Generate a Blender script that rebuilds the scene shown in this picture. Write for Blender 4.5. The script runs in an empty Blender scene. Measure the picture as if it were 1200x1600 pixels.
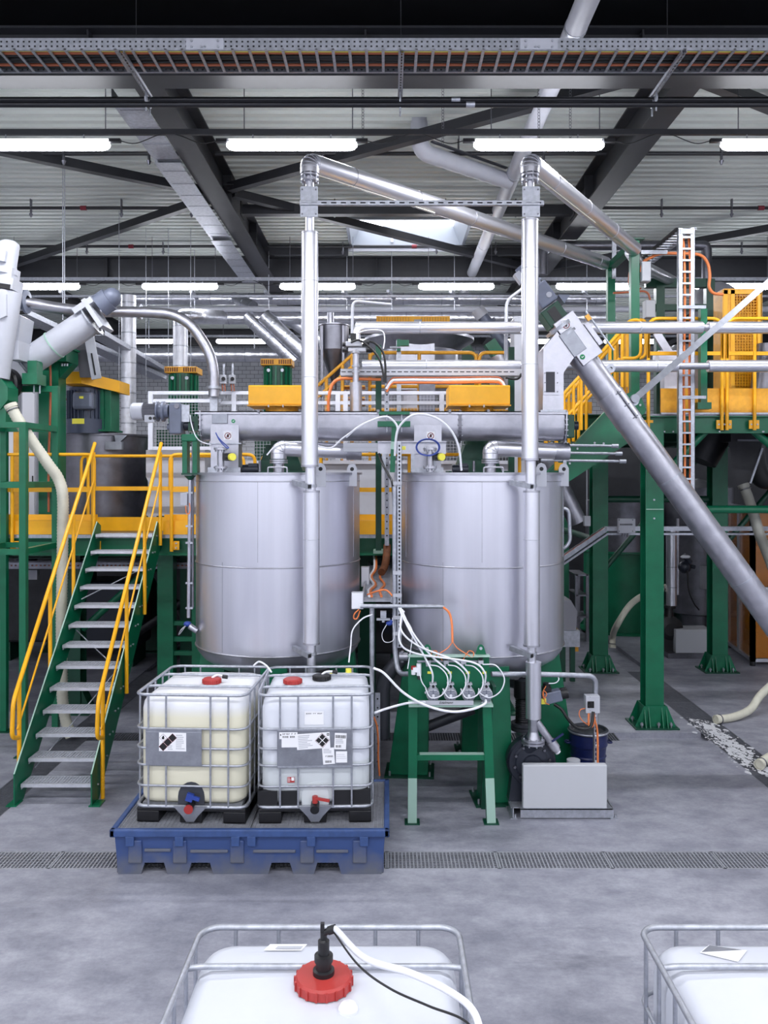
import bpy, math, random
from mathutils import Vector, Matrix
random.seed(7)
S = bpy.context.scene
COL = S.collection
# ---------------------------------------------------------------- camera, world, exposure
F, CX, CY, H = 1300.0, 605.0, 740.0, 3.5          # focal length and vanishing point in pixels of the 1200x1600 frame, eye height
cd = bpy.data.cameras.new('camera'); cam = bpy.data.objects.new('camera', cd); COL.objects.link(cam)
cam.location = (0, 0, H); cam.rotation_euler = (math.pi/2, 0, 0)
cd.sensor_fit = 'VERTICAL'; cd.sensor_height = 36; cd.lens = F/1600*36
cd.shift_x = -(CX-600)/1600; cd.shift_y = (CY-800)/1600
cd.clip_start = .05; cd.clip_end = 200
S.camera = cam
W = bpy.data.worlds.new('world'); S.world = W; W.use_nodes = True
W.node_tree.nodes['Background'].inputs[0].default_value = (.72, .76, .86, 1)
W.node_tree.nodes['Background'].inputs[1].default_value = .4
S.view_settings.view_transform = 'Standard'; S.view_settings.look = 'None'
S.view_settings.gamma = 1; S.view_settings.use_curve_mapping = False
S.view_settings.exposure = 0.0
try:
    S.cycles.use_denoising = True
    S.cycles.max_bounces = 8; S.cycles.diffuse_bounces = 4; S.cycles.glossy_bounces = 4
    S.cycles.transparent_max_bounces = 8
    S.cycles.sample_clamp_indirect = 6
except Exception: pass
LAMP = 31.0            # emission of the tube diffusers
LAMP_W = 78.0         # downward watts of each tube lamp

# ---------------------------------------------------------------- helpers
Z = Vector((0, 0, 1)); X = Vector((1, 0, 0)); Y = Vector((0, 1, 0))
V = Vector
def P(x, y, d): return V(((x-CX)/F*d, d, H-(y-CY)/F*d))      # pixel + distance along the view axis -> metres
def G(x, y):                                                  # pixel on the floor
    return P(x, y, H*F/(y-CY))
def lin(c): return tuple((v/255/12.92 if v/255 <= .04045 else ((v/255+.055)/1.055)**2.4) for v in c)
def perp(d, up=Z):
    d = d.normalized()
    if abs(d.dot(up)) > .98: up = Y if abs(d.dot(Y)) < .9 else X
    u = d.cross(up).normalized(); return u, u.cross(d).normalized()
class MB:
    def __init__(s): s.v = []; s.f = []; s.s = []
    def add(s, vs, fs, sm=False):
        b = len(s.v); s.v += [tuple(v) for v in vs]
        for f in fs: s.f.append(tuple(i+b for i in f)); s.s.append(sm)
        return s
    def hexa(s, p, sm=False):
        return s.add(p, [(0,3,2,1),(4,5,6,7),(0,1,5,4),(1,2,6,5),(2,3,7,6),(3,0,4,7)], sm)
    def bx(s, x0, x1, y0, y1, z0, z1):
        return s.hexa([(x0,y0,z0),(x1,y0,z0),(x1,y1,z0),(x0,y1,z0),(x0,y0,z1),(x1,y0,z1),(x1,y1,z1),(x0,y1,z1)])
    def box(s, c, sz, R=None):
        c = V(c); pts = []
        for z in (-1, 1):
            for x, y in ((-1,-1),(1,-1),(1,1),(-1,1)):
                q = V((x*sz[0]/2, y*sz[1]/2, z*sz[2]/2)); pts.append(c+(R @ q if R else q))
        return s.hexa(pts)
    def beam(s, a, b, w, h, up=Z):
        a, b = V(a), V(b); u, n = perp(b-a, up); u = u*w/2; n = n*h/2
        return s.hexa([a-u-n, a+u-n, b+u-n, b-u-n, a-u+n, a+u+n, b+u+n, b-u+n])
    def ibeam(s, a, b, w, h, t=.02, up=Z):
        a, b = V(a), V(b); u, n = perp(b-a, up)
        s.beam(a+n*(h/2-t/2), b+n*(h/2-t/2), w, t, up); s.beam(a-n*(h/2-t/2), b-n*(h/2-t/2), w, t, up)
        return s.beam(a, b, t, h-2*t, up)
    def chan(s, a, b, w, h, t=.004, up=Z):      # open U channel, open side along +up
        a, b = V(a), V(b); u, n = perp(b-a, up)
        s.beam(a-n*h/2, b-n*h/2, w, t, up)
        s.beam(a+u*w/2, b+u*w/2, t, h, up); return s.beam(a-u*w/2, b-u*w/2, t, h, up)
    def cyl(s, a, b, r, r2=None, n=20, cap=True):
        a, b = V(a), V(b); r2 = r if r2 is None else r2; u, w = perp(b-a)
        ra = [a+(u*math.cos(k*2*math.pi/n)+w*math.sin(k*2*math.pi/n))*r for k in range(n)]
        rb = [b+(u*math.cos(k*2*math.pi/n)+w*math.sin(k*2*math.pi/n))*r2 for k in range(n)]
        s.add(ra+rb, [(k, (k+1) % n, n+(k+1) % n, n+k) for k in range(n)], True)
        if cap: s.add(ra, [tuple(range(n-1, -1, -1))]); s.add(rb, [tuple(range(n))])
        return s
    def tube(s, pts, r, n=8, closed=False, cap=True):
        pts = [V(p) for p in pts]; m = len(pts); rr = r if isinstance(r, (list, tuple)) else [r]*m
        T = []
        for i in range(m):
            if closed: d = pts[(i+1) % m]-pts[i-1]
            else: d = pts[min(i+1, m-1)]-pts[max(i-1, 0)]
            T.append(d.normalized() if d.length > 1e-9 else Z)
        u, w = perp(T[0]); rings = []
        for i in range(m):
            u = (u-T[i]*u.dot(T[i])).normalized(); w = u.cross(T[i]).normalized()
            rings += [pts[i]+(u*math.cos(k*2*math.pi/n)+w*math.sin(k*2*math.pi/n))*rr[i] for k in range(n)]
        fs = []
        for i in range(m if closed else m-1):
            j = (i+1) % m
            fs += [(i*n+k, j*n+k, j*n+(k+1) % n, i*n+(k+1) % n) for k in range(n)]
        s.add(rings, fs, True)
        if cap and not closed:
            s.add(rings[:n], [tuple(range(n))]); s.add(rings[-n:], [tuple(range(n-1, -1, -1))])
        return s
    def lathe(s, c, prof, n=24, ax=Z, sharp=True):
        c = V(c); ax = V(ax).normalized(); u, w = perp(ax)
        def ring(r, z): return [c+ax*z+(u*math.cos(k*2*math.pi/n)+w*math.sin(k*2*math.pi/n))*r for k in range(n)]
        if sharp:
            for (r0, z0), (r1, z1) in zip(prof, prof[1:]):
                s.add(ring(r0, z0)+ring(r1, z1), [(k, n+k, n+(k+1) % n, (k+1) % n) for k in range(n)], True)
        else:
            vs = []; fs = []
            for r, z in prof: vs += ring(r, z)
            for i in range(len(prof)-1): fs += [(i*n+k, (i+1)*n+k, (i+1)*n+(k+1) % n, i*n+(k+1) % n) for k in range(n)]
            s.add(vs, fs, True)
        return s
    def disc(s, c, r, nrm, n=20, r0=0):
        c = V(c); u, w = perp(V(nrm))
        ro = [c+(u*math.cos(k*2*math.pi/n)+w*math.sin(k*2*math.pi/n))*r for k in range(n)]
        if r0 <= 0: return s.add(ro, [tuple(range(n))])
        ri = [c+(u*math.cos(k*2*math.pi/n)+w*math.sin(k*2*math.pi/n))*r0 for k in range(n)]
        return s.add(ro+ri, [(k, (k+1) % n, n+(k+1) % n, n+k) for k in range(n)])
    def sph(s, c, r, n=12, m=8, sc=(1, 1, 1)):
        c = V(c); vs = []; fs = []
        for i in range(m+1):
            t = math.pi*i/m
            vs += [c+V((math.sin(t)*math.cos(k*2*math.pi/n)*r*sc[0], math.sin(t)*math.sin(k*2*math.pi/n)*r*sc[1], math.cos(t)*r*sc[2])) for k in range(n)]
        for i in range(m): fs += [(i*n+k, (i+1)*n+k, (i+1)*n+(k+1) % n, i*n+(k+1) % n) for k in range(n)]
        return s.add(vs, fs, True)
    def prism(s, poly, vec):
        poly = [V(p) for p in poly]; vec = V(vec); n = len(poly); q = [p+vec for p in poly]
        s.add(poly, [tuple(range(n-1, -1, -1))]); s.add(q, [tuple(range(n))])
        for k in range(n):
            j = (k+1) % n; s.add([poly[k], poly[j], q[j], q[k]], [(0, 1, 2, 3)])
        return s
    def perf(s, a, b, up, h, rows, pitch, hw, hh, t=0):      # sheet with real rectangular holes, a->b along its foot
        a, b, up = V(a), V(b), V(up).normalized(); L = (b-a).length; d = (b-a)/L
        xs = [0]; k = pitch/2
        while k+hw < L: xs += [k-hw/2, k+hw/2]; k += pitch
        xs.append(L); zs = [0]
        for r in rows: zs += [r-hh/2, r+hh/2]
        zs.append(h); nx, nz = len(xs), len(zs)
        vs = [a+d*x+up*z for z in zs for x in xs]
        fs = [(j*nx+i, j*nx+i+1, (j+1)*nx+i+1, (j+1)*nx+i) for j in range(nz-1) for i in range(nx-1) if not (i % 2 and j % 2)]
        return s.add(vs, fs)
    def bolt(s, c, nrm, r=.012, h=.012):
        return s.cyl(c, V(c)+V(nrm).normalized()*h, r, n=6)
ORG = {}
def obj(name, mb, m, parent=None, label=None, cat=None, group=None, kind=None, bevel=0, solid=0):
    me = bpy.data.meshes.new(name)
    vs = mb.v; xs = [v[0] for v in vs]; ys = [v[1] for v in vs]; zs = [v[2] for v in vs]
    base = V(((min(xs)+max(xs))/2, (min(ys)+max(ys))/2, min(zs)))
    me.from_pydata([(v[0]-base.x, v[1]-base.y, v[2]-base.z) for v in vs], [], mb.f)
    me.polygons.foreach_set('use_smooth', mb.s); me.update()
    if isinstance(m, (list, tuple)):
        for q in m: me.materials.append(M[q])
    else: me.materials.append(M[m])
    o = bpy.data.objects.new(name, me); COL.objects.link(o); ORG[o] = base
    o.location = base
    if parent: o.parent = parent; o.location = base-ORG[parent]
    if bevel:
        b = o.modifiers.new('bevel', 'BEVEL'); b.width = bevel; b.segments = 2; b.limit_method = 'ANGLE'
    if solid:
        b = o.modifiers.new('solid', 'SOLIDIFY'); b.thickness = solid
    return tag(o, label, cat, group, kind)
def tag(o, label=None, cat=None, group=None, kind=None):
    if label: o['label'] = label
    if cat: o['category'] = cat
    if group: o['group'] = group
    if kind: o['kind'] = kind
    return o
def thing(name, label, cat, loc=(0, 0, 0), group=None, local=False):
    o = bpy.data.objects.new(name, None); COL.objects.link(o); o.empty_display_size = .1
    o.location = loc; ORG[o] = V((0, 0, 0)) if local else V(loc)
    return tag(o, label, cat, group)
def struct(name, mb, m, parent=None, **k):
    return obj(name, mb, m, parent, kind=None if parent else 'structure', **k)
def rnd(pts, rad, n=6):                    # round the corners of a polyline
    pts = [V(p) for p in pts]; out = [pts[0]]
    for a, b, c in zip(pts, pts[1:], pts[2:]):
        u = (a-b); w = (c-b); t = min(rad, u.length*.49, w.length*.49)
        p0 = b+u.normalized()*t; p1 = b+w.normalized()*t
        for i in range(n+1):
            k = i/n; out.append(p0*(1-k)**2+b*2*k*(1-k)+p1*k*k)
    return out+[pts[-1]]
def spl(pts, n=8):                         # Catmull-Rom through points
    pts = [V(p) for p in pts]; q = [pts[0]*2-pts[1]]+pts+[pts[-1]*2-pts[-2]]; out = []
    for i in range(1, len(q)-2):
        a, b, c, d = q[i-1:i+3]
        for k in range(n):
            t = k/n
            out.append(.5*((2*b)+(c-a)*t+(2*a-5*b+4*c-d)*t*t+(3*b-a-3*c+d)*t**3))
    return out+[pts[-1]]
def copy_tree(o, parent=None):
    c = o.copy(); COL.objects.link(c); c.parent = parent; ORG[c] = ORG[o].copy()
    for ch in o.children: 
        copy_tree(ch, c)
    return c

# ---------------------------------------------------------------- materials
M = {}
def mat(name, rgb, rough=.5, metal=0., var=0., scale=6., stretch=(1, 1, 1), bump=0., bscale=None, rgb2=None, emit=0., alpha=1., coat=0., spec=.5, lo=.35, hi=.65, rvar=0., trans=0.):
    m = bpy.data.materials.new(name); m.use_nodes = True; nt = m.node_tree; b = nt.nodes['Principled BSDF']; L = nt.links.new
    c = lin(rgb); b.inputs['Base Color'].default_value = (*c, 1); b.inputs['Roughness'].default_value = rough
    b.inputs['Metallic'].default_value = metal; b.inputs['Specular IOR Level'].default_value = spec
    b.inputs['Coat Weight'].default_value = coat; b.inputs['Alpha'].default_value = alpha
    b.inputs['Transmission Weight'].default_value = trans
    if emit:
        b.inputs['Emission Color'].default_value = (*c, 1); b.inputs['Emission Strength'].default_value = emit
    if var or rgb2 or bump or rvar:
        tc = nt.nodes.new('ShaderNodeTexCoord'); mp = nt.nodes.new('ShaderNodeMapping'); L(tc.outputs['Object'], mp.inputs[0])
        mp.inputs['Scale'].default_value = stretch
        nz = nt.nodes.new('ShaderNodeTexNoise'); nz.inputs['Scale'].default_value = scale; nz.inputs['Detail'].default_value = 5; nz.inputs['Roughness'].default_value = .6
        L(mp.outputs[0], nz.inputs['Vector'])
        if var or rgb2:
            r = nt.nodes.new('ShaderNodeValToRGB'); r.color_ramp.elements[0].position = lo; r.color_ramp.elements[1].position = hi
            c2 = lin(rgb2) if rgb2 else tuple(min(1, v*(1+var)) for v in c)
            c1 = c if rgb2 else tuple(v*(1-var) for v in c)
            r.color_ramp.elements[0].color = (*c1, 1); r.color_ramp.elements[1].color = (*c2, 1)
            L(nz.outputs['Fac'], r.inputs[0]); L(r.outputs[0], b.inputs['Base Color'])
        if rvar:
            mr = nt.nodes.new('ShaderNodeMapRange'); mr.inputs['To Min'].default_value = rough-rvar; mr.inputs['To Max'].default_value = rough+rvar
            mr.inputs['From Min'].default_value = .3; mr.inputs['From Max'].default_value = .7
            L(nz.outputs['Fac'], mr.inputs[0]); L(mr.outputs[0], b.inputs['Roughness'])
        if bump:
            n2 = nz
            if bscale:
                n2 = nt.nodes.new('ShaderNodeTexNoise'); n2.inputs['Scale'].default_value = bscale; n2.inputs['Detail'].default_value = 3; L(mp.outputs[0], n2.inputs['Vector'])
            bp = nt.nodes.new('ShaderNodeBump'); bp.inputs['Strength'].default_value = bump; bp.inputs['Distance'].default_value = .02
            L(n2.outputs['Fac'], bp.inputs['Height']); L(bp.outputs[0], b.inputs['Normal'])
    M[name] = m; return m
mat('tank_steel', (216, 216, 226), .33, .92, var=.035, scale=3, stretch=(2.6, 2.6, .1), rvar=.05)
mat('steel', (182, 182, 191), .4, .93, var=.1, scale=8, rvar=.08)
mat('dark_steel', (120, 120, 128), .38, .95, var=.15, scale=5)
mat('jacket', (226, 226, 234), .34, .9, var=.02, scale=3)
mat('galv', (178, 181, 190), .45, .8, var=.14, scale=22)
mat('foil', (205, 206, 214), .3, .9, var=.1, scale=9, bump=.5, bscale=14)
mat('white_wrap', (225, 226, 234), .4, .35, var=.08, scale=9, bump=.35, bscale=12)
mat('alu', (205, 206, 214), .4, .8)
mat('green', (0, 100, 68), .38, var=.12, scale=3, rvar=.06)
mat('green_dark', (3, 66, 47), .42, var=.12, scale=3)
mat('yellow', (246, 178, 22), .38, var=.06, scale=4)
mat('mustard', (222, 158, 40), .5, var=.1, scale=12)
mat('anthracite', (36, 37, 42), .5, var=.15, scale=4)
mat('near_ceiling_shade', (5, 6, 9), .85, var=.2, scale=2, spec=.1)  # near-black colour stands in for the unlit front of the ceiling
mat('roof_white', (205, 210, 205), .55, var=.03, scale=2)
mat('black', (22, 22, 26), .45)
mat('black_iron', (38, 42, 54), .36, .25)
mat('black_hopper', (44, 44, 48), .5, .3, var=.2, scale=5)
mat('motor_grey', (108, 114, 132), .42, .15, var=.08)
mat('motor_dark', (66, 74, 94), .42, .15)
mat('light_grey', (182, 184, 193), .45, var=.03)
mat('grey_box', (188, 190, 196), .5)
mat('white', (232, 233, 240), .5)
mat('paper', (238, 238, 242), .6)
mat('print_grey', (178, 180, 188), .7)
mat('ink', (20, 20, 24), .6)
mat('plate_grey', (150, 153, 162), .42, .75, var=.12, scale=9)
mat('red', (172, 54, 50), .42, var=.06)
mat('sign_red', (120, 24, 40), .5)
mat('sign_green', (10, 140, 84), .5)
mat('blue', (40, 66, 150), .4)
mat('navy', (16, 28, 78), .38, coat=.3, var=.1)
mat('orange', (232, 130, 72), .45)
mat('copper_cable', (176, 96, 62), .45)
mat('beige_hose', (205, 202, 186), .5, var=.06, scale=12)
mat('grey_hose', (128, 128, 122), .5, var=.06)
mat('white_hose', (236, 237, 244), .35)
mat('black_cable', (20, 20, 22), .4)
mat('valve_yellow', (240, 232, 84), .45)
mat('ibc_white', (204, 207, 217), .42, var=.02, scale=3)
mat('pipe_dark', (40, 40, 44), .35, .5)
mat('pvc_grey', (66, 68, 76), .4, .3, var=.1)
mat('amber', (190, 116, 18), .15, alpha=.62, coat=.5)
mat('glass_dark', (60, 60, 66), .1, .2)
mat('diffuser', (246, 248, 255), .4, emit=LAMP)
mat('sky_pane', (246, 249, 255), .4, emit=5.0)
mat('skylight_kerb', (150, 156, 166), .5, .3)
mat('hall_wall', (226, 228, 234), .7, var=.03, scale=1)
mat('brass', (186, 140, 70), .35, .8)
mat('mint', (160, 192, 178), .5)
mat('chute_grey', (84, 84, 90), .5, .4)
mat('grate', (160, 162, 170), .5, .45, var=.1, scale=20)
mat('tread_grate', (205, 207, 215), .45, .5, var=.08, scale=20)
mat('pallet_blue', (54, 78, 128), .5, var=.15, scale=9)
mat('grate_dark', (98, 100, 108), .55, .4, var=.15, scale=20)  # darker grey version of grate for the side and rear drains
mat('powder', (196, 197, 202), .8, var=.1, scale=30)
mat('beige_box', (150, 150, 158), .5)
mat('rust', (112, 66, 38), .7, var=.3, scale=20)
def floor_mat():
    m = bpy.data.materials.new('concrete'); m.use_nodes = True; nt = m.node_tree; b = nt.nodes['Principled BSDF']; L = nt.links.new
    tc = nt.nodes.new('ShaderNodeTexCoord')
    def noise(sc, det, rough, stretch=(1, 1, 1)):
        mp = nt.nodes.new('ShaderNodeMapping'); mp.inputs['Scale'].default_value = stretch; L(tc.outputs['Object'], mp.inputs[0])
        n = nt.nodes.new('ShaderNodeTexNoise'); n.inputs['Scale'].default_value = sc; n.inputs['Detail'].default_value = det; n.inputs['Roughness'].default_value = rough
        L(mp.outputs[0], n.inputs['Vector']); return n.outputs['Fac']
    def ramp(fac, a, ca, bb, cb):
        r = nt.nodes.new('ShaderNodeValToRGB'); r.color_ramp.elements[0].position = a; r.color_ramp.elements[1].position = bb
        r.color_ramp.elements[0].color = (*lin(ca), 1); r.color_ramp.elements[1].color = (*lin(cb), 1); L(fac, r.inputs[0]); return r.outputs[0]
    def mix(kind, f, a, c):
        x = nt.nodes.new('ShaderNodeMixRGB'); x.blend_type = kind; x.inputs[0].default_value = f; L(a, x.inputs[1]); L(c, x.inputs[2]); return x.outputs[0]
    base = ramp(noise(.55, 6, .62), .34, (152, 153, 164), .66, (182, 183, 193))
    sm = ramp(noise(2.6, 8, .7, (1, 1.6, 1)), .34, (196, 197, 203), .7, (255, 255, 255))
    fine = ramp(noise(38, 4, .7), .3, (228, 228, 231), .7, (255, 255, 255))
    stain = ramp(noise(1.15, 5, .75, (.55, 1.3, 1)), .58, (255, 255, 255), .78, (150, 151, 160))
    c = mix('MULTIPLY', 1, base, sm); c = mix('MULTIPLY', .8, c, fine); c = mix('MULTIPLY', .75, c, stain)
    L(c, b.inputs['Base Color'])
    mr = nt.nodes.new('ShaderNodeMapRange'); mr.inputs['To Min'].default_value = .38; mr.inputs['To Max'].default_value = .62; L(noise(1.7, 5, .6), mr.inputs[0]); L(mr.outputs[0], b.inputs['Roughness'])
    bp = nt.nodes.new('ShaderNodeBump'); bp.inputs['Strength'].default_value = .08; L(noise(30, 4, .6), bp.inputs['Height']); L(bp.outputs[0], b.inputs['Normal'])
    M['concrete'] = m
floor_mat()
def block_mat():
    m = bpy.data.materials.new('blockwork'); m.use_nodes = True; nt = m.node_tree; b = nt.nodes['Principled BSDF']; L = nt.links.new
    tc = nt.nodes.new('ShaderNodeTexCoord'); mp = nt.nodes.new('ShaderNodeMapping'); L(tc.outputs['Object'], mp.inputs[0]); mp.inputs['Rotation'].default_value = (math.pi/2, 0, 0)
    br = nt.nodes.new('ShaderNodeTexBrick'); L(mp.outputs[0], br.inputs['Vector'])
    br.inputs['Color1'].default_value = (*lin((206, 207, 212)), 1); br.inputs['Color2'].default_value = (*lin((192, 193, 199)), 1); br.inputs['Mortar'].default_value = (*lin((110, 110, 116)), 1)
    br.inputs['Scale'].default_value = 1; br.inputs['Brick Width'].default_value = .3; br.inputs['Row Height'].default_value = .15; br.inputs['Mortar Size'].default_value = .008
    L(br.outputs['Color'], b.inputs['Base Color']); b.inputs['Roughness'].default_value = .7
    M['blockwork'] = m
block_mat()
def level_mat(name, lo_rgb, hi_rgb, level, soft=.02, noise=.03):        # two own colours with a level in the object's height (liquid line, dust line)
    m = bpy.data.materials.new(name); m.use_nodes = True; nt = m.node_tree; b = nt.nodes['Principled BSDF']; L = nt.links.new
    tc = nt.nodes.new('ShaderNodeTexCoord'); sp = nt.nodes.new('ShaderNodeSeparateXYZ'); L(tc.outputs['Object'], sp.inputs[0])
    nz = nt.nodes.new('ShaderNodeTexNoise'); nz.inputs['Scale'].default_value = 7; nz.inputs['Detail'].default_value = 6; L(tc.outputs['Object'], nz.inputs['Vector'])
    ma = nt.nodes.new('ShaderNodeMath'); ma.operation = 'MULTIPLY_ADD'; ma.inputs[1].default_value = noise*2; L(nz.outputs['Fac'], ma.inputs[0])
    s2 = nt.nodes.new('ShaderNodeMath'); s2.operation = 'SUBTRACT'; s2.inputs[1].default_value = noise; L(sp.outputs['Z'], s2.inputs[0]); L(s2.outputs[0], ma.inputs[2])
    mr = nt.nodes.new('ShaderNodeMapRange'); mr.inputs['From Min'].default_value = level-soft; mr.inputs['From Max'].default_value = level+soft; L(ma.outputs[0], mr.inputs[0])
    x = nt.nodes.new('ShaderNodeMixRGB'); x.inputs[1].default_value = (*lin(lo_rgb), 1); x.inputs[2].default_value = (*lin(hi_rgb), 1); L(mr.outputs[0], x.inputs[0])
    L(x.outputs[0], b.inputs['Base Color']); b.inputs['Roughness'].default_value = .42; M[name] = m
level_mat('ibc_cream', (222, 218, 196), (226, 227, 232), .82, .05, .005)
level_mat('ibc_half', (206, 211, 214), (218, 221, 230), .38, .012, .0)
level_mat('worn_blue', (96, 99, 110), (50, 72, 122), .1, .1, .16)
# ================================================================ THE SETTING
XL, XR, YB, YF = -13.0, 13.0, -9.0, 31.0
DR = [(-4.30, -3.95, 7.71, 20.0), (4.24, 4.67, 7.71, 20.0), (XL, XR, 7.37, 7.71), (-3.95, 4.24, 10.9, 11.24)]   # drain channels x0,x1,y0,y1
xs = sorted({XL, XR, -4.30, -3.95, 4.24, 4.67}); ys = sorted({YB, 7.37, 7.71, 10.9, 11.24, 20.0, YF})
def indrain(x, y): return any(a < x < b and c < y < d for a, b, c, d in DR)
mb = MB()
for x0, x1 in zip(xs, xs[1:]):
    for y0, y1 in zip(ys, ys[1:]):
        if indrain((x0+x1)/2, (y0+y1)/2): mb.bx(x0, x1, y0, y1, -.25, -.07)
        else: mb.bx(x0, x1, y0, y1, -.25, 0)
floor = struct('floor', mb, 'concrete')
def grating(x0, x1, y0, y1, along, mt='grate'):
    m = MB(); t = .006; fr = .014
    m.bx(x0, x1, y0, y0+fr, -.03, -.001); m.bx(x0, x1, y1-fr, y1, -.03, -.001)
    m.bx(x0, x0+fr, y0, y1, -.03, -.001); m.bx(x1-fr, x1, y0, y1, -.03, -.001)
    if along == 'x':
        k = x0+.034
        while k < x1-.02: m.bx(k-t, k+t, y0, y1, -.025, -.002); k += .034
        for q in range(1, 7): yy = y0+(y1-y0)*q/7; m.bx(x0, x1, yy-.002, yy+.002, -.02, -.006)
    else:
        k = y0+.034
        while k < y1-.02: m.bx(x0, x1, k-t, k+t, -.025, -.002); k += .034
        for q in range(1, 9): xx = x0+(x1-x0)*q/9; m.bx(xx-.002, xx+.002, y0, y1, -.02, -.006)
    obj('drain_grating', m, mt, floor)
k = -5.0
while k < 5.0: grating(k, k+.995, 7.372, 7.708, 'x'); k += 1.0
for a, b in ((-4.30, -3.95), (4.24, 4.67)):
    k = 7.72
    while k < 14: grating(a+.002, b-.002, k, k+.99, 'y', 'grate_dark'); k += 1.0
k = -3.94
while k < 2.5: grating(k, k+.995, 10.902, 11.238, 'x', 'grate_dark'); k += 1.0

# roof sheeting with real ribs
def roof(x0, x1, y0, y1, z=8.23, pitch=.207, hgt=.11):
    m = MB(); prof = []; y = y0
    while y < y1-.01:
        e = min(y+pitch, y1)
        for f_, zz in ((0, 0), (.46, 0), (.56, hgt), (.9, hgt)): prof.append((min(y+pitch*f_, y1), z+zz))
        y += pitch
    prof.append((y1, z))
    vs = []
    for yy, zz in prof: vs += [(x0, yy, zz), (x1, yy, zz)]
    m.add(vs, [(2*i, 2*i+2, 2*i+3, 2*i+1) for i in range(len(prof)-1)])
    return m
SK = (-.72, 1.52, 15.3, 17.15)
rm = MB()
for a in (roof(XL, XR, 9.08, SK[2]), roof(XL, SK[0], SK[2], SK[3]), roof(SK[1], XR, SK[2], SK[3]), roof(XL, XR, SK[3], YF)):
    rm.add(a.v, a.f)
rm.bx(XL, XR, 9.1, YF, 8.75, 8.8)
ceil = struct('ceiling', rm, 'roof_white')
rm = MB(); rm.bx(XL, XR, YB, 8.8, 8.23, 8.5); struct('ceiling_front', rm, 'near_ceiling_shade')
for nm, q in (('wall_back', (XL, XR, YF, YF+.2)), ('wall_left', (XL-.2, XL, YB, YF)), ('wall_right', (XR, XR+.2, YB, YF)), ('wall_front', (XL, XR, YB-.2, YB))):
    m = MB(); m.bx(*q, 0, 8.8); struct(nm, m, 'blockwork' if nm == 'wall_back' else 'hall_wall')
for nm, q in (('added_screen_right', (2.6, 12.9, 21.2, 21.4, 0, 4.2)), ('added_screen_left', (-12.9, 2.4, 19.9, 20.1, 0, 2.55))):  # dark screens added to darken the bright background below the platforms
    m = MB(); m.bx(*q); struct(nm, m, 'anthracite')
# skylight
w1 = thing('window_1', None, None, (.4, 16.2, 8.2)); w1['kind'] = 'structure'
m = MB(); m.bx(SK[0], SK[1], SK[2], SK[3], 8.6, 8.62); obj('pane', m, 'sky_pane', w1)
m = MB()
m.hexa([(SK[0]-.06, SK[2], 8.16), (SK[0], SK[2], 8.16), (SK[0], SK[3], 8.16), (SK[0]-.06, SK[3], 8.16), (SK[0]+.1, SK[2], 8.6), (SK[0]+.16, SK[2], 8.6), (SK[0]+.16, SK[3], 8.6), (SK[0]+.1, SK[3], 8.6)])
m.hexa([(SK[1], SK[2], 8.16), (SK[1]+.06, SK[2], 8.16), (SK[1]+.06, SK[3], 8.16), (SK[1], SK[3], 8.16), (SK[1]-.16, SK[2], 8.6), (SK[1]-.1, SK[2], 8.6), (SK[1]-.1, SK[3], 8.6), (SK[1]-.16, SK[3], 8.6)])
m.bx(SK[0], SK[1], SK[3], SK[3]+.06, 8.16, 8.62); m.bx(SK[0], SK[1], SK[2]-.06, SK[2], 8.16, 8.62)
obj('kerb', m, 'skylight_kerb', w1)
m = MB(); m.box(((SK[0]+SK[1])/2-.3, SK[3]-.04, 8.3), (.05, .05, .08)); obj('latch', m, 'white', w1)

# roof steelwork (part of the building)
for i, y in enumerate((8.93, 18.25, 27.3)):
    m = MB(); m.ibeam((XL, y, 7.965), (XR, y, 7.965), .3, .53, .025); 
    k = XL+1
    while k < XR: m.bx(k, k+.02, y-.13, y+.13, 7.72, 8.2); k += 2.94
    struct('trim_%d' % (i+1), m, 'anthracite')
n = 4
for x in (-8.48, -2.6, 3.26, 9.1):
    m = MB()
    for a, b in ((9.08, 18.1), (18.4, 27.15)): m.ibeam((x, a, 7.97), (x, b, 7.97), .32, .52, .026)
    for yy in (13.1, 15.6): m.bx(x-.15, x+.15, yy, yy+.02, 7.74, 8.2)
    struct('trim_%d' % n, m, 'anthracite'); n += 1
hB = H+4.45
for a, b in (((-2.75, 13.2), (-8.4, 9.3)), ((-2.75, 13.35), (-8.4, 18.05)), ((-2.45, 12.95), (2.9, 9.25)), ((-2.45, 13.2), (3.1, 18.05)), ((3.42, 18.05), (9.0, 13.4)), ((3.42, 9.3), (9.0, 12.9))):
    m = MB(); m.beam((a[0], a[1], hB), (b[0], b[1], hB), .13, .13)
    m.box((a[0], a[1], hB), (.16, .3, .02)); m.box((b[0], b[1], hB), (.16, .3, .02))
    struct('trim_%d' % n, m, 'anthracite'); n += 1
m = MB(); m.bx(-2.42, 3.1, 13.9, 14.06, 7.84, 8.0); m.bx(-2.44, -2.42, 13.8, 14.16, 7.8, 8.05); m.bx(3.1, 3.12, 13.8, 14.16, 7.8, 8.05)
struct('trim_%d' % n, m, 'anthracite'); n += 1
for a, b in ((-2.42, SK[0]-.08), (SK[1]+.08, 3.1)):
    m = MB(); m.bx(a, b, 17.02, 17.12, 7.98, 8.18); struct('trim_%d' % n, m, 'anthracite'); n += 1
m = MB(); m.bx(-2.42, 3.1, 17.19, 17.25, 8.1, 8.2); struct('trim_%d' % n, m, 'light_grey'); n += 1

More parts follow.
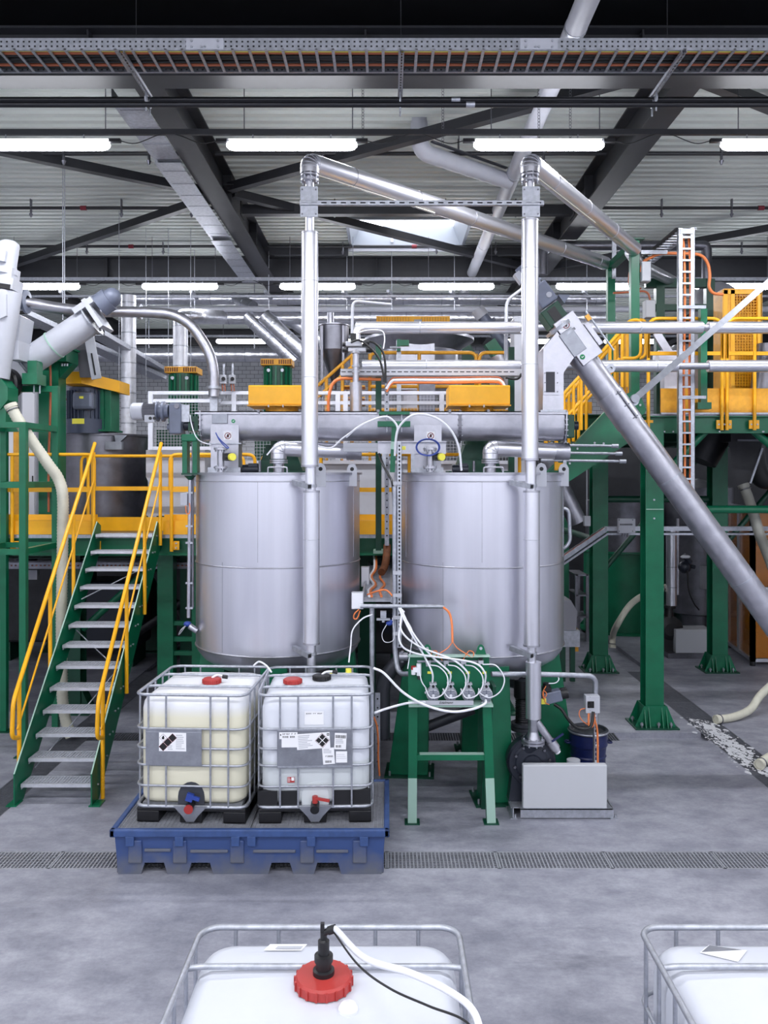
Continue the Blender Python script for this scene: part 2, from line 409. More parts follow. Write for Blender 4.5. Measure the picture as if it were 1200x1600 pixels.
# sprinkler lines hung under the roof sheeting
for i, (py, d, lab) in enumerate(((240, 11.7, 'nearest to the first row of lamps'), (325, 14.25, 'above the skylight'), (385, 16.9, 'just before the far girder'))):
    t = thing('sprinkler_line', 'thin dark sprinkler pipe under the roof, '+lab, 'pipe', (0, d, 7.9), 'sprinkler lines under the roof')
    zz = H+(740-py)/F*d
    m = MB()
    for a, b in ((-8.3, -2.78), (-2.42, 3.08), (3.44, 8.9)): m.cyl((a, d, zz), (b, d, zz), .028, n=10)
    obj('pipe', m, 'anthracite', t)
    for x in (-6.1, -4.55, -3.35, -.9, 1.0, 2.2, 4.7, 5.9, 7.2):
        m = MB(); m.cyl((x, d, zz-.02), (x, d, zz-.1), .02, n=8); m.cyl((x, d, zz-.1), (x, d, zz-.16), .035, .012, n=8); m.bx(x-.01, x+.01, d-.03, d+.03, zz, 8.2)
        obj('sprinkler_head', m, 'dark_steel', t)
    for x in (-5.2, .55, 6.4):
        m = MB(); m.cyl((x-.05, d, zz), (x+.05, d, zz), .04, n=10); obj('coupling', m, 'sign_red', t)

# ---------------------------------------------------------------- tube luminaires in rows
def lamp(x, y, z, lab, rail=True, L=1.5):
    t = thing('tube_luminaire', lab, 'lamp', (x, y, z-.06), 'tube luminaires hung in rows')
    m = MB(); r = .062; n = 14; pts = [(x-L/2, .35), (x-L/2+.03, .8), (x-L/2+.08, 1), (x+L/2-.08, 1), (x+L/2-.03, .8), (x+L/2, .35)]
    m.tube([(q, y, z) for q, _ in pts], [r*k for _, k in pts], n); obj('diffuser', m, 'diffuser', t)
    m = MB(); vs = []; n = 10; rr = .07
    for q in (x-L/2+.02, x+L/2-.02): vs += [(q, y+rr*math.sin(math.radians(-34+68*k/n)), z+rr*math.cos(math.radians(-34+68*k/n))) for k in range(n+1)]
    m.add(vs, [(k, k+1, n+2+k, n+1+k) for k in range(n)], True); obj('added_light_cap', m, 'light_grey', t)  # cap added over the tube to cut its light towards the roof
    ld = bpy.data.lights.new('tube_light', 'AREA'); ld.shape = 'RECTANGLE'; ld.size = L-.1; ld.size_y = .1; ld.energy = LAMP_W; ld.color = (.93, .95, 1)
    lo = bpy.data.objects.new('tube_light', ld); COL.objects.link(lo); lo.parent = t; lo.location = (0, 0, -.004); ORG[lo] = ORG[t]
    for s in (-1, 1):
        m = MB(); m.box((x+s*(L/2+.06), y, z+.05), (.13, .05, .04)); obj('connector', m, 'black', t)
        m = MB(); m.cyl((x+s*L*.3, y, z+.05), (x+s*L*.3, y, z+.12), .008, n=6); obj('clip', m, 'galv', t)
ROWS = [(9.6, 7.29, [-6.8, -3.95, -1.1, 1.75, 4.6, 7.45], 'nearest row'), (16.5, 7.21, [-6.85, -4.11, -1.38, 1.37, 4.1, 6.84], 'second row, before the far girder'), (23.6, 7.25, [-6.8, -4.1, -1.35, 1.4, 4.1, 6.9], 'far row behind the second girder')]
ORD = ['first', 'second', 'third', 'fourth', 'fifth', 'sixth', 'seventh', 'eighth', 'ninth', 'tenth']
for y, z, xs_, lab in ROWS:
    for i, x in enumerate(xs_):
        lamp(x, y, z, 'glowing white tube lamp, %s from the left in the %s' % (ORD[i], lab))
    t = thing('lamp_rail', 'long grey rail carrying the lamps of the '+lab, 'rail', (0, y, z+.1))
    m = MB(); m.bx(-8.3, 8.9, y-.02, y+.03, z+.12, z+.18); obj('rail', m, 'anthracite' if y < 10 else 'galv', t)
    for x in xs_:
        
        for dx in (-.55, .7): m = MB(); m.cyl((x+dx, y, z+.18), (x+dx, y, 8.2), .006, n=6); obj('hanger', m, 'dark_steel', t)
    for a, b in zip(xs_, xs_[1:]):
        m = MB(); m.tube(spl([(a+.86, y, z+.05), (a+1.05, y, z+.02), ((a+b)/2-.1, y, z+.12), ((a+b)/2+.1, y, z+.12), (b-1.05, y, z+.02), (b-.86, y, z+.05)], 5), .006, 5); obj('cable', m, 'black_cable', t)
for y in (2.6, -2.0, -6.6):  # unseen lamp rows added to brighten the floor and tank fronts
    for i in range(9):
        lamp(-11.4+2.85*i, y, 7.29, 'unseen tube lamp added in the rows over and behind the photographer')
m = MB(); m.bx(-8.3, 8.9, 16.4, 16.46, 6.98, 7.02); obj('conduit_rail', m, 'galv', None, 'thin pale rail running below the second row of tube lamps', 'rail')
# ================================================================ THE TWO STEEL TANKS
TZ = 9.72; TR = .945; TX1 = (435.5-605)/F*TZ; TX2 = (752-605)/F*TZ
def tank(cx, lab):
    t = thing('steel_tank', lab, 'tank', (cx, TZ, 0), 'twin storage tanks')
    c = V((cx, TZ, 0)); zt = H; zb = 1.56
    m = MB(); m.lathe(c, [(TR, zb), (TR, zt-.012)], 72); obj('shell', m, 'tank_steel', t)
    m = MB(); m.lathe(c, [(TR, zb), (TR-.02, zb-.06), (TR-.09, zb-.15), (TR-.25, zb-.25), (TR-.55, zb-.33), (.14, zb-.38), (.12, zb-.5), (0.001, zb-.5)], 64, sharp=False); obj('dished_bottom', m, 'tank_steel', t)
    m = MB(); m.lathe(c, [(0.001, zt+.012), (TR+.03, zt+.012), (TR+.03, zt-.012), (TR-.01, zt-.012)], 72); obj('lid', m, 'steel', t)
    for z_, r_, nm in ((H-.085, .006, 'upper_band'), (H-(888-740)*8.78/F, .009, 'weld_band'), (zb, .011, 'lower_band')):
        m = MB(); m.tube([(cx+math.cos(a)*TR, TZ+math.sin(a)*TR, z_) for a in [k*2*math.pi/72 for k in range(72)]], r_, 6, closed=True); obj(nm, m, 'steel', t)
    for a0 in (-96, -20, 200):
        a = math.radians(a0); m = MB(); u = V((math.cos(a), math.sin(a), 0))
        m.beam(c+u*TR+Z*2.56, c+u*TR+Z*(H-.09), .006, .004, u)
        for k in range(8): m.bolt(c+u*TR+Z*(2.6+k*.1), u, .004, .004)
        obj('seam', m, 'steel', t)
    a = math.radians(-122); u = V((math.cos(a), math.sin(a), 0)); m = MB(); m.beam(c+u*TR+Z*1.58, c+u*TR+Z*2.55, .006, .004, u); obj('seam', m, 'steel', t)
    for a0 in (-178, -55, -25):
        a = math.radians(a0); u = V((math.cos(a), math.sin(a), 0)); q = c+u*(TR+.02)+Z*(H-.14); s = V((-u.y, u.x, 0)) if a0 > -100 else V((1, 0, 0))
        s = X
        pts = [q+s*x_+Z*z_ for x_, z_ in ((-.055, 0), (.055, 0), (.055, .2), (.035, .24), (0, .255), (-.035, .24), (-.055, .2))]
        m = MB(); m.prism(pts, -Y*.018); obj('lifting_lug', m, 'light_grey', t)
        m = MB(); m.disc(q+Z*.19-Y*.0195, .022, -Y, 14); obj('lug_hole', m, 'ink', t)
    for a0 in (-86, 0, 90, 176):                        # green box legs, wider at the foot
        a = math.radians(a0); u = V((math.cos(a), math.sin(a), 0)); s = V((-u.y, u.x, 0))
        m = MB()
        wb, wt = .17, .14; r0, r1 = (.66, .93), (.62, .86)
        lo = [c+u*r0[0]-s*wb, c+u*r0[1]-s*wb, c+u*r0[1]+s*wb, c+u*r0[0]+s*wb]; hi = [c+u*(.6)-s*wt+Z*1.55, c+u*.88-s*wt+Z*1.45, c+u*.88+s*wt+Z*1.45, c+u*.6+s*wt+Z*1.55]
        if a0 in (0, 176):
            lo = [c+u*.62-s*wb, c+u*1.08-s*wb, c+u*1.08+s*wb, c+u*.62+s*wb]
        m.hexa([p+Z*.02 for p in lo]+hi); leg = obj('leg', m, 'green', t, bevel=.006)
        m = MB(); e = 1.12 if a0 in (0, 176) else 1.0
        m.prism([c+u*.55-s*.24, c+u*e-s*.24, c+u*e+s*.24, c+u*.55+s*.24], Z*.02)
        obj('base_plate', m, 'green_dark', leg)
        for dx in (.6, e-.06):
            for dy in (-.2, .2):
                m = MB(); m.bolt(c+u*dx+s*dy+Z*.02, Z, .014, .05); obj('anchor_bolt', m, 'galv', leg)
    m = MB(); m.tube([(cx-.55, TZ-.55, H+.01), (cx-.55, TZ-.55, H+.09), (cx-.33, TZ-.55, H+.09), (cx-.33, TZ-.55, H+.01)] if False else rnd([(cx-.04, TZ-.6, H+.01), (cx-.04, TZ-.6, H+.07), (cx+.17, TZ-.6, H+.07), (cx+.17, TZ-.6, H+.01)], .02), .009, 8); obj('handle', m, 'steel', t)
    return t
tank(TX1, 'large cylindrical stainless tank behind the two caged containers, nearer the staircase')
tank(TX2, 'large cylindrical stainless tank behind the green pump stand, nearer the slanting screw conveyor')

# ---------------------------------------------------------------- insulated riser pipes in front of the tanks
RZ = 8.62
def riser(px, lab, upper, lower, third, run_to, end_px):
    t = thing('insulated_riser_pipe', lab, 'pipe', P(px, 740, RZ)-Z*(H-0), 'insulated riser pipes')
    def q(x, y): return P(x, y, RZ)
    bx_ = px+2.5
    m = MB(); m.cyl(q(px, 283), q(px, 770), .047, n=18); m.cyl(q(bx_, 720), q(bx_, third), .046, n=18); obj('inner_pipe', m, 'jacket', t)
    for x_, a, b, r in ((px, upper[0], upper[1], .087), (bx_, lower[0], lower[1], .084)):
        m = MB(); m.lathe(q(x_, b), [(.03, 0), (r, 0), (r, (b-a)/F*RZ), (.03, (b-a)/F*RZ)], 28); j = obj('jacket', m, 'jacket', t)
        k = a+75
        while k < b-20:
            m = MB(); m.tube([q(x_, k)+V((math.cos(g)*r, math.sin(g)*r, 0)) for g in [i*2*math.pi/28 for i in range(28)]], .003, 5, closed=True); obj('seam_ring', m, 'light_grey', j); k += 150
        for yy in (a, b):
            m = MB(); m.lathe(q(x_, yy)-Z*.01, [(r-.003, 0), (r+.004, 0), (r+.004, .02), (r-.003, .02)], 28); obj('end_band', m, 'steel', j)
    m = MB(); c = q(px, 318); w = .09
    m.bx(c.x-w, c.x+w, RZ-.075, RZ-.06, q(px, 342).z, q(px, 295).z); pl = obj('mounting_plate', m, 'galv', t)
    for sx in (-1, 1):
        for yy in (300, 338):
            m = MB(); m.bolt((c.x+sx*.07, RZ-.075, q(px, yy).z), -Y, .01, .008); obj('bolt', m, 'dark_steel', pl)
    m = MB(); z0 = q(px, 281).z
    m.lathe((c.x, RZ, z0), [(.05, -.02), (.095, -.02), (.095, .0), (.06, .005), (.06, .025), (.095, .03), (.095, .05), (.05, .05)], 24); obj('flange', m, 'steel', t)
    m = MB()
    for k in range(8): a = k*math.pi/4+.2; m.cyl((c.x+math.cos(a)*.083, RZ+math.sin(a)*.083, z0-.04), (c.x+math.cos(a)*.083, RZ+math.sin(a)*.083, z0+.07), .009, n=6)
    obj('flange_bolts', m, 'galv', t)
    zt = 6.72; top = V((c.x, RZ, zt)); e = V(run_to); dr = (e-top).normalized(); r = .1
    z1 = z0+.06
    pth = rnd([V((c.x, RZ, z1)), top, top+dr*.5], .22, 5); m = MB(); m.tube(pth[:7], r, 24); el = obj('elbow', m, 'jacket', t)
    for k in range(1, 7):
        m = MB(); pp = pth[k]; tg = (pth[min(k+1, 6)]-pth[k-1]).normalized(); u, w_ = perp(tg)
        m.tube([pp+(u*math.cos(g)+w_*math.sin(g))*r for g in [i*2*math.pi/24 for i in range(24)]], .003, 5, closed=True); obj('elbow_seam', m, 'light_grey', el)
    m = MB(); s0 = pth[6]; m.cyl(s0, e, r, n=28); rn = obj('jacket_run', m, 'jacket', t)
    L = (e-s0).length; k = .55
    while k < L-.2:
        pp = s0+dr*k; u, w_ = perp(dr); m = MB(); m.tube([pp+(u*math.cos(g)+w_*math.sin(g))*(r+.001) for g in [i*2*math.pi/28 for i in range(28)]], .0045, 5, closed=True); obj('seam_ring', m, 'steel', rn); k += 1.05
    u, w_ = perp(dr); m = MB(); m.beam(s0-Z*(r+.012)+u*.02, s0+dr*min(L, 1.9)-Z*(r+.006)+u*.03, .014, .01); obj('underside_strip', m, 'beige_hose', rn)
    # bracket stubs to the tank
    for yy in (757, 1019):
        m = MB(); b = q(bx_-10, yy); m.beam(b+V((-.13, .12, .02)), b+V((.055, -.08, -.02)), .05, .05); br = obj('pipe_bracket', m, 'galv', t)
        m = MB(); m.box(b+V((.057, -.083, -.0205)), (.034, .012, .034), Matrix.Rotation(math.radians(-47+90), 3, 'Z')); obj('bracket_end', m, 'ink', br)
        m = MB(); zz = q(bx_, yy).z; m.lathe((q(bx_, yy).x, RZ, zz-.03), [(.047, 0), (.056, 0), (.056, .03), (.047, .03)], 18); obj('pipe_clamp', m, 'galv', t)
    return t, q
t, q = riser(484, 'tall insulated riser pipe in front of the tank nearer the staircase', (365, 728), (768, 1005), 1050, (3.42, 13.05, 6.8), None)
m = MB(); xx = q(486.5, 1).x; m.cyl((xx, RZ, 1.45), (xx, RZ, .02), .046, n=18); m.lathe((xx, RZ, .02), [(0.001, 0), (.1, 0), (.1, .025), (.04, .025)], 20); obj('foot_pipe', m, 'steel', t)
t, q = riser(828, 'tall insulated riser pipe rising from the black centrifugal pump', (345, 718), (768, 1008), 1040, (3.5, 11.78, 6.68), None)
m = MB(); p0 = q(833.5, 1122); r = .079; m.lathe(p0, [(.03, 0), (r, 0), (r, 88/F*RZ), (.03, 88/F*RZ)], 26); obj('jacket', m, 'jacket', t)
m = MB(); p1 = q(833, 1152); m.cyl(q(833, 1122), p1+Z*.06, .05, n=18); m.cyl(p1+Z*.06, p1-Z*.02, .05, .075, n=18); obj('reducer', m, 'steel', t)
m = MB(); m.lathe(q(833, 1160), [(.05, -.01), (.12, -.01), (.12, .012), (.075, .012), (.075, .02), (.12, .02), (.12, .04), (.05, .04)], 24); fl = obj('flange', m, 'steel', t)
for k in range(8):
    a = k*math.pi/4+.2; b = q(833, 1160)+V((math.cos(a)*.1, math.sin(a)*.1, -.03)); m = MB(); m.cyl(b, b+Z*.085, .009, n=6); obj('flange_bolt', m, 'galv', fl)
m = MB(); a = q(838, 1127); b = q(868, 1170); m.cyl(a, b, .04, n=16); m.cyl(a.lerp(b, .72), b, .055, n=16); m.cyl(b, b+(b-a).normalized()*.03, .04, n=14); dv = obj('drain_branch', m, 'steel', t)
m = MB(); m.beam(q(861, 1156)-Y*.05, q(878, 1143)-Y*.07, .02, .02); obj('lever', m, 'navy', dv)
m = MB(); m.cyl(b+(b-a).normalized()*.03, b+(b-a).normalized()*.05, .03, n=12); obj('cap', m, 'white', dv)
# perforated rail that links both risers
t = thing('perforated_rail', 'slotted galvanised rail bolted across both riser pipes', 'rail', P(660, 316, 8.52))
a, b = P(468, 320.5, 8.53), P(850, 320.5, 8.53)
m = MB(); m.perf(a, b, Z, .05, [.025], .1, .055, .014); m.bx(a.x, b.x, 8.53, 8.57, a.z, a.z+.002); m.bx(a.x, b.x, 8.53, 8.57, a.z+.048, a.z+.05); obj('rail', m, 'galv', t, solid=.002)
m = MB(); m.bx(a.x, b.x, 8.568, 8.572, a.z, a.z+.05); obj('rail_back', m, 'anthracite', t)

# ================================================================ SPILL PALLET
sp0, sp1 = -2.42, .02; sy0, sy1 = 7.24, 8.46; sh = .39
t = thing('spill_pallet', 'blue worn spill pallet with steel grating under two caged containers', 'pallet', ((sp0+sp1)/2, (sy0+sy1)/2, 0))
m = MB()
feet = [(0, .2), (.42, .56), (.8, 1.2), (1.42, 1.62), (1.9, 2.2)]
pr = [(0.06, .0)]
def front_poly():
    L = sp1-sp0; pts = [(.07, 0)]
    for a, b in ((.27, .50), (.68, .90), (1.38, 1.60), (1.78, 2.02)):
        pts += [(a, 0), (a+.03, .1), (b-.03, .1), (b, 0)]
    pts += [(L-.07, 0), (L-.04, .33), (.04, .33)]
    return pts
m.prism([(sp0+x, sy0+.03, z) for x, z in front_poly()], Y*.06)
m.bx(sp0+.05, sp0+.11, sy0+.05, sy1-.03, .0, .33); m.bx(sp1-.11, sp1-.05, sy0+.05, sy1-.03, 0, .33); m.bx(sp0+.06, sp1-.06, sy1-.09, sy1-.03, 0, .33); m.bx(sp0+.06, sp1-.06, sy0+.05, sy1-.05, .1, .13)
body = obj('basin', m, 'worn_blue', t, bevel=.008)
m = MB()
for a, b, c_, d_ in ((sp0, sp1, sy0, sy0+.05), (sp0, sp1, sy1-.05, sy1), (sp0, sp0+.05, sy0, sy1), (sp1-.05, sp1, sy0, sy1)): m.bx(a, b, c_, d_, .33, .40)
obj('rim', m, 'pallet_blue', t, bevel=.012)
for x in (.14, .57, 1.06, 1.2, 1.72, 2.18):
    m = MB(); m.bx(sp0+x, sp0+x+.075, sy0-.004, sy0+.03, .255, .34); obj('rim_bracket', m, 'pallet_blue', t, bevel=.006)
for x in (.16, .55, 1.05, 1.66, 2.12):
    m = MB(); m.bx(sp0+x, sp0+x+.12, sy0+.012, sy0+.04, .1, .3); obj('rib', m, 'worn_blue', t, bevel=.01)
for x0, x1, z_ in ((.3, .53, .2), (.7, 1.03, .19), (1.25, 1.62, .19), (1.8, 2.08, .19)):
    m = MB(); m.bx(sp0+x0, sp0+x1, sy0+.016, sy0+.04, z_, z_+.025); obj('rib', m, 'worn_blue', t, bevel=.006)
for gx0, gx1 in ((sp0+.05, (sp0+sp1)/2-.004), ((sp0+sp1)/2+.004, sp1-.05)):
    m = MB(); y = sy0+.06; 
    m.bx(gx0, gx1, sy0+.05, sy0+.056, .355, .385); m.bx(gx0, gx1, sy1-.056, sy1-.05, .355, .385); m.bx(gx0, gx0+.006, sy0+.05, sy1-.05, .355, .385); m.bx(gx1-.006, gx1, sy0+.05, sy1-.05, .355, .385)
    while y < sy1-.06: m.bx(gx0, gx1, y-.002, y+.002, .36, .384); y += .034
    x = gx0+.03
    while x < gx1: m.bx(x-.002, x+.002, sy0+.05, sy1-.05, .357, .382); x += .036
    obj('grating', m, 'grate', t)

# ================================================================ CAGED CONTAINERS (IBC)
def rbox_ring(w, d, r, z, n=6):
    pts = []
    for sx, sy, a0 in ((1, 1, 0), (-1, 1, 90), (-1, -1, 180), (1, -1, 270)):
        for k in range(n+1):
            a = math.radians(a0+90*k/n); pts.append(V((sx*(w/2-r)+r*math.cos(a), sy*(d/2-r)+r*math.sin(a), z)))
    return pts
def ibc(label, w, d, bottle_mat, loc, rz, hh=1.14, pallet='black', front=True, lidpos=(0, 0), lidcol='red', lid_r=.085, plate=None, bottom_dark=False, nup=None):
    t = thing('caged_container', label, 'container', loc, 'caged bulk containers', local=True); t.location = loc; t.rotation_euler = (0, 0, rz)
    pz = .15; bt = hh-.035                     # pallet top, bottle top
    # pallet
    m = MB(); m.bx(-w/2+.01, w/2-.01, -d/2+.01, d/2-.01, .1, .13)
    for x in (-w/2+.11, 0, w/2-.11):
        for y in (-d/2+.11, 0, d/2-.11): m.bx(x-.1, x+.1, y-.1, y+.1, 0, .1)
    m.bx(-w/2+.01, -w/2+.21, -d/2+.01, d/2-.01, 0, .02); m.bx(w/2-.21, w/2-.01, -d/2+.01, d/2-.01, 0, .02)
    obj('pallet', m, pallet, t, bevel=.006)
    m = MB(); m.tube(rbox_ring(w-.01, d-.01, .08, .145), .017, 8, closed=True); obj('floor_ring', m, 'galv', t)
    m = MB(); m.bx(-w/2+.05, w/2-.05, -d/2+.05, d/2-.05, .13, .16); obj('floor_pan', m, 'galv', t)
    # bottle: rounded blow-moulded body with shallow top
    m = MB(); bw, bd = w-.05, d-.05; prof = [(.158, .1, 0), (.162, .04, 1), (.185, .01, 1), (.22, 0, 1), (bt-.11, 0, 1), (bt-.05, .012, 1), (bt-.018, .035, 1), (bt, .08, 1), (bt+.008, .3, 1)]
    vs = []; n = 28
    for z_, ins, _ in prof: vs += rbox_ring(bw-2*ins, bd-2*ins, max(.02, .13-ins*.3), z_)
    fs = []
    for i in range(len(prof)-1): fs += [(i*n+k, i*n+(k+1) % n, (i+1)*n+(k+1) % n, (i+1)*n+k) for k in range(n)]
    m.add(vs, fs, True); m.add(vs[-n:], [tuple(range(n))], True); m.add(vs[:n], [tuple(range(n-1, -1, -1))])
    bo = obj('bottle', m, bottle_mat, t)
    # cage rings
    cage = []
    for z_ in ((.36, .52, .68, .84) if False else (.33, .515, .665, .84)):
        m = MB(); m.tube(rbox_ring(w, d, .09, z_), .0105, 8, closed=True); obj('cage_ring', m, 'galv', t)
    m = MB(); m.tube(rbox_ring(w, d, .09, hh), .014, 8, closed=True); obj('top_ring', m, 'galv', t)
    ups = []
    fx = nup or (-.38*w, -.22*w, .18*w, .34*w)
    for x in fx: ups += [(x, -d/2-.004), (x, d/2+.004)]
    for y in (-.38*d, -.2*d, .0, .2*d, .38*d): ups += [(-w/2-.004, y), (w/2+.004, y)]
    for x, y in ups:
        m = MB(); m.tube([(x, y, .14), (x, y, hh)], .0095, 7); obj('cage_upright', m, 'galv', t)
    for y in (-.2*d, .2*d):                   # the two bars over the top
        m = MB(); m.tube(rnd([(-w/2, y, hh-.015), (-w/2+.06, y, bt+.03), (w/2-.06, y, bt+.03), (w/2, y, hh-.015)], .05, 4), .013, 8); obj('top_bar', m, 'galv', t)
    # lid
    lx, ly = lidpos; zt = bt+.012
    m = MB(); R_ = lid_r; m.lathe((lx, ly, zt), [(R_, 0), (R_, .035), (R_-.008, .045), (.001, .05)], 32); li = obj('lid', m, lidcol, t)
    for k in range(18):
        a = k*2*math.pi/18; m = MB(); m.box((lx+math.cos(a)*R_, ly+math.sin(a)*R_, zt+.019), (.012, .01, .036), Matrix.Rotation(a, 3, 'Z')); obj('lid_grip', m, lidcol, li)
    if front:
        # outlet recess, valve and drip lip
        m = MB(); a = [(math.cos(g)*.12, .23+math.sin(g)*.13) for g in [math.pi*k/10 for k in range(11)]]
        m.prism([(x, -bd/2-.004, z) for x, z in a]+[(-.12, -bd/2-.004, .15), (.12, -bd/2-.004, .15)][::1], Y*.004); obj('outlet_recess', m, 'pvc_grey' if not bottom_dark else bottle_mat, t)  # the grey arch is flat, with the recess shade put into its colour
        m = MB(); m.prism([(-.15, -d/2-.02, .155), (.15, -d/2-.02, .155), (.07, -d/2-.02, .07), (.035, -d/2-.02, .02), (-.035, -d/2-.02, .02), (-.07, -d/2-.02, .07)], Y*.02); obj('drip_lip', m, 'plate_grey', t)
        m = MB(); m.cyl((0, -bd/2, .17), (0, -bd/2-.08, .15), .038, n=16); va = obj('valve', m, 'black', t)
        m = MB(); m.cyl((0, -bd/2-.08, .15), (0, -bd/2-.1, .146), .04, n=16); obj('valve_cap', m, 'black' if bottom_dark else 'red', va)
        m = MB()
        if bottom_dark: m.beam((-.01, -bd/2-.05, .235), (.13, -bd/2-.07, .215), .022, .022); m.cyl((-.0, -bd/2-.045, .19), (-.0, -bd/2-.045, .25), .025, n=10)
        else: m.box((0, -bd/2-.05, .24), (.06, .03, .07), Matrix.Rotation(.3, 3, 'Y')); m.beam((0, -bd/2-.055, .25), (.09, -bd/2-.06, .225), .025, .03)
        obj('valve_lever', m, 'red' if bottom_dark else 'blue', va)
    return t
def decal(parent, poly, y, mat_, name='print'):
    m = MB(); m.add([(x, y, z) for x, z in poly], [tuple(range(len(poly)))]); return obj(name, m, mat_, parent)
def rect(cx, cz, w, h, a=0):
    c, s = math.cos(a), math.sin(a); return [(cx+x*c-z*s, cz+x*s+z*c) for x, z in ((-w/2, -h/2), (w/2, -h/2), (w/2, h/2), (-w/2, h/2))]
def bars(parent, cx, cz, w, h, y, n, seed, a=0):       # bar-code strip: one flat print
    r = random.Random(seed); m = MB(); x = -w/2
    c, s = math.cos(a), math.sin(a)
    while x < w/2:
        bw = r.choice((.002, .003, .005)); q = [(x, -h/2), (x+bw, -h/2), (x+bw, h/2), (x, h/2)]
        m.add([(cx+u*c-v*s, y, cz+u*s+v*c) for u, v in q], [(0, 1, 2, 3)]); x += bw+r.choice((.002, .003, .004))
    obj('bar_code', m, 'ink', parent)
def textlines(parent, cx, cz, w, n, dz, y, mat_='print_grey', th=.006, a=0, seed=1):
    r = random.Random(seed); m = MB(); c, s = math.cos(a), math.sin(a)
    for i in range(n):
        ww = w*r.uniform(.6, 1); 
        q = [(-w/2, -i*dz), (-w/2+ww, -i*dz), (-w/2+ww, -i*dz+th), (-w/2, -i*dz+th)]
        m.add([(cx+u*c-v*s, y, cz+u*s+v*c) for u, v in q], [(0, 1, 2, 3)])
    obj('text_lines', m, mat_, parent)
def scribble(parent, x0, x1, z, h, y, seed, mat_='ink', a=0):     # a line of small unreadable print: letter-like strokes
    r = random.Random(seed); m = MB(); x = x0
    while x < x1:
        w = r.uniform(.007, .014); zz = z+(x-x0)*math.tan(a)
        k = r.random()
        if k < .12: x += w; continue
        for q in ((x, x+w*.3, zz, zz+h), (x, x+w*.8, zz+h*.75, zz+h), (x+w*.5, x+w*.8, zz, zz+h*r.choice((.5, 1))), (x, x+w*.8, zz, zz+h*.2))[:r.choice((2, 3, 4))]:
            m.add([(q[0], y, q[2]), (q[1], y, q[2]), (q[1], y, q[3]), (q[0], y, q[3])], [(0, 1, 2, 3)])
        x += w+.003
    obj('small_print', m, mat_, parent)
IB1 = P(283, 740, 8.02); IB2 = P(489, 740, 8.03)
zp = .39
# left: cream liquid
t1 = ibc('caged container of cream liquid with red lid, nearer the staircase', 1.0, 1.1, 'ibc_cream', (-2.42+.7, 7.95, zp-.0), math.radians(-3), lidpos=(.05, -.02), lid_r=.085)
yf = -1.1/2-.018
m = MB(); m.bx(-.4, .105, yf-.004, yf+.004, .515, .845); pl = obj('label_plate', m, 'plate_grey', t1, bevel=.003)
m = MB(); m.bx(-.4, .105, yf-.008, yf-.003, .812, .818); obj('fold_line', m, 'galv', pl)
y0 = yf-.006
pa = decal(pl, rect(-.155, .728, .245, .165), y0, 'paper', 'sticker')
for i in range(3):
    cx_, cz_ = -.24+i*.042, .685+i*.04
    decal(pa, rect(cx_, cz_, .056, .056, math.pi/4), y0-.0008, 'sign_red'); decal(pa, rect(cx_, cz_, .051, .051, math.pi/4), y0-.0016, 'ink')
decal(pa, rect(-.24, .765, .05, .05, math.pi/4), y0-.0008, 'sign_red'); decal(pa, rect(-.24, .765, .046, .046, math.pi/4), y0-.0016, 'paper')
decal(pa, [(-.24+.012*math.cos(k*.628), .762+.012*math.sin(k*.628)) for k in range(10)], y0-.0022, 'ink'); decal(pa, rect(-.238, .776, .012, .014), y0-.0022, 'ink')
textlines(pa, -.083, .785, .085, 8, .017, y0-.0008, seed=3); textlines(pa, -.17, .69, .06, 3, .015, y0-.0008, seed=4)
m = MB(); m.tube(spl([(.05, -.02, 1.16), (.09, .02, 1.18), (.16, .03, 1.165)], 5), .012, 6); obj('vent_elbow', m, 'white', t1)
m = MB(); m.cyl((.14, .03, 1.165), (.19, .03, 1.16), .018, n=10); obj('vent_plug', m, 'black', t1)
# right: half full, stickers
t2 = ibc('caged container with black lid and many stickers beside the green pump stand', 1.02, 1.08, 'ibc_half', (-.66, 7.94, zp), math.radians(2.0), lidpos=(.03, .12), lidcol='black', lid_r=.085, bottom_dark=True, nup=(-.31, -.15, .16, .325))
yf = -1.08/2-.018
m = MB(); m.bx(-.335, .325, yf-.004, yf+.004, .5, .845); pl = obj('label_plate', m, 'plate_grey', t2, bevel=.003)
for z_ in (.505, .832):
    m = MB(); m.bx(-.33, .32, yf-.01, yf-.003, z_, z_+.014); obj('fold_line', m, 'galv', pl)
y0 = yf-.006
a = decal(pl, rect(-.235, .79, .16, .06), y0-.001, 'paper', 'sticker'); scribble(a, -.285, -.165, .797, .014, y0-.002, 5); scribble(a, -.285, -.175, .77, .016, y0-.002, 6); decal(a, rect(-.303, .797, .008, .016), y0-.002, 'ink')
a = decal(pl, rect(-.225, .73, .14, .09), y0, 'paper', 'sticker')
a = decal(pl, rect(-.015, .74, .295, .14, .06), y0-.0015, 'paper', 'sticker'); textlines(a, -.085, .785, .13, 8, .015, y0-.0025, seed=9, a=.06)
decal(a, rect(.065, .745, .093, .093, math.pi/4+.06), y0-.0025, 'sign_red'); decal(a, rect(.065, .745, .088, .088, math.pi/4+.06), y0-.0030, 'paper')
for dx, dz in ((0, .031), (0, -.031), (.031, 0), (-.031, 0)): decal(a, rect(.065+dx, .745+dz, .038, .038, math.pi/4+.06), y0-.0036, 'ink')
decal(a, rect(.115, .797, .02, .022), y0-.0025, 'ink'); decal(a, rect(.115, .797, .009, .01), y0-.003, 'paper')
a = decal(pl, rect(.225, .735, .105, .145, -.05), y0, 'paper', 'sticker'); bars(a, .225, .775, .09, .028, y0-.001, 20, 11, -.05); textlines(a, .222, .745, .08, 3, .014, y0-.001, seed=12); bars(a, .21, .69, .05, .022, y0-.001, 20, 13)
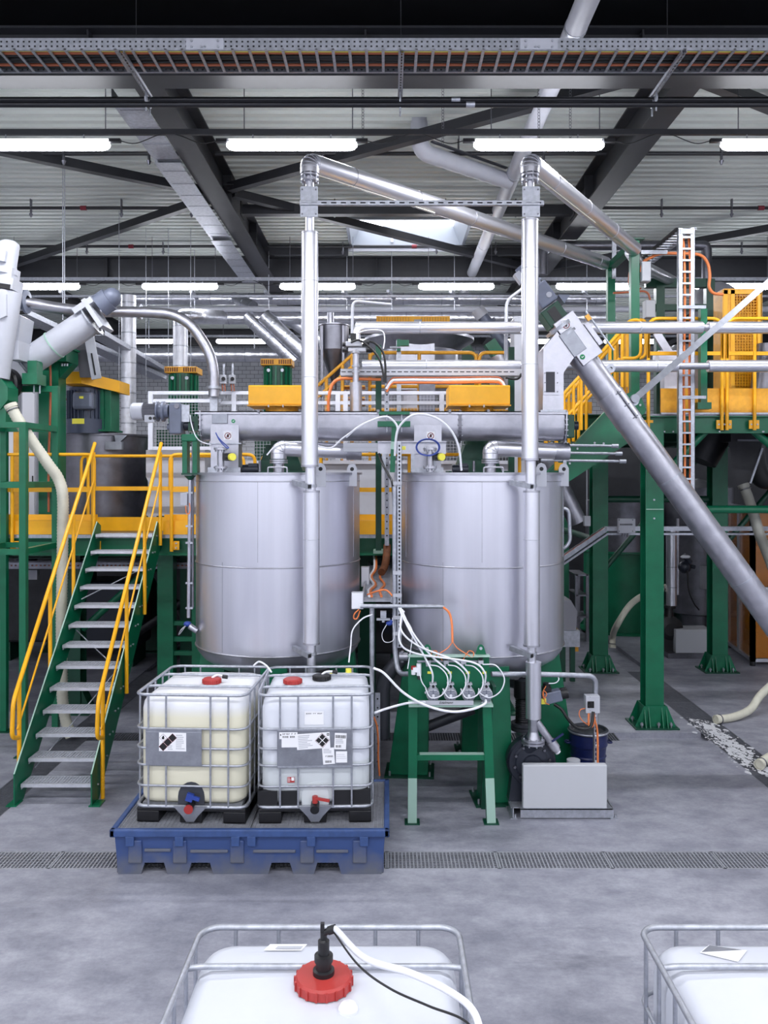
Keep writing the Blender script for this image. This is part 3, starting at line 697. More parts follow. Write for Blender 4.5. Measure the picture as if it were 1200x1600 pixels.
a = decal(pl, rect(.12, .605, .105, .145, .07), y0, 'paper', 'sticker'); textlines(a, .115, .66, .08, 3, .014, y0-.001, seed=14); scribble(a, .08, .16, .595, .014, y0-.001, 15); bars(a, .12, .555, .06, .02, y0-.001, 20, 16)
a = decal(pl, rect(.235, .595, .1, .1), y0, 'paper', 'sticker'); textlines(a, .235, .615, .09, 3, .017, y0-.001, seed=17, th=.003)
yb = -1.08/2+.0195
a = decal(t2, rect(-.01, .93, .17, .12), yb, 'paper', 'sticker'); scribble(a, -.08, .06, .965, .01, yb-.001, 19)
a = decal(t2, rect(-.215, .385, .065, .05), yb-.008, 'red', 'sticker'); decal(a, rect(-.199, .392, .025, .03), yb-.009, 'paper'); textlines(a, -.23, .40, .03, 4, .01, yb-.009, 'paper', .003)
for sx in (-.42, -.24, .24, .41):
    m = MB(); m.bx(sx-.085, sx+.085, -1.08/2+.012, -1.08/2+.06, .16, .285); obj('dark_skirt', m, 'black', t2)
for sx in (-.45, .41):
    m = MB(); m.bx(sx*1.1-.02, sx*1.1+.02, -.5, .5, .16, .285); obj('dark_skirt', m, 'black', t2)
m = MB(); m.lathe((-.24, .02, 1.085), [(.08, 0), (.08, .035), (.07, .045), (.001, .045)], 26); obj('loose_lid', m, 'red', None, None, None) if False else None
li = MB(); c_ = V((-.66-.24, 7.94-.02, zp+1.118)); li.lathe(c_, [(.001, 0), (.085, 0), (.085, .035), (.075, .044), (.001, .044)], 28); lo = obj('spare_red_lid', li, 'red', None, 'loose red screw lid lying beside the black lid on the stickered container', 'lid')
for k in range(16):
    m = MB(); a = k*math.pi/8; m.box(c_+V((math.cos(a)*.085, math.sin(a)*.085, .018)), (.012, .01, .034), Matrix.Rotation(a, 3, 'Z')); obj('lid_grip', m, 'red', lo)
m = MB(); m.tube(spl([(.03, .12, 1.16), (.07, .15, 1.18), (.14, .17, 1.18)], 5), .012, 6); obj('vent_elbow', m, 'white', t2)
m = MB(); m.cyl((.13, .17, 1.18), (.18, .175, 1.17), .018, n=10); obj('vent_plug', m, 'black', t2)
for x_, r_ in ((.12, .035), (.27, .03)):
    m = MB(); m.lathe((-.66+x_, 7.94+.4 if r_ == .035 else 8.4, zp+1.1), [(.001, 0), (r_, 0), (r_, .012 if r_ == .035 else .04), (.001, .012 if r_ == .035 else .04)], 16); obj('yellow_stopper', m, 'valve_yellow', None, ('flat' if r_ == .035 else 'taller')+' yellow plastic stopper lying on the stickered container', 'cap')

# foreground pair (stand on their own low spill pallets, below the frame)
BZ = .25
for cx_, w_, lab in ((-.255, 1.3, 'nearest container with the big red lid'), (2.3, 1.45, 'nearest container cut by the frame edge')):
    m = MB(); m.bx(cx_-w_/2, cx_+w_/2, 2.5, 4.0, 0, BZ-.03); m.bx(cx_-w_/2+.03, cx_+w_/2-.03, 2.53, 3.97, BZ-.03, BZ); obj('low_spill_pallet', m, 'worn_blue', None, 'low blue spill pallet under the '+lab, 'pallet', bevel=.02)
t3 = ibc('nearest caged container with big red lid and black dip tube', 1.19, 1.0, 'ibc_white', (-.265, 3.37, BZ), 0, front=False, lidpos=(.0, .10), lid_r=.118, nup=(-.44, -.24, .21, .41))
t4 = ibc('nearest caged container cut off by the right edge of the picture', 1.19, 1.0, 'ibc_white', (1.765, 3.37, BZ), 0, front=False, lidpos=(.05, -.05), lid_r=.118, nup=(-.42, -.225, .22, .42))
lz = 1.105+.008+.05; c_ = V((.0, .10, lz))
m = MB(); m.lathe(c_, [(.045, -.005), (.045, .02), (.033, .024), (.033, .055), (.039, .055), (.039, .08), (.024, .084), (.024, .14), (.014, .146), (.014, .18), (.001, .18)], 20); dp = obj('dip_tube', m, 'black', t3)
m = MB(); m.cyl(c_+V((0, 0, .17)), c_+V((.045, -.015, .2)), .013, n=10); m.box(c_+V((-.005, 0, .195)), (.016, .02, .035)); m.cyl(c_+V((.022, -.008, .185)), c_+V((.05, -.016, .198)), .018, n=8); obj('hose_connector', m, 'black', dp)
m = MB(); m.lathe((.11, -.06, 1.105), [(.04, 0), (.04, .02), (.03, .035), (.001, .042)], 18); obj('sight_cap', m, 'white', t3)
m = MB(); m.add([(-.29, .36, 1.1115), (-.12, .36, 1.1115), (-.1, .43, 1.101), (-.27, .43, 1.101)], [(0, 1, 2, 3)]); st = obj('sticker', m, 'paper', t3)
m = MB(); m.add([(-.24, .372, 1.1125), (-.125, .372, 1.1125), (-.115, .4, 1.109), (-.23, .4, 1.109)], [(0, 1, 2, 3)]); obj('sticker_print', m, 'mint' if False else 'print_grey', st)
m = MB(); 
m.add([(-.37, .345, 1.1115), (-.23, .27, 1.1135), (-.15, .365, 1.1105), (-.3, .42, 1.103)], [(0, 1, 2, 3)]); st = obj('sticker', m, 'paper', t4)
m = MB(); m.add([(-.36, .348, 1.1125), (-.17, .367, 1.1115), (-.3, .413, 1.106)], [(0, 1, 2)]); obj('sticker_print', m, 'plate_grey', st)
w0 = V((-.265, 3.37, BZ))
hs = w0+c_+V((.05, -.016, .198))
m = MB(); m.tube(spl([hs, P(570, 1497, 3.1), P(640, 1520, 2.95), P(700, 1548, 2.85), P(738, 1578, 2.75), P(752, 1625, 2.65), P(758, 1720, 2.5)], 10), .0125, 10); obj('white_hose', m, 'white_hose', None, 'translucent white hose leading from the black dip tube over the cage', 'hose')
m = MB(); m.tube(spl([hs-V((.01, 0, .01)), P(560, 1508, 3.08), P(610, 1545, 2.98), P(670, 1572, 2.86), P(730, 1598, 2.75), P(770, 1660, 2.6)], 10), .0042, 6); obj('sensor_cable', m, 'black_cable', None, 'thin black cable running from the dip tube below the white hose', 'cable')
# ================================================================ GREEN PUMP STAND
def text(body, size, pos, mt, parent, shear=0.):
    fc = bpy.data.curves.new('lettering', 'FONT'); fc.body = body; fc.size = size; fc.shear = shear; fc.extrude = .0006
    fo = bpy.data.objects.new('lettering_curve', fc); COL.objects.link(fo)
    me = bpy.data.meshes.new_from_object(fo.evaluated_get(bpy.context.evaluated_depsgraph_get())); COL.objects.unlink(fo); bpy.data.objects.remove(fo)
    me.materials.clear(); me.materials.append(M[mt]); o = bpy.data.objects.new('lettering', me); COL.objects.link(o)
    o.rotation_euler = (math.pi/2, 0, 0); o.location = pos-ORG[parent]; o.parent = parent; ORG[o] = V(pos); return o
D = 8.35
def q(x, y, d=D): return P(x, y, d)
t = thing('pump_stand', 'green steel stand carrying four small metering pumps', 'stand', q(703, 1285))
xl, xr = q(638, 1).x, q(765, 1).x; zs_ = q(1, 1096).z; zt_ = q(1, 1025).z
m = MB(); m.bx(xl, xr, D+.04, D+.055, zs_-.02, zt_); obj('back_panel', m, 'green', t)
m = MB(); m.bx(xl, xr, D-.06, D+.055, zt_, zt_+.008); obj('top_flange', m, 'mint', t)
m = MB(); m.bx(xl, xr+.02, D-.13, D+.055, zs_-.006, zs_+.002); m.bx(xl, xr+.02, D-.135, D-.13, zs_-.02, zs_+.002); obj('shelf', m, 'mint', t)
for x_ in (668, 758 if False else 752):
    c = q(x_, 1024); m = MB(); m.prism([c+V((dx, .05, dz)) for dx, dz in ((-.055, 0), (.055, 0), (.03, .08), (.012, .1), (-.012, .1), (-.03, .08))], -Y*.014); lg = obj('lifting_lug', m, 'green', t)
    m = MB(); m.disc(c+V((0, .035, .062)), .016, -Y, 12); obj('lug_hole', m, 'print_grey', lg)
for a, b, c_ in ((q(645, 1100), q(644, 1287), 'l'), (q(760, 1100), q(767, 1287), 'r')):
    m = MB(); b.z = .012; m.beam(a, b, .09, .09, Y); lg = obj('leg', m, 'green', t, bevel=.004)
    m = MB(); f = a.lerp(b, .62); m.beam(f-Y*.046, b-Y*.046, .088, .004, Y); obj('scuffed_lower_leg', m, 'mint', lg)
    m = MB(); m.box((b.x, b.y, .006), (.15, .14, .012)); obj('foot_plate', m, 'green_dark', lg)
for k in (-1, 1):
    m = MB(); x_ = q(645, 1).x if k < 0 else q(764, 1).x; m.beam((x_, D+.04, zs_), (x_, D+.36, .012), .08, .08); obj('rear_leg', m, 'green_dark', t)
m = MB(); a, b = q(648, 1182), q(764, 1182); m.beam(a, b, .07, .055); cb = obj('cross_bar', m, 'green', t)
m = MB(); m.bx(a.x+.05, b.x-.05, D-.034, D+.035, a.z+.028, a.z+.031); obj('cross_bar_top', m, 'mint', cb)
m = MB(); a, b = q(655, 1102, 8.19), q(740, 1095, 8.19); m.bx(a.x, b.x, 8.195, 8.205, a.z, b.z); npl = obj('name_plate', m, 'light_grey', t)
# name on the plate
text('Edelmann', .035, V((q(686, 1, 8.19).x, 8.1935, a.z+.014)), 'ink', npl, shear=.35)
m = MB(); m.bx(q(652, 1).x, q(752, 1).x, D+.03, D+.04, q(1, 1036).z, q(1, 1033).z); obj('valve_rail', m, 'steel', t)
m = MB(); m.bx(q(774, 1).x-.02, q(774, 1).x+.015, D+.05, D+.3, q(1, 1088).z, q(1, 1075).z); obj('hinge', m, 'green_dark', t)
for x_ in (671, 703, 731, 757):          # little yellow tags and solenoid valves
    m = MB(); c = q(x_, 1051, D+.035); m.bx(c.x-.02, c.x+.02, D+.034, D+.039, c.z-.012, c.z+.012); obj('yellow_tag', m, 'valve_yellow', t)
for i, x_ in enumerate((669, 697, 724, 751)):
    c = q(x_, 1034, D); m = MB(); m.box(c, (.05, .06, .035)); m.cyl(c-Z*.02+X*-.01, c-Z*.045+X*-.01, .012, n=8); sv = obj('solenoid_valve', m, 'light_grey', t)
    m = MB(); m.box(c+Z*.025+Y*0, (.036, .04, .026)); obj('solenoid_coil', m, 'black', sv)
# air service unit
c = q(646, 1046); m = MB(); m.box(c+X*.02, (.05, .05, .05)); m.cyl(c+V((.055, 0, -.06)), c+V((.055, 0, .06)), .024, n=12); m.cyl(c+V((0, 0, -.05)), c+V((0, 0, 0)), .022, n=12); au = obj('air_regulator', m, 'white', t)
m = MB(); m.cyl(c+V((0, 0, .0)), c+V((0, 0, .035)), .024, n=12); obj('regulator_knob', m, 'red', au)
m = MB(); m.lathe(c+V((.055, 0, -.1)), [(.001, 0), (.014, 0), (.018, .04)], 10); obj('bowl', m, 'glass_dark', au)
# pumps
PUMPX = (676, 703, 731, 758)
pump_names = ['first pump from the left on the green stand, round ribbed metering pump', 'second pump from the left on the green stand, round ribbed metering pump', 'third pump from the left on the green stand, round ribbed metering pump', 'rightmost pump on the green stand, round ribbed metering pump']
pr = None
for i, x_ in enumerate(PUMPX):
    if pr is None:
        pr = thing('metering_pump', pump_names[0], 'pump', (0, 0, 0), 'metering pumps on the green stand', local=True)
        m = MB(); m.cyl((0, 0, -.155+.16), (0, 0, .02), .03, n=14); m.bx(-.045, .045, -.03, .03, 0, .012); obj('foot', m, 'light_grey', pr)
        m = MB(); n = 24; m.lathe((0, .05, .085), [(.001, .11), (.04, .11), (.06, .1), (.066, .085), (.066, 0)], n, ax=-Y); obj('body', m, 'light_grey', pr)
        m = MB(); m.prism([(-.035, -.05, .15), (.035, -.05, .15), (.018, -.05, .185), (-.018, -.05, .185)], Y*.07); m.bx(-.035, .035, -.045, .03, .185, .2); obj('head', m, 'light_grey', pr)
        for k in range(6):
            zz = .042+k*.017; h_ = math.sqrt(max(.0, .058**2-(zz-.085)**2)); m = MB(); m.bx(-h_, h_, -.066, -.055, zz-.0028, zz+.0028); obj('rib', m, 'motor_grey', pr)
        m = MB(); m.bx(-.004, .004, -.068, -.055, .03, .14); obj('rib', m, 'motor_grey', pr)
        m = MB(); m.cyl((0, -.055, .085), (0, -.076, .085), .014, n=12); obj('hub', m, 'white', pr)
        m = MB(); m.cyl((0, -.05, .175), (0, -.07, .175), .014, n=8); m.cyl((0, -.01, .2), (0, -.01, .215), .012, n=8); obj('fitting', m, 'black', pr)
        m = MB(); m.cyl((-.06, -.02, .1), (-.075, -.03, .11), .014, n=8); obj('side_fitting', m, 'light_grey', pr)
        o = pr
    else: o = copy_tree(pr)
    o['label'] = pump_names[i]
    o.location = (q(x_, 1).x, D-.05, zs_+.003)
# white hoses above the pumps
def hose(pts, r, mt, lab, cat='hose', name='hose', n=9, seg=8, group=None):
    m = MB(); m.tube(spl(pts, seg), r, n); return obj(name, m, mt, None, lab, cat, group)
hx = q(622, 955)
labs = ['first', 'second', 'third', 'rightmost']
starts = [(623, 950), (626, 950), (629, 953), (631, 955)]
mids = [[(640, 985), (661, 1022)], [(646, 990), (674, 1025)], [(627, 985), (655, 1010), (706, 1030)], [(624, 1000), (650, 1021), (735, 1034)]]
for i, x_ in enumerate(PUMPX):
    pts = [q(*starts[i], 8.5)]+[q(a, b, 8.3-.02*i) for a, b in mids[i]]+[q(x_-1, 1050, 8.25-.01*i), q(x_, 1066, 8.28)]
    hose(pts, .0095, 'white_hose', 'white supply hose arching down into the %s pump of the green stand' % labs[i])
for i, x_ in enumerate(PUMPX):           # return loops
    c0 = (669, 697, 724, 751)[i]
    e = [(672, 1050), (702, 1052), (733, 1052), (785, 1045)][i]
    if i == 3: pts = [q(c0+3, 1038, 8.3), q(775, 1040, 8.28), q(788, 1060, 8.26), q(782, 1080, 8.24), q(765, 1090, 8.22), q(750, 1083, 8.22), q(748, 1076, 8.27)]
    else: pts = [q(c0+3, 1039, 8.3), q(c0+17, 1042, 8.26), q(c0+29, 1055, 8.22), q(c0+30, 1072, 8.2), q(c0+20, 1087, 8.2), q(c0+4, 1090, 8.21), q(x_-11, 1076, 8.27)]
    hose(pts, .0065, 'white_hose', 'thin white air hose looping from its valve to the %s pump of the green stand' % labs[i])
hose([q(584, 1044, 8.2), q(600, 1052, 8.15), q(630, 1082, 8.1), q(665, 1102, 8.08), q(705, 1112, 8.08), q(738, 1108, 8.1), q(757, 1100, 8.16), q(759, 1094, 8.22)], .0125, 'white_hose', 'long white hose sagging from the stickered container to the rightmost pump')
hose([q(585, 1114, 7.9), q(605, 1107, 8.0), q(635, 1099, 8.1), q(656, 1098, 8.15), q(664, 1097, 8.2)], .0115, 'white_hose', 'white hose leaving the side of the stickered container toward the green stand')
hose([q(582, 960, 8.4), q(566, 967, 8.4), q(551, 985, 8.35), q(548, 1010, 8.35), q(545, 1035, 8.3)], .0075, 'white_hose', 'white hose hanging from the conduit post down behind the stickered container')
hose([P(396, 1040, 8.3), P(405, 1034, 8.3), P(416, 1040, 8.2), P(424, 1050, 8.1)], .009, 'white_hose', 'short white hose arching between the two caged containers')
hose([q(656, 1052, 8.3), q(659, 1065, 8.28), q(666, 1076, 8.28)], .006, 'white_hose', 'short white hose from the air regulator to the leftmost pump')
hose([q(633, 965, 8.4), q(644, 985, 8.4), q(643, 1005, 8.36), q(637, 1045, 8.32)], .005, 'white_hose', 'thin white hose dropping to the air regulator of the green stand')
hose([q(693, 949, 8.5), q(702, 958, 8.45), q(706, 975, 8.4), q(707, 1003, 8.35)], .012, 'orange', 'orange cable bundle hanging from the conduit end above the green stand', 'cable', 'cable_bundle')
for s_, lab in ((-1, 'left'), (1, 'right')):
    pts = [q(707, 1003, 8.35), q(707+s_*8, 1013, 8.33), q(707+s_*22, 1022, 8.3), q(707+s_*31, 1027, 8.3), q(707+s_*33, 1020, 8.3), q(707+s_*26, 1017, 8.3), q(707+s_*20, 1025, 8.3), q(707+s_*16, 1032, 8.32)]
    hose(pts, .005, 'orange', 'thin orange cable with a loop branching to the %s valves of the green stand' % lab, 'cable', 'cable')

# ================================================================ CONDUIT RACK BETWEEN THE TANKS
t = thing('conduit_rack', 'slim galvanised pipe rack between the tanks with a horizontal conduit arm', 'rack', V((q(582, 1, 8.62).x, 8.62, 0)))
m = MB(); x_ = P(581, 1, 8.62).x; m.cyl((x_, 8.72, 0), (x_, 8.72, P(1, 947, 8.62).z), .025, n=12); obj('post', m, 'galv', t)
m = MB(); m.cyl(P(563, 947, 8.6), P(694, 947.5, 8.6), .022, n=12); obj('conduit_arm', m, 'galv', t)
m = MB(); m.tube(rnd([P(617, 760, 8.7), P(617, 1020, 8.7), P(622, 1053, 8.65), P(642, 1053, 8.5)], .3, 8), .026, 10); obj('bent_conduit', m, 'galv', t)
m = MB(); a, b = P(624, 1012, 8.66), P(624, 690, 8.66); m.perf(a-X*.025, b-X*.025, X, .05, [.025], .04, .022, .016); m.bx(a.x-.025, a.x-.022, 8.66, 8.7, a.z, b.z); m.bx(a.x+.022, a.x+.025, 8.66, 8.7, a.z, b.z); sc = obj('slotted_channel', m, 'galv', t)
m = MB(); m.bx(a.x-.022, a.x+.022, 8.697, 8.7, a.z, b.z); obj('channel_back', m, 'anthracite', sc)
for yy in (755, 895, 930, 965, 990):
    m = MB(); m.box(P(621, yy, 8.65), (.09, .03, .035)); obj('conduit_clip', m, 'light_grey', t)
m = MB(); c = P(599, 960, 8.6); m.box(c, (.06, .05, .07)); m.cyl(c-Z*.03, c-Z*.08, .015, n=8); m.box(c-Z*.05, (.14, .03, .02)); obj('pipe_fitting', m, 'galv', t)
m = MB(); c = P(608, 974, 8.6); m.sph(c, .035, 10, 6, (1, .8, .7)); m.cyl(c, c+V((.03, 0, .03)), .018, n=8); obj('blue_plug', m, 'blue', t)
hose([P(604, 976, 8.58), P(597, 990, 8.58), P(600, 1002, 8.58), P(610, 1003, 8.58), P(616, 995, 8.6), P(613, 965, 8.6)], .004, 'white_hose', 'thin white lanyard loop hanging below the blue plug', 'cable', 'lanyard', 6)
m = MB(); c = P(628, 1026, 8.75); m.cyl(c-X*.03, c+X*.06, .045, n=14); m.cyl(c+X*.06, c+X*.1, .02, n=10); m.cyl(c-Z*.06, c+Z*.06, .02, n=8); obj('ball_valve', m, 'steel', None, 'small steel ball valve beside the lifting lug of the green stand', 'valve')
# cable ladder running back between the tanks
t = thing('cable_ladder', 'galvanised cable ladder running back between the two tanks', 'cable ladder', P(595, 945, 8.75))
zl = P(1, 942, 8.75).z; a0, a1 = 8.75, 12.2; x0, x1 = -.262, .05
for x_ in (x0, x1):
    m = MB(); m.bx(x_-.012, x_+.012, a0, a1, zl, zl+.06); obj('side_rail', m, 'galv', t)
k = a0+.06
while k < a1: m = MB(); m.bx(x0, x1, k-.012, k+.012, zl+.004, zl+.018); obj('rung', m, 'galv', t); k += .105
for i, (o_, c_) in enumerate(((.07, 'white_hose'), (.095, 'orange'), (.2, 'orange'))):
    hose([(x0+o_, 11.7, zl+.33), (x0+o_+.02, 11.2, zl+.1), (x0+o_-.03, 10.6, zl+.045), (x0+o_+.03, 9.9, zl+.04), (x0+o_-.02, 9.4, zl+.04), (x0+o_, 8.95, zl+.04)], .015, c_, ['pale cable', 'left orange cable', 'right orange cable'][i]+' lying on the ladder between the tanks', 'cable', 'cable')
hose([(x0+.05, 9.0, zl+.05), (x0+.15, 8.9, zl+.1), (x0+.25, 8.85, zl+.12), (x1+.02, 8.75, zl+.06)], .01, 'orange', 'orange cable crossing the near end of the ladder between the tanks', 'cable', 'cable')
m = MB(); a = P(603, 800, 11.05); m.tube(spl([P(605, 852, 11.05), P(604, 868, 10.95), P(601, 885, 10.8), P(596, 894, 10.6)], 6), .05, 10); obj('cable_bundle', m, 'rust', None, 'thick brown cable bundle dropping onto the ladder between the tanks', 'cable')
for x0_, x1_, y0_, y1_, d, lab in ((549, 568, 926, 952, 8.75, 'front'), (564, 577, 886, 917, 10.1, 'rear')):
    t = thing('junction_box', 'pale grey junction box at the %s of the ladder between the tanks' % lab, 'box', P(x0_, y1_, d))
    a, b = P(x0_, y1_, d), P(x1_, y0_, d); m = MB(); m.bx(a.x, b.x, d, d+.1, a.z, b.z); obj('housing', m, 'light_grey', t, bevel=.006)
    m = MB(); m.bx(a.x+.006, b.x-.006, d-.015, d, a.z+.006, b.z-.006); obj('cover', m, 'white', t, bevel=.005)
    m = MB(); m.tube(spl([P(x0_+12, y1_, d), P(x0_+5, y1_+7, d), P(x0_+4, y1_+14, d), P(x0_+9, y1_+14, d), P(x0_+14, y1_+2, d)], 5), .008, 6); obj('gland_cable', m, 'orange', t)

# ================================================================ PUMP SKID
t = thing('pump_skid', 'black centrifugal pump on a galvanised skid with a pale grey motor guard', 'pump', G(884, 1275))
f0 = 8.43; bx0, bx1 = P(818, 1, f0).x, P(950, 1, f0).x
m = MB(); zt = P(1, 1197, f0).z; zb = .085
m.bx(bx0, bx1, f0+.03, f0+.11, zb, zt); obj('motor_guard', m, 'grey_box', t, bevel=.012)
m = MB(); m.bx(bx0-.03, bx1+.05, f0+.0, f0+.012, .01, .1); m.bx(bx0-.03, bx1+.05, f0, f0+.06, .092, .1); fb = obj('frame_channel', m, 'galv', t)
m = MB(); m.bx(bx0-.03, bx1+.05, f0+.62, f0+.634, .01, .1); m.bx(bx0-.03, bx1+.05, f0+.57, f0+.634, .092, .1); obj('frame_channel', m, 'galv', t)
for x_ in (bx0-.1, bx1+.06):
    m = MB(); m.bx(x_-.035, x_+.035, f0-.01, f0+.66, 0, .012); m.bx(x_-.005, x_+.005, f0+.02, f0+.62, .012, .1); sf = obj('skid_foot', m, 'galv', t)
    for yy in (f0+.02, f0+.62): 
        m = MB(); m.bolt((x_+.02, yy, .012), Z, .012, .03); obj('anchor_bolt', m, 'galv', sf)
m = MB(); m.bx(bx0-.12, bx1+.05, f0+.06, f0+.6, .085, .095); obj('deck_plate', m, 'galv', t)
pc = V((P(828, 1, 8.75).x, 8.72, .5)); 
m = MB(); m.lathe(pc+Y*-.0, [(.001, .13), (.1, .13), (.12, .1), (.235, .09), (.255, .06), (.255, -.05), (.22, -.1), (.001, -.12)], 36, ax=-Y); vo = obj('volute', m, 'black_iron', t)
m = MB(); m.lathe(pc, [(.0, .155), (.09, .155), (.1, .13), (.165, .118), (.18, .105), (.2, .1), (.2, .085)], 32, ax=-Y); cv = obj('front_cover', m, 'black_iron', vo)
for k in range(10):
    a = k*math.pi/5+.2; m = MB(); m.bolt(pc+V((math.cos(a)*.185, -.1, math.sin(a)*.185)), -Y, .015, .025); obj('cover_bolt', m, 'dark_steel', vo)
m = MB(); m.cyl(V((P(833, 1, RZ).x, RZ, pc.z+.2)), P(833, 1161, RZ), .07, n=18); m.cyl(pc+V((-.05, 0, .1)), V((P(833, 1, RZ).x, RZ, pc.z+.26)), .12, .08, n=16); obj('discharge_neck', m, 'black_iron', t)
m = MB(); m.prism([(pc.x-.24, 8.64, .095), (pc.x+.2, 8.64, .095), (pc.x+.14, 8.64, .4), (pc.x-.2, 8.64, .4)], Y*.14); obj('pump_pedestal', m, 'black_iron', t)
mz = .32; m = MB(); m.cyl((bx0+.12, f0+.3, mz), (bx1-.12, f0+.3, mz), .1, n=24); mo = obj('motor', m, 'motor_grey', t)
m = MB(); m.bx(bx0+.2, bx1-.2, f0+.2, f0+.42, .095, mz-.1); obj('motor_foot', m, 'motor_grey', mo)
m = MB(); m.cyl((P(897, 1, 8.7).x, f0+.3, mz+.1), (P(897, 1, 8.7).x, f0+.3, mz+.18), .07, n=20); obj('terminal_cap', m, 'light_grey', mo)
m = MB(); m.cyl((pc.x+.1, f0+.3, mz), (bx0+.12, f0+.3, mz), .05, n=16); obj('shaft', m, 'dark_steel', mo)
# suction line under the tank with bellows
t = thing('suction_bellows', 'dark corrugated bellows below the tank above the black pump', 'pipe', (P(817, 1, 9.1).x, 9.1, 0))
cx_ = P(817, 1, 9.1).x; z0, z1 = P(1, 1133, 9.1).z, P(1, 1062, 9.1).z
pf = []
k = z0+.05
while k < z1-.2: pf += [(.07, k), (.085, k+.008), (.07, k+.016)]; k += .022
m = MB(); m.lathe((cx_, 9.1, 0), [(.09, z0)]+[(.09, z0+.03)]+pf+[(.09, z1-.2), (.1, z1-.18), (.1, z1)], 22, sharp=False); obj('bellows', m, 'pipe_dark', t)
m = MB(); m.lathe((cx_, 9.1, z0-.03), [(.06, -.02), (.13, -.02), (.13, .02), (.08, .02), (.08, .03), (.13, .03), (.13, .06), (.07, .06)], 22); obj('flange', m, 'pvc_grey', t)
m = MB(); m.tube(rnd([(cx_, 9.1, z0-.03), (cx_, 9.1, .62), (pc.x, 8.85, .5)], .15, 5), .08, 16); obj('suction_elbow', m, 'steel', t)
m = MB(); m.tube(rnd([(cx_, 9.1, z1), (cx_, 9.1, 1.2), (TX2, TZ, 1.15)], .1, 4), .07, 14); obj('outlet_branch', m, 'pvc_grey', t)
# actuator on the valve at the right of the riser
t = thing('valve_actuator', 'grey pneumatic valve actuator beside the insulated riser above the pump', 'actuator', P(862, 1092, 8.85))
d = 8.85; R_ = Matrix.Rotation(math.radians(-14), 3, 'Y')
m = MB(); m.box(P(862, 1088, d), (.2, .12, .12), R_); obj('body', m, 'motor_grey', t, bevel=.012)
m = MB(); c = P(876, 1084, d); m.cyl(c, c+V((.07, 0, .015)), .06, n=14); obj('end_cap', m, 'black', t)
m = MB(); m.cyl(P(854, 1078, d), P(854, 1067, d), .04, n=12); m.box(P(854, 1076, d), (.09, .08, .04)); obj('position_indicator', m, 'black', t)
m = MB(); c = P(849, 1096, d-.07); m.bx(c.x-.02, c.x+.03, c.y, c.y+.01, c.z-.03, c.z+.03); obj('yellow_tag', m, 'valve_yellow', t)
m = MB(); m.cyl(P(840, 1095, 8.8), P(858, 1091, 8.9), .035, n=12); obj('valve_stem', m, 'steel', t)
m = MB(); m.tube(spl([P(853, 1072, 8.78), P(848, 1082, 8.76), P(850, 1092, 8.76), P(854, 1084, 8.76), P(849, 1080, 8.76), P(852, 1097, 8.76), P(858, 1101, 8.8)], 6), .005, 6); obj('air_line', m, 'orange', t)
m = MB(); m.tube(spl([P(857, 1068, 8.8), P(868, 1067, 8.8), P(873, 1062, 8.8), P(872, 1057, 8.85)], 6), .006, 6); obj('white_line', m, 'white_hose', t)
hose([P(866, 1100, 8.8), P(878, 1109, 8.78), P(888, 1124, 8.76), P(900, 1136, 8.76), P(915, 1139, 8.78), P(924, 1133, 8.8), P(927, 1112, 8.84)], .017, 'black_cable', 'thick black cable sagging from the actuator to the switch box', 'cable', 'motor_cable')
# switch box on its post, bent conduit
t = thing('switch_post', 'grey rotary switch box on a slotted post behind the motor guard', 'switch', P(930, 1197, 8.95)-Z*.0)
d = 8.9; a, b = P(914, 1113, d), P(936, 1086, d)
m = MB(); m.bx(a.x, b.x, d-.04, d+.06, a.z, b.z); sb = obj('switch_box', m, 'light_grey', t, bevel=.006)
m = MB(); c = P(923, 1101, d-.041); m.bx(c.x-.035, c.x+.035, d-.046, d-.04, c.z-.035, c.z+.035); pl = obj('switch_plate', m, 'ink', sb)
m = MB(); m.cyl(c, c-Y*.03, .027, n=14); m.box(c-Y*.03, (.012, .02, .05)); obj('rotary_knob', m, 'black', pl)
for yy in (1089, 1110):
    m = MB(); m.bolt(P(922, yy, d-.04), -Y, .004, .004); obj('screw', m, 'dark_steel', sb)
m = MB(); x_ = P(931, 1, 8.97).x; zf = .1; m.perf((x_-.022, 8.97, zf), (x_-.022, 8.97, b.z), X, .045, [.022], .05, .03, .014); m.bx(x_-.022, x_-.019, 8.97, 9.01, zf, b.z); m.bx(x_+.02, x_+.023, 8.97, 9.01, zf, b.z); m.bx(x_-.06, x_+.06, 8.93, 9.05, zf-.1, zf); obj('slotted_post', m, 'galv', t)
for dx, yy in ((0, 1118), (3, 1150), (4, 1165), (3, 1190)):
    m = MB(); m.cyl(P(929+dx, yy-1, 8.95), P(929+dx, yy+1, 8.95), .02, n=8); obj('cable_tie', m, 'white', t)
hose([P(928, 1113, 8.88), P(929, 1124, 8.86), P(933, 1140, 8.9), P(934, 1165, 8.92), P(934, 1200, 8.93)], .011, 'orange', 'orange cable running down the slotted post from the switch box', 'cable', 'cable')
hose([P(920, 1113, 8.88), P(920, 1130, 8.84), P(923, 1136, 8.83), P(927, 1132, 8.85), P(928, 1120, 8.87)], .012, 'orange', 'orange cable loop directly under the switch box', 'cable', 'cable')
hose([P(914, 1107, 8.88), P(907, 1109, 8.86), P(905, 1117, 8.85), P(910, 1126, 8.84), P(918, 1132, 8.84)], .005, 'orange', 'thin orange cable curving from the side of the switch box', 'cable', 'cable')
m = MB(); m.tube(rnd([P(768, 1053.5, 8.65), P(850, 1053.5, 8.8), P(931, 1056, 8.97), V((P(931, 1, 8.97).x, 8.99, P(1, 1086, 8.97).z))], .28, 8), .028, 12); obj('bent_conduit', m, 'galv', None, 'galvanised conduit bending from the green stand down to the switch box', 'pipe')
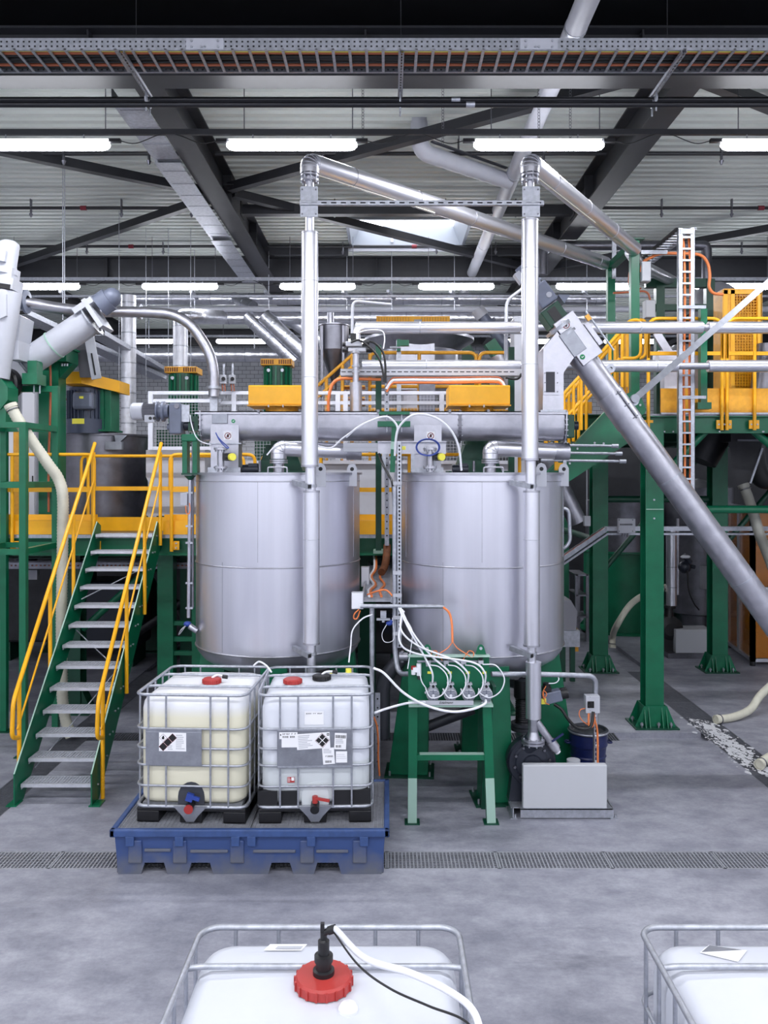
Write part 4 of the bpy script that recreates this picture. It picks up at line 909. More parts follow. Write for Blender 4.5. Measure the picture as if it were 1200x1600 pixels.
# blue drum
c = V((P(919, 1, 9.32).x, 9.32, 0)); t = thing('drum', 'navy blue steel drum with clamped lid behind the motor guard', 'drum', c)
m = MB(); m.lathe(c, [(.001, 0), (.185, 0), (.19, .01), (.19, .34), (.2, .355), (.19, .37), (.2, .46), (.212, .48), (.212, .61)], 36); obj('body', m, 'navy', t)
m = MB(); m.lathe(c, [(.001, .62), (.17, .625), (.19, .65), (.21, .65), (.222, .64), (.222, .615), (.21, .605)], 36); obj('lid', m, 'pvc_grey', t)
m = MB(); m.tube([(c.x+math.cos(a)*.217, c.y+math.sin(a)*.217, .628) for a in [k*2*math.pi/36 for k in range(36)]], .012, 6, closed=True); obj('clamp_ring', m, 'galv', t)
for s_ in (-1, 1):
    m = MB(); m.tube(spl([(c.x+s_*.2, c.y-.03, .5), (c.x+s_*.25, c.y-.04, .5), (c.x+s_*.25, c.y+.04, .5), (c.x+s_*.2, c.y+.03, .5)], 4), .012, 6); obj('handle', m, 'navy', t)

# ================================================================ STAIRCASE with yellow handrails
SX = -3.515; SW = .8; y0, z0 = 8.8, 0.; y1, z1 = 11.22, 2.69; NT = 13
t = thing('steel_staircase', 'steep green staircase with grating treads and yellow handrails', 'staircase', (SX, y0, 0))
def stair(u): return y0+(y1-y0)*u, z0+(z1-z0)*u
tread_me = None
for i in range(NT):
    y_, z_ = y0+.05+(y1-y0-.15)*i/(NT-1), .2+(z1-.2)*i/(NT-1)
    if tread_me is None:
        m = MB(); w = SW-.04; dp = .24
        m.bx(SX-w/2, SX+w/2, y_-.01, y_+.012, z_-.035, z_); m.bx(SX-w/2, SX+w/2, y_+dp-.006, y_+dp, z_-.035, z_); m.bx(SX-w/2, SX-w/2+.005, y_, y_+dp, z_-.06, z_); m.bx(SX+w/2-.005, SX+w/2, y_, y_+dp, z_-.06, z_)
        k = SX-w/2+.033
        while k < SX+w/2: m.bx(k-.0025, k+.0025, y_+.012, y_+dp, z_-.03, z_-.002); k += .033
        for j in range(1, 6): yy = y_+dp*j/6; m.bx(SX-w/2, SX+w/2, yy-.002, yy+.002, z_-.022, z_-.004)
        tr = obj('tread', m, 'tread_grate', t); tread_me = tr; ref = (y_, z_)
    else:
        o = tread_me.copy(); COL.objects.link(o); o.parent = t; o.location = tread_me.location+V((0, y_-ref[0], z_-ref[1])); ORG[o] = ORG[tread_me]
for s_ in (-1, 1):
    x_ = SX+s_*SW/2; m = MB()
    poly = [(x_, y0-.06, 0), (x_, y0+.16, 0), (x_, y1+.16, z1-.22), (x_, y1+.16, z1+.1), (x_, y1+.02, z1+.16), (x_, y0-.06, .34)]
    m.prism(poly, X*.012*s_); st = obj('stringer', m, 'green', t)
    m = MB(); m.beam((x_+s_*.006, y0-.06, .342), (x_+s_*.006, y1+.02, z1+.162), .014, .006); obj('stringer_flange', m, 'mint', st)
    m = MB(); m.bx(x_-.09 if s_ < 0 else x_-.02, x_+.02 if s_ < 0 else x_+.1, y0-.07, y0+.1, 0, .012); obj('foot_plate', m, 'green', st)
    for i in range(NT):
        y_, z_ = y0+.05+(y1-y0-.15)*i/(NT-1), .2+(z1-.2)*i/(NT-1)
        for dy in (.07, .17):
            m = MB(); m.bolt((x_+s_*.012, y_+dy, z_-.03), X*s_, .012, .012); obj('bolt', m, 'galv', st)
    # handrail with its posts
    hx_ = x_+s_*.05; off = .92
    def hp(u, o=off): a = stair(u); return V((hx_, a[0]+.02, a[1]+.2+o))
    top = [V((hx_, y1+.12, z1+1.08)), hp(1.0), hp(.0, .88)]
    lowend = hp(.0, .88)
    pts = [hp(1.02, .97), lowend, lowend+V((0, -.03, -.38)), lowend+V((0, .14, -.42))]
    m = MB(); m.tube(rnd(pts, .09, 6), .024, 10); hr = obj('handrail', m, 'yellow', t)
    m = MB(); m.tube([hp(1.02, .52), hp(.04, .45)], .012, 8); obj('knee_rail', m, 'yellow', t)
    for u in (.06, .4, .7, 1.0):
        a = hp(u, .0); m = MB(); m.cyl((hx_, a.y, a.z-.36 if u > .05 else .1), (hx_, a.y, a.z+off-.02), .023, n=10); obj('rail_post', m, 'yellow', t)
m = MB(); m.bx(SX-SW/2, SX+SW/2, y1+.15, y1+.17, z1-.26, z1-.02); obj('head_beam', m, 'green', t)
for a, b in (((SX-.38, 9.2, .25), (SX+.38, 10.2, 1.3)), ((SX+.38, 9.9, 1.1), (SX-.38, 10.4, 1.55)), ((SX-.38, 10.6, 1.9), (SX+.38, 11.1, 2.3))): m = MB(); m.cyl(a, b, .008, n=6); obj('cross_tie', m, 'galv', t)
# ================================================================ SMALL SIGN HELPERS (flat stickers, built as flat discs)
def no_hand(parent, c, nrm, r, upv=Z):
    c, nrm = V(c), V(nrm).normalized(); u, w = perp(nrm, upv)
    m = MB(); m.add([c+u*a*r*1.25+w*b*r*1.25 for a, b in ((-1, -1), (1, -1), (1, 1), (-1, 1))], [(0, 1, 2, 3)]); s = obj('sign_backing', m, 'paper', parent)
    m = MB(); m.disc(c+nrm*.001, r, nrm, 24, r*.78); k = r*.1; e = (u-w).normalized(); g = (u+w).normalized()
    m.add([c+nrm*.003+e*a*r*.82+g*b*k for a, b in ((-1, -1), (1, -1), (1, 1), (-1, 1))], [(0, 1, 2, 3)]); obj('sign_ring', m, 'sign_red', s)
    m = MB(); m.add([c+nrm*.002+u*a*r+w*b*r for a, b in ((-.25, -.5), (.2, -.5), (.35, .05), (.2, .5), (-.2, .5), (-.35, 0))], [tuple(range(6))]); obj('sign_hand', m, 'ink', s)
def check_mark(parent, c, nrm, r):
    c, nrm = V(c), V(nrm).normalized(); u, w = perp(nrm)
    m = MB(); m.disc(c, r, nrm, 18); s = obj('check_disc', m, 'sign_green', parent)
    m = MB(); pts = [(-.5, .05), (-.3, .2), (-.1, -.05), (.4, .45), (.55, .25), (-.1, -.4)]
    sg = 1 if u.x > 0 else -1
    m.add([c+nrm*.001+u*a*r*sg+w*b*r for a, b in pts], [(0, 1, 2, 5), (2, 3, 4, 5)]); obj('check_tick', m, 'paper', s)

# ================================================================ HORIZONTAL SCREW CONVEYOR OVER THE TANKS
SD = 9.5; r = .155
def s(x, y): return P(x, y, SD)
t = thing('screw_conveyor', 'horizontal stainless screw conveyor lying above both tanks', 'conveyor', V((0, SD, H+.05)))
zc = s(1, 668).z; xa, xb = s(318, 1).x, s(878, 1).x; zt = s(1, 646).z
m = MB(); n = 14; prof = [(-r, zt-zc)]+[(-r*math.cos(math.pi*k/n), -r*math.sin(math.pi*k/n)) for k in range(n+1)]+[(r, zt-zc)]
vs = []
for x_ in (xa, xb): vs += [(x_, SD+a, zc+b) for a, b in prof]
k = len(prof); m.add(vs, [(i, i+1, k+i+1, k+i) for i in range(k-1)], True); m.add(vs[:k], [tuple(range(k))]); m.add(vs[k:], [tuple(range(k-1, -1, -1))]); obj('trough', m, 'steel', t)
for a, b in ((310, 408), (410, 590), (592, 700), (703, 882)):
    m = MB(); m.bx(s(a, 1).x, s(b, 1).x, SD-r-.03, SD+r+.03, zt, zt+.012); m.bx(s(a, 1).x, s(b, 1).x, SD-r-.03, SD-r-.026, zt-.02, zt+.012); obj('cover_plate', m, 'steel', t)
for x_ in (408, 591, 701, 760):
    m = MB(); m.box(s(x_, 644), (.03, 2*r+.09, .03)); obj('cover_clamp', m, 'dark_steel', t)
def ring_plate(x_, ro, th, mt, nm):
    m = MB(); pp = [(ro*math.cos(a), ro*math.sin(a)) for a in [k*2*math.pi/24 for k in range(24)]]
    m.prism([(x_-th/2, SD-ro, zt+.02), (x_-th/2, SD-ro, zc)]+[(x_-th/2, SD-ro*math.cos(math.pi*k/12), zc-ro*math.sin(math.pi*k/12)) for k in range(1, 12)]+[(x_-th/2, SD+ro, zc), (x_-th/2, SD+ro, zt+.02)], X*th); o = obj(nm, m, mt, t)
    for k in range(5):
        m = MB()
        for sg in (-1, 1): m.bolt((x_+sg*th/2, SD-ro+.014, zt-.02-k*.06), X*sg, .01, .012)
        obj('flange_bolt', m, 'galv', o)
ring_plate(s(318, 1).x, .19, .014, 'steel', 'end_plate'); ring_plate(s(880, 1).x, .19, .014, 'steel', 'end_plate')
ring_plate(s(717, 1).x, .18, .03, 'dark_steel', 'joint_flange')
m = MB(); m.bx(s(882, 1).x, s(895, 1).x, SD-.1, SD+.1, zc-.12, zc+.14); bg = obj('bearing_housing', m, 'green_dark', t, bevel=.01)
m = MB(); m.cyl(s(889, 665), s(903, 665), .05, n=14); obj('bearing', m, 'black_iron', bg)
# hatch, chutes, signs
m = MB(); a, b = s(336, 663), s(360, 648); m.bx(a.x, b.x, SD-r-.02, SD-r+.02, a.z, b.z); obj('hatch', m, 'plate_grey', t, bevel=.004)
check_mark(t, P(364.5, 658, SD-r-.004), -Y, .022)
yc = SD-r-.012
for x0_, x1_, nm in ((329, 373, 0), (647, 690, 1)):
    a, b = P(x0_, 692, yc), P(x1_, 664, yc); m = MB(); m.bx(a.x, b.x, yc, SD+.1, a.z, b.z); ch = obj('chute', m, 'steel', t)
    m = MB(); m.bx(a.x+.0, b.x-.005, yc+.01, SD+.08, H+.01, a.z); obj('chute_neck', m, 'steel', ch)
    m = MB(); m.bx(a.x-.02, b.x+.03, yc-.02, SD+.12, a.z-.012, a.z); obj('chute_flange', m, 'galv', ch)
    m = MB(); m.bx(a.x-.03, b.x+.02, yc-.01, SD+.1, H+.012, H+.07); obj('chute_foot', m, 'galv', ch)
    no_hand(ch, P(x1_-17, 681, yc-.003), -Y, .037)
    textlines(ch, P(x0_+9, 1, yc).x, P(1, 678, yc).z, .09, 5, .017, yc-.002, 'print_grey', .003)
# slide valve with actuator bodies in front of each chute
for x_, lab in ((345, 'left'), (672, 'right')):
    t2_ = thing('sampling_valve', 'steel sampling valve with yellow knob on the tank nearer the %s' % ('staircase' if lab == 'left' else 'slanting conveyor'), 'valve', P(x_, 738, 9.1), 'sampling valves on the tank lids')
    d = 9.1
    m = MB(); m.cyl(P(x_, 737.5, d), P(x_, 699, d), .038, n=16); obj('stem', m, 'steel', t2_)
    for yy in (732, 703):
        m = MB(); m.cyl(P(x_, yy, d), P(x_, yy-3, d), .075, n=18); fl = obj('flange', m, 'steel', t2_)
        for k in range(6):
            g = k*math.pi/3; m = MB(); c = P(x_, yy+1, d)+V((math.cos(g)*.06, math.sin(g)*.06, -.015)); m.cyl(c, c+Z*.055, .008, n=6); obj('bolt', m, 'galv', fl)
    m = MB(); c = P(x_+8, 714, d); m.cyl(c, c+X*.07, .045, n=14); m.box(c+X*.02, (.09, .07, .08)); obj('positioner', m, 'black', t2_)
    m = MB(); m.cyl(P(x_+16, 714, d-.02), P(x_+19, 714, d-.06), .04, n=16); obj('knob', m, 'valve_yellow', t2_)
hose([P(337, 676, 9.05), P(340, 682, 9.04), P(347, 690, 9.04), P(357, 699, 9.05), P(353, 699, 9.03), P(343, 688, 9.02), P(338, 678, 9.02)], .006, 'blue', 'blue coiled cord pressed against the chute nearer the staircase', 'cable', 'blue_cord', 6)
m = MB(); c = P(668.5, 699, 9.02)
for k in range(3): m.tube([c+V((math.cos(g)*(.118+.006*k), -.01*k, math.sin(g)*(.085+.004*k))) for g in [i*2*math.pi/36 for i in range(36)]], .005, 6, closed=True)
obj('blue_cord', m, 'blue', None, 'coil of blue cord hung round the right sampling valve', 'cable')
# small lid fittings
for tx, lab in ((TX1, 'nearer the staircase'), (TX2, 'nearer the slanting conveyor')):
    dx = tx-TX1
    t_ = thing('lid_nozzle', 'shiny steel outlet elbow on the lid of the tank '+lab, 'pipe', V((tx-.0+.03, 9.3, H+.012)), 'lid outlet elbows')
    b = P(435.5, 738, 9.3)+X*dx
    m = MB(); m.cyl(b+Z*0, b+Z*.12, .06, n=18); obj('stub', m, 'steel', t_)
    m = MB(); m.lathe(b+Z*.1, [(.06, 0), (.1, 0), (.1, .018), (.065, .018), (.065, .024), (.1, .024), (.1, .042), (.06, .042)], 20); obj('flange', m, 'steel', t_)
    pth = rnd([b+Z*.15, b+Z*.27, b+V((.8, .2, .24))], .18, 6); m = MB(); m.tube(pth, .088, 20); e_ = obj('elbow', m, 'jacket', t_)
    for k in (1, 3, 5, 7, 8):
        if k < len(pth)-1:
            tg = (pth[k+1]-pth[k-1]).normalized(); u, w = perp(tg); m = MB(); m.tube([pth[k]+(u*math.cos(g)+w*math.sin(g))*.089 for g in [i*2*math.pi/22 for i in range(22)]], .004, 5, closed=True); obj('seam_ring', m, 'steel', e_)
    m = MB(); c = b+V((.8, .2, .24)); m.cyl(c-X*.05, c+X*.12, .1, n=20); obj('joint_collar', m, 'steel', t_)
    m = MB(); c = P(406, 737, 9.2)+X*dx; m.cyl(c, c+Z*.08, .016, n=10); m.cyl(c+Z*.08, c+Z*.12, .014, n=8); obj('plug', m, 'dark_steel', t_)
    m = MB(); c = P(393, 733, 9.4)+X*dx; m.cyl(c-X*.1, c+X*.08, .05, n=12); m.box(c+V((.02, 0, .04)), (.1, .08, .05)); obj('small_motor', m, 'black_iron', t_)
# agitator drives behind the conveyor
AG = None
for tx, lab in ((TX1, 'first'), (TX2, 'second')):
    c = V((tx-.01, 10.1, H+.012))
    if AG is None:
        AG = thing('agitator_drive', '', 'drive', (0, 0, 0), 'agitator drives on the tanks', local=True)
        m = MB(); m.prism([(-.28, -.2, 0), (.28, -.2, 0), (.16, -.2, .33), (-.16, -.2, .33)], Y*.42); obj('pedestal', m, 'green_dark', AG, bevel=.008)
        m = MB(); m.bx(-.36, .36, -.28, .28, 0, .02); obj('base_plate', m, 'green_dark', AG)
        m = MB(); m.cyl((0, 0, .33), (0, 0, .62), .14, n=24); m.cyl((0, 0, .56), (0, 0, .66), .26, .3, n=24); obj('bearing_column', m, 'green_dark', AG)
        for sg in (-.33, .2): m = MB(); m.bx(sg, sg+.14, -.16, .1, .64, .68); obj('motor_bracket', m, 'green_dark', AG)
        m = MB(); m.cyl((0, 0, .66), (0, 0, .8), .2, n=20); obj('pulley', m, 'mustard', AG)
        m = MB(); m.bx(-.36, .36, -.3, .22, .8, 1.03); g_ = obj('belt_guard', m, 'yellow', AG, bevel=.012)
        m = MB(); m.bx(-.37, .37, -.31, .23, .785, .8); obj('guard_lip', m, 'mustard', g_)
        for x_ in (-.12, .05): m = MB(); m.cyl((x_, -.3, .77), (x_, -.3, .8), .012, n=6); obj('guard_screw', m, 'galv', g_)
        m = MB(); m.tube([(math.cos(g)*.03+.12, -.26, .66+math.sin(g)*.03) for g in [i*2*math.pi/14 for i in range(14)]], .009, 6, closed=True); obj('eye_bolt', m, 'galv', AG)
        o = AG
    else: o = copy_tree(AG)
    o.location = c; o['label'] = 'yellow belt guard on a green agitator pedestal above the %s' % ('tank nearer the staircase' if lab == 'first' else 'tank nearer the slanting conveyor')
# green T support of the conveyor
t = thing('conveyor_support', 'green T shaped bracket holding the conveyor between the tanks', 'support', P(614, 738, 9.15))
d = 9.2
m = MB(); m.beam(P(613, 738, d), P(616, 664, d), .055, .055, Y); st = obj('post', m, 'green', t)
m = MB(); m.beam(P(614, 702, d-.029), P(615, 690, d-.029), .055, .002, Y); obj('pale_band', m, 'mint', st)
m = MB(); a, b = P(590, 667, d), P(641, 658.5, d); m.bx(a.x, b.x, d-.05, d+.05, a.z, b.z); obj('cross_head', m, 'green', t)
m = MB(); a, b = P(592, 648, d), P(640, 643.5, d); m.bx(a.x, b.x, d-.05, d+.3, a.z, b.z); obj('upper_flange', m, 'green', t)
for x_ in (604.5, 627.5): m = MB(); m.cyl(P(x_, 675, d-.02), P(x_, 646, d-.02), .007, n=8); m.cyl(P(x_, 657, d-.02), P(x_, 654, d-.02), .015, n=6); obj('threaded_rod', m, 'galv', t)
hose([P(541, 683, 8.95), P(560, 667, 8.9), P(585, 655, 8.88), P(603, 651, 8.88), P(614, 657, 8.88), P(621, 668, 8.9), P(619, 685, 8.95), P(617, 710, 9.0)], .011, 'white_hose', 'white hose arching left in front of the conveyor from the slotted channel')
hose([P(617, 712, 8.98), P(618, 690, 8.92), P(623, 668, 8.88), P(640, 651, 8.86), P(660, 647, 8.86), P(685, 655, 8.87), P(705, 673, 8.9), P(717, 700, 8.95), P(721, 735, 9.05)], .012, 'white_hose', 'white hose arching right in front of the conveyor down to the tank lid')
hose([P(417, 711, 8.95), P(430, 698, 8.95), P(455, 691, 8.95), P(480, 692, 8.95), P(515, 700, 8.95), P(535, 685, 8.93), P(560, 667, 8.9)], .008, 'white_hose', 'thin white hose draped over the outlet elbow nearer the staircase')
# pneumatic cylinder and beam between the tanks
t = thing('actuator_beam', 'pale pneumatic cylinder on a steel beam between the tank tops', 'actuator', P(600, 712, 9.3))
d = 9.3; a, b = P(536, 706, d), P(590, 692, d); m = MB(); m.bx(a.x, b.x, d, d+.1, a.z, b.z); cy = obj('cylinder', m, 'light_grey', t, bevel=.006)
m = MB(); m.bx(a.x, b.x, d-.004, d, (a.z+b.z)/2-.008, (a.z+b.z)/2+.008); obj('cylinder_groove', m, 'print_grey', cy)
a, b = P(590, 709, d), P(697, 691, d); m = MB(); m.bx(a.x, b.x, d+.02, d+.03, a.z, b.z); m.bx(a.x, b.x, d-.03, d+.03, b.z, b.z+.01); bm = obj('beam', m, 'steel', t)
m = MB(); c = P(631, 700, d+.015); m.bx(c.x-.02, c.x+.02, d+.012, d+.02, c.z-.02, c.z+.02); obj('yellow_tag', m, 'valve_yellow', bm)
for x_ in (600, 645, 678):
    m = MB(); a, b = P(x_-3, 737, d+.03), P(x_+3, 709, d+.03); m.bx(a.x, b.x, d+.01, d+.05, H+.012 if False else a.z, b.z); obj('strut', m, 'galv', t)
hose([P(592, 709, 9.28), P(598, 725, 9.2), P(607, 742, 9.0), P(613, 755, 8.85), P(615, 790, 8.75)], .014, 'black_cable', 'black cable running from the pale cylinder into the conduit', 'cable', 'cable')

# ---------------------------------------------------------------- gear motor at the left end of the conveyor
t = thing('gear_motor', 'grey gear motor driving the left end of the horizontal conveyor', 'motor', P(270, 690, 9.5))
d = 9.5
def g(x, y): return P(x, y, d)
m = MB(); a = g(206, 643); b = g(224, 643); m.lathe(a, [(.0, 0), (.085, 0), (.1, .02), (.1, .14)], 24, ax=X); obj('fan_cowl', m, 'light_grey', t)
m = MB(); m.cyl(g(223, 643), g(245, 643), .085, n=24); mo = obj('stator', m, 'black_iron', t)
for k in range(14): m = MB(); zz = -.08+k*.0125; w_ = math.sqrt(max(.0001, .1**2-zz**2)); c = g(234, 643); m.bx(g(223.5, 1).x, g(244.5, 1).x, d-w_, d+w_, c.z+zz-.002, c.z+zz+.002); obj('cooling_fin', m, 'dark_steel', mo)
m = MB(); m.lathe(g(245, 643), [(.08, 0), (.115, .005), (.115, .02), (.08, .025), (.08, .06), (.115, .065), (.115, .09), (.08, .1), (.075, .14)], 24, ax=X); obj('adapter', m, 'motor_grey', t)
m = MB(); a, b = g(268, 679), g(287, 631); m.bx(a.x, b.x, d-.13, d+.1, a.z, b.z); gb = obj('gearbox', m, 'motor_grey', t, bevel=.02)
m = MB(); c = g(281, 636); m.cyl(c-Y*.13, c-Y*.15, .03, n=14); obj('gearbox_cap', m, 'dark_steel', gb)
m = MB(); m.cyl(g(262, 667), g(268, 667), .04, n=14); obj('shaft_plug', m, 'motor_grey', gb)
m = MB(); a, b = g(231, 661), g(246, 650); m.bx(a.x, b.x, d-.14, d-.05, a.z, b.z); tb = obj('terminal_box', m, 'light_grey', t, bevel=.005)
for x_ in (235, 241.5): m = MB(); c = P(x_, 653.5, d-.14); m.cyl(c, c-Y*.01, .018, n=10); obj('gland', m, 'black', tb)
m = MB(); m.cyl(g(287, 665), g(312, 665), .03, n=12); m.cyl(g(289, 665), g(296, 665), .06, n=14); m.cyl(g(301, 665), g(305, 665), .075, n=14); obj('coupling', m, 'black_iron', t)
m = MB(); a, b = g(296, 674), g(311, 651); m.bx(a.x, b.x, d-.06, d+.12, a.z, b.z); obj('bearing_block', m, 'green_dark', t)
m = MB(); m.bx(g(287, 1).x, g(299, 1).x, d-.1, d-.08, g(1, 660).z, g(1, 634).z); m.cyl(g(293, 666), g(293, 680), .012, n=8); obj('torque_arm', m, 'galv', t)
hose([P(297, 648, 9.2), P(299, 662, 9.2), P(305, 680, 9.2), P(314, 690, 9.25), P(330, 695, 9.3)], .006, 'white_hose', 'thin white cable curving below the gear motor coupling', 'cable', 'cable')
# sensor column left of the first tank
t = thing('level_column', 'green capped level tube standing close beside the tank nearer the staircase', 'column', P(295, 985, 9.3))
d = 9.3
m = MB(); a, b = P(286, 690, d), P(310, 679, d); m.bx(a.x, b.x, d-.09, d+.09, a.z, b.z); obj('cap', m, 'green', t, bevel=.012)
for x0_, x1_ in ((287, 294.5), (303, 310)):
    m = MB(); a, b = P(x0_, 740, d), P(x1_, 690, d); m.bx(a.x, b.x, d-.07, d+.07, a.z, b.z); obj('guard_side', m, 'green', t)
m = MB(); a, b = P(286, 742, d), P(311, 739, d); m.bx(a.x, b.x, d-.08, d+.08, a.z, b.z); m.lathe(P(297, 750, d), [(.02, 0), (.07, .05)], 12); obj('funnel', m, 'green_dark', t)
m = MB(); m.cyl(P(297, 745, d), P(294.5, 965, d), .02, n=12); tb = obj('tube', m, 'steel', t)
m = MB(); m.bx(P(300, 1, d).x-.01, P(300, 1, d).x+.012, d+.02, d+.05, P(1, 950, d).z, P(1, 690, d).z); obj('slotted_strip', m, 'dark_steel', t)
for yy in (770, 822, 848, 911, 950): m = MB(); m.box(P(296, yy, d), (.08, .03, .02)); obj('clamp', m, 'galv', t)
m = MB(); c = P(288, 780, d); m.box(c, (.075, .06, .14)); jb = obj('sensor_box', m, 'light_grey', t, bevel=.006)
m = MB(); m.tube(spl([P(290, 790, d-.02), P(291, 800, d-.03), P(295, 803, d-.03), P(297, 796, d-.02), P(296, 786, d-.02)], 5), .006, 6); obj('sensor_cable', m, 'orange', jb)
m = MB(); m.sph(P(293, 975, d), .045, 12, 8, (1, .8, .7)); obj('blue_valve', m, 'blue', t)
m = MB(); m.cyl(P(296, 978, d), P(308, 986, d), .035, n=12); m.tube(spl([P(290, 978, d-.02), P(283, 988, d-.04), P(279, 992, d-.04), P(283, 984, d-.04), P(291, 977, d-.02)], 4), .006, 5); obj('spout', m, 'steel', t)
# ================================================================ SLANTING SCREW CONVEYOR (right)
CD_ = 9.5
def k_(x, y, dd=0): return P(x, y, CD_+dd)
A, B = k_(873, 508), k_(1372, 1198); ax = (B-A).normalized(); up_ = Y.cross(ax).normalized()
if up_.z < 0: up_ = -up_
t = thing('slanting_conveyor', 'long slanting stainless screw conveyor tube crossing the right side', 'conveyor', V((B.x, CD_, 0)))
m = MB(); m.cyl(A+ax*.25, B, .15, n=36); tb = obj('tube', m, 'steel', t)
m = MB(); m.cyl(A+ax*.05, A+ax*.3, .145, n=30); obj('inlet_barrel', m, 'plate_grey', t)
def along(px_):                                  # axis point at pixel column px_
    u = (P(px_, 0, CD_).x-A.x)/(B.x-A.x); return A+(B-A)*u
for px_, th in ((866, .02), (884, .015), (1046, .01), (1160, .01)):
    c = along(px_) if px_ > 873 else A+ax*.03
    m = MB(); m.lathe(c, [(.15, -th), (.19 if px_ < 890 else .153, -th), (.19 if px_ < 890 else .153, th), (.15, th)], 32, ax=ax); obj('flange', m, 'galv', tb)
# sleeve with hinged hatch
m = MB(); c0, c1 = along(951), along(984); m.cyl(c0, c1, .158, n=36); sl = obj('hatch_sleeve', m, 'steel', t)
m = MB(); o_ = -Y*.155+up_*.06; m.cyl(c0.lerp(c1, .05)+o_, c0.lerp(c1, .95)+o_, .009, n=8); obj('hatch_hinge', m, 'dark_steel', sl)
for u in (.1, .5, .9): m = MB(); c = c0.lerp(c1, u)+o_; m.beam(c-up_*.04, c+up_*.03, .02, .012); obj('hinge_leaf', m, 'dark_steel', sl)
# head: inspection box, chute with window
Rm = Matrix((ax, Y, up_)).transposed()
m = MB(); c = along(893); m.box(c+up_*.045-Y*.0, (.58, .34, .27), Rm); hb = obj('head_box', m, 'steel', t, bevel=.006)
m = MB(); m.box(c+ax*.0-Y*.172-up_*.03, (.3, .012, .17), Rm); obj('inspection_cover', m, 'plate_grey', hb, bevel=.004)
no_hand(hb, c-ax*.2-Y*.173+up_*.02, -Y, .042)
check_mark(hb, c+ax*.2-Y*.173-up_*.04, -Y, .03)
m = MB(); m.box(c+up_*.225+ax*.06, (.3, .28, .06), Rm); lc = obj('upper_lid', m, 'steel', t, bevel=.005)
m = MB(); c2 = c+up_*.27-Y*.17-ax*.12; m.box(c2, (.07, .03, .05), Rm); obj('lid_latch', m, 'brass', lc)
m = MB(); m.cyl(c+up_*.31-ax*.2-Y*.1, c+up_*.31+ax*.35-Y*.1, .012, n=8); obj('lid_bar', m, 'galv', lc)
# vertical chute down to the horizontal conveyor
m = MB(); xa_, xb_ = k_(844, 1).x, k_(876, 1).x; z_t, z_b = k_(1, 560).z, k_(1, 645).z
m.prism([(xa_, CD_-.16, z_b), (xb_, CD_-.16, z_b), (xb_, CD_-.16, k_(1, 585).z), (k_(893, 1).x, CD_-.16, k_(1, 560).z), (k_(866, 1).x, CD_-.16, k_(1, 522).z), (k_(845, 1).x, CD_-.16, k_(1, 548).z)], Y*.32); ch = obj('discharge_chute', m, 'steel', t)
m = MB(); a, b = P(849, 617, CD_-.165), P(873, 578, CD_-.165); m.bx(a.x, b.x, CD_-.172, CD_-.16, a.z, b.z); wf = obj('window_frame', m, 'steel', ch)
m = MB(); a, b = P(853, 613, CD_-.174), P(867, 581, CD_-.174); m.bx(a.x, b.x, CD_-.176, CD_-.172, a.z, b.z); obj('window_glass', m, 'glass_dark', wf)
for x_ in (851.5, 871):
    for yy in (583, 598, 612): m = MB(); m.bolt(P(x_, yy, CD_-.172), -Y, .008, .01); obj('screw', m, 'dark_steel', wf)
m = MB(); m.bx(xa_+.02, xb_-.02, CD_-.14, CD_+.14, z_b-.01, k_(1, 620).z); obj('rubber_sleeve', m, 'pvc_grey', ch) if False else None
m = MB(); m.bx(xa_-.03, xb_+.03, CD_-.19, CD_+.19, z_b-.005, z_b+.02); obj('chute_flange', m, 'galv', ch)
# drive at the head
gc = A-ax*.2
m = MB(); m.box(A-ax*.12, (.22, .26, .24), Rm); gf = obj('lantern', m, 'green_dark', t, bevel=.01)
m = MB(); m.box(A-ax*.12-Y*.132, (.16, .01, .1), Rm); obj('lantern_opening', m, 'black', gf)
m = MB(); m.box(A-ax*.38+up_*.04, (.26, .22, .22), Rm); gm = obj('gearbox', m, 'motor_grey', t, bevel=.02)
m = MB(); m.cyl(A-ax*.34-Y*.11+up_*.08, A-ax*.34-Y*.13+up_*.08, .032, n=14); obj('gearbox_cap', m, 'light_grey', gm)
m = MB(); m.prism([A-ax*.28-Y*.1+up_*.17, A-ax*.16-Y*.1+up_*.17, A-ax*.2-Y*.1+up_*.28], Y*.2); obj('torque_bracket', m, 'motor_grey', gm)
m = MB(); c = A-ax*.5+up_*.05; m.cyl(c, c-ax*.1, .08, n=20); m.cyl(c-ax*.04, c-ax*.06, .1, n=20); m.cyl(c-ax*.1, c-ax*.3, .085, n=20); mt_ = obj('motor', m, 'motor_grey', t)
m = MB(); m.box(c-ax*.2-up_*.1, (.13, .12, .07), Rm); obj('terminal_box', m, 'light_grey', mt_)
for px_ in (933, 970):
    c = along(px_)+up_*.19; m = MB(); m.lathe(c-Y*.015, [(.0, 0), (.05, 0), (.05, .03), (.0, .03)], 16, ax=Y); m.beam(c, c-up_*.08, .05, .03); obj('pad_eye', m, 'galv', t)
    m = MB(); m.disc(c-Y*.0165, .018, -Y, 12); obj('pad_hole', m, 'ink', t)
m = MB(); m.box(V((B.x, CD_, .1)), (.5, .5, .2)); m.box(B+V((0, 0, -.02)), (.42, .42, .3), Rm); obj('foot_hopper', m, 'steel', t)
# strut
m = MB(); a, b = along(968)+up_*.2-Y*.05, P(1215, 428, 10.6); b = a+(b-a)*1.95; m.beam(a, b, .075, .012, Y); m.cyl(a-Y*.02, a+Y*.02, .05, n=14)
obj('tie_bar', m, 'plate_grey', None, 'flat grey tie bar slanting up from the conveyor tube to the right', 'bar')

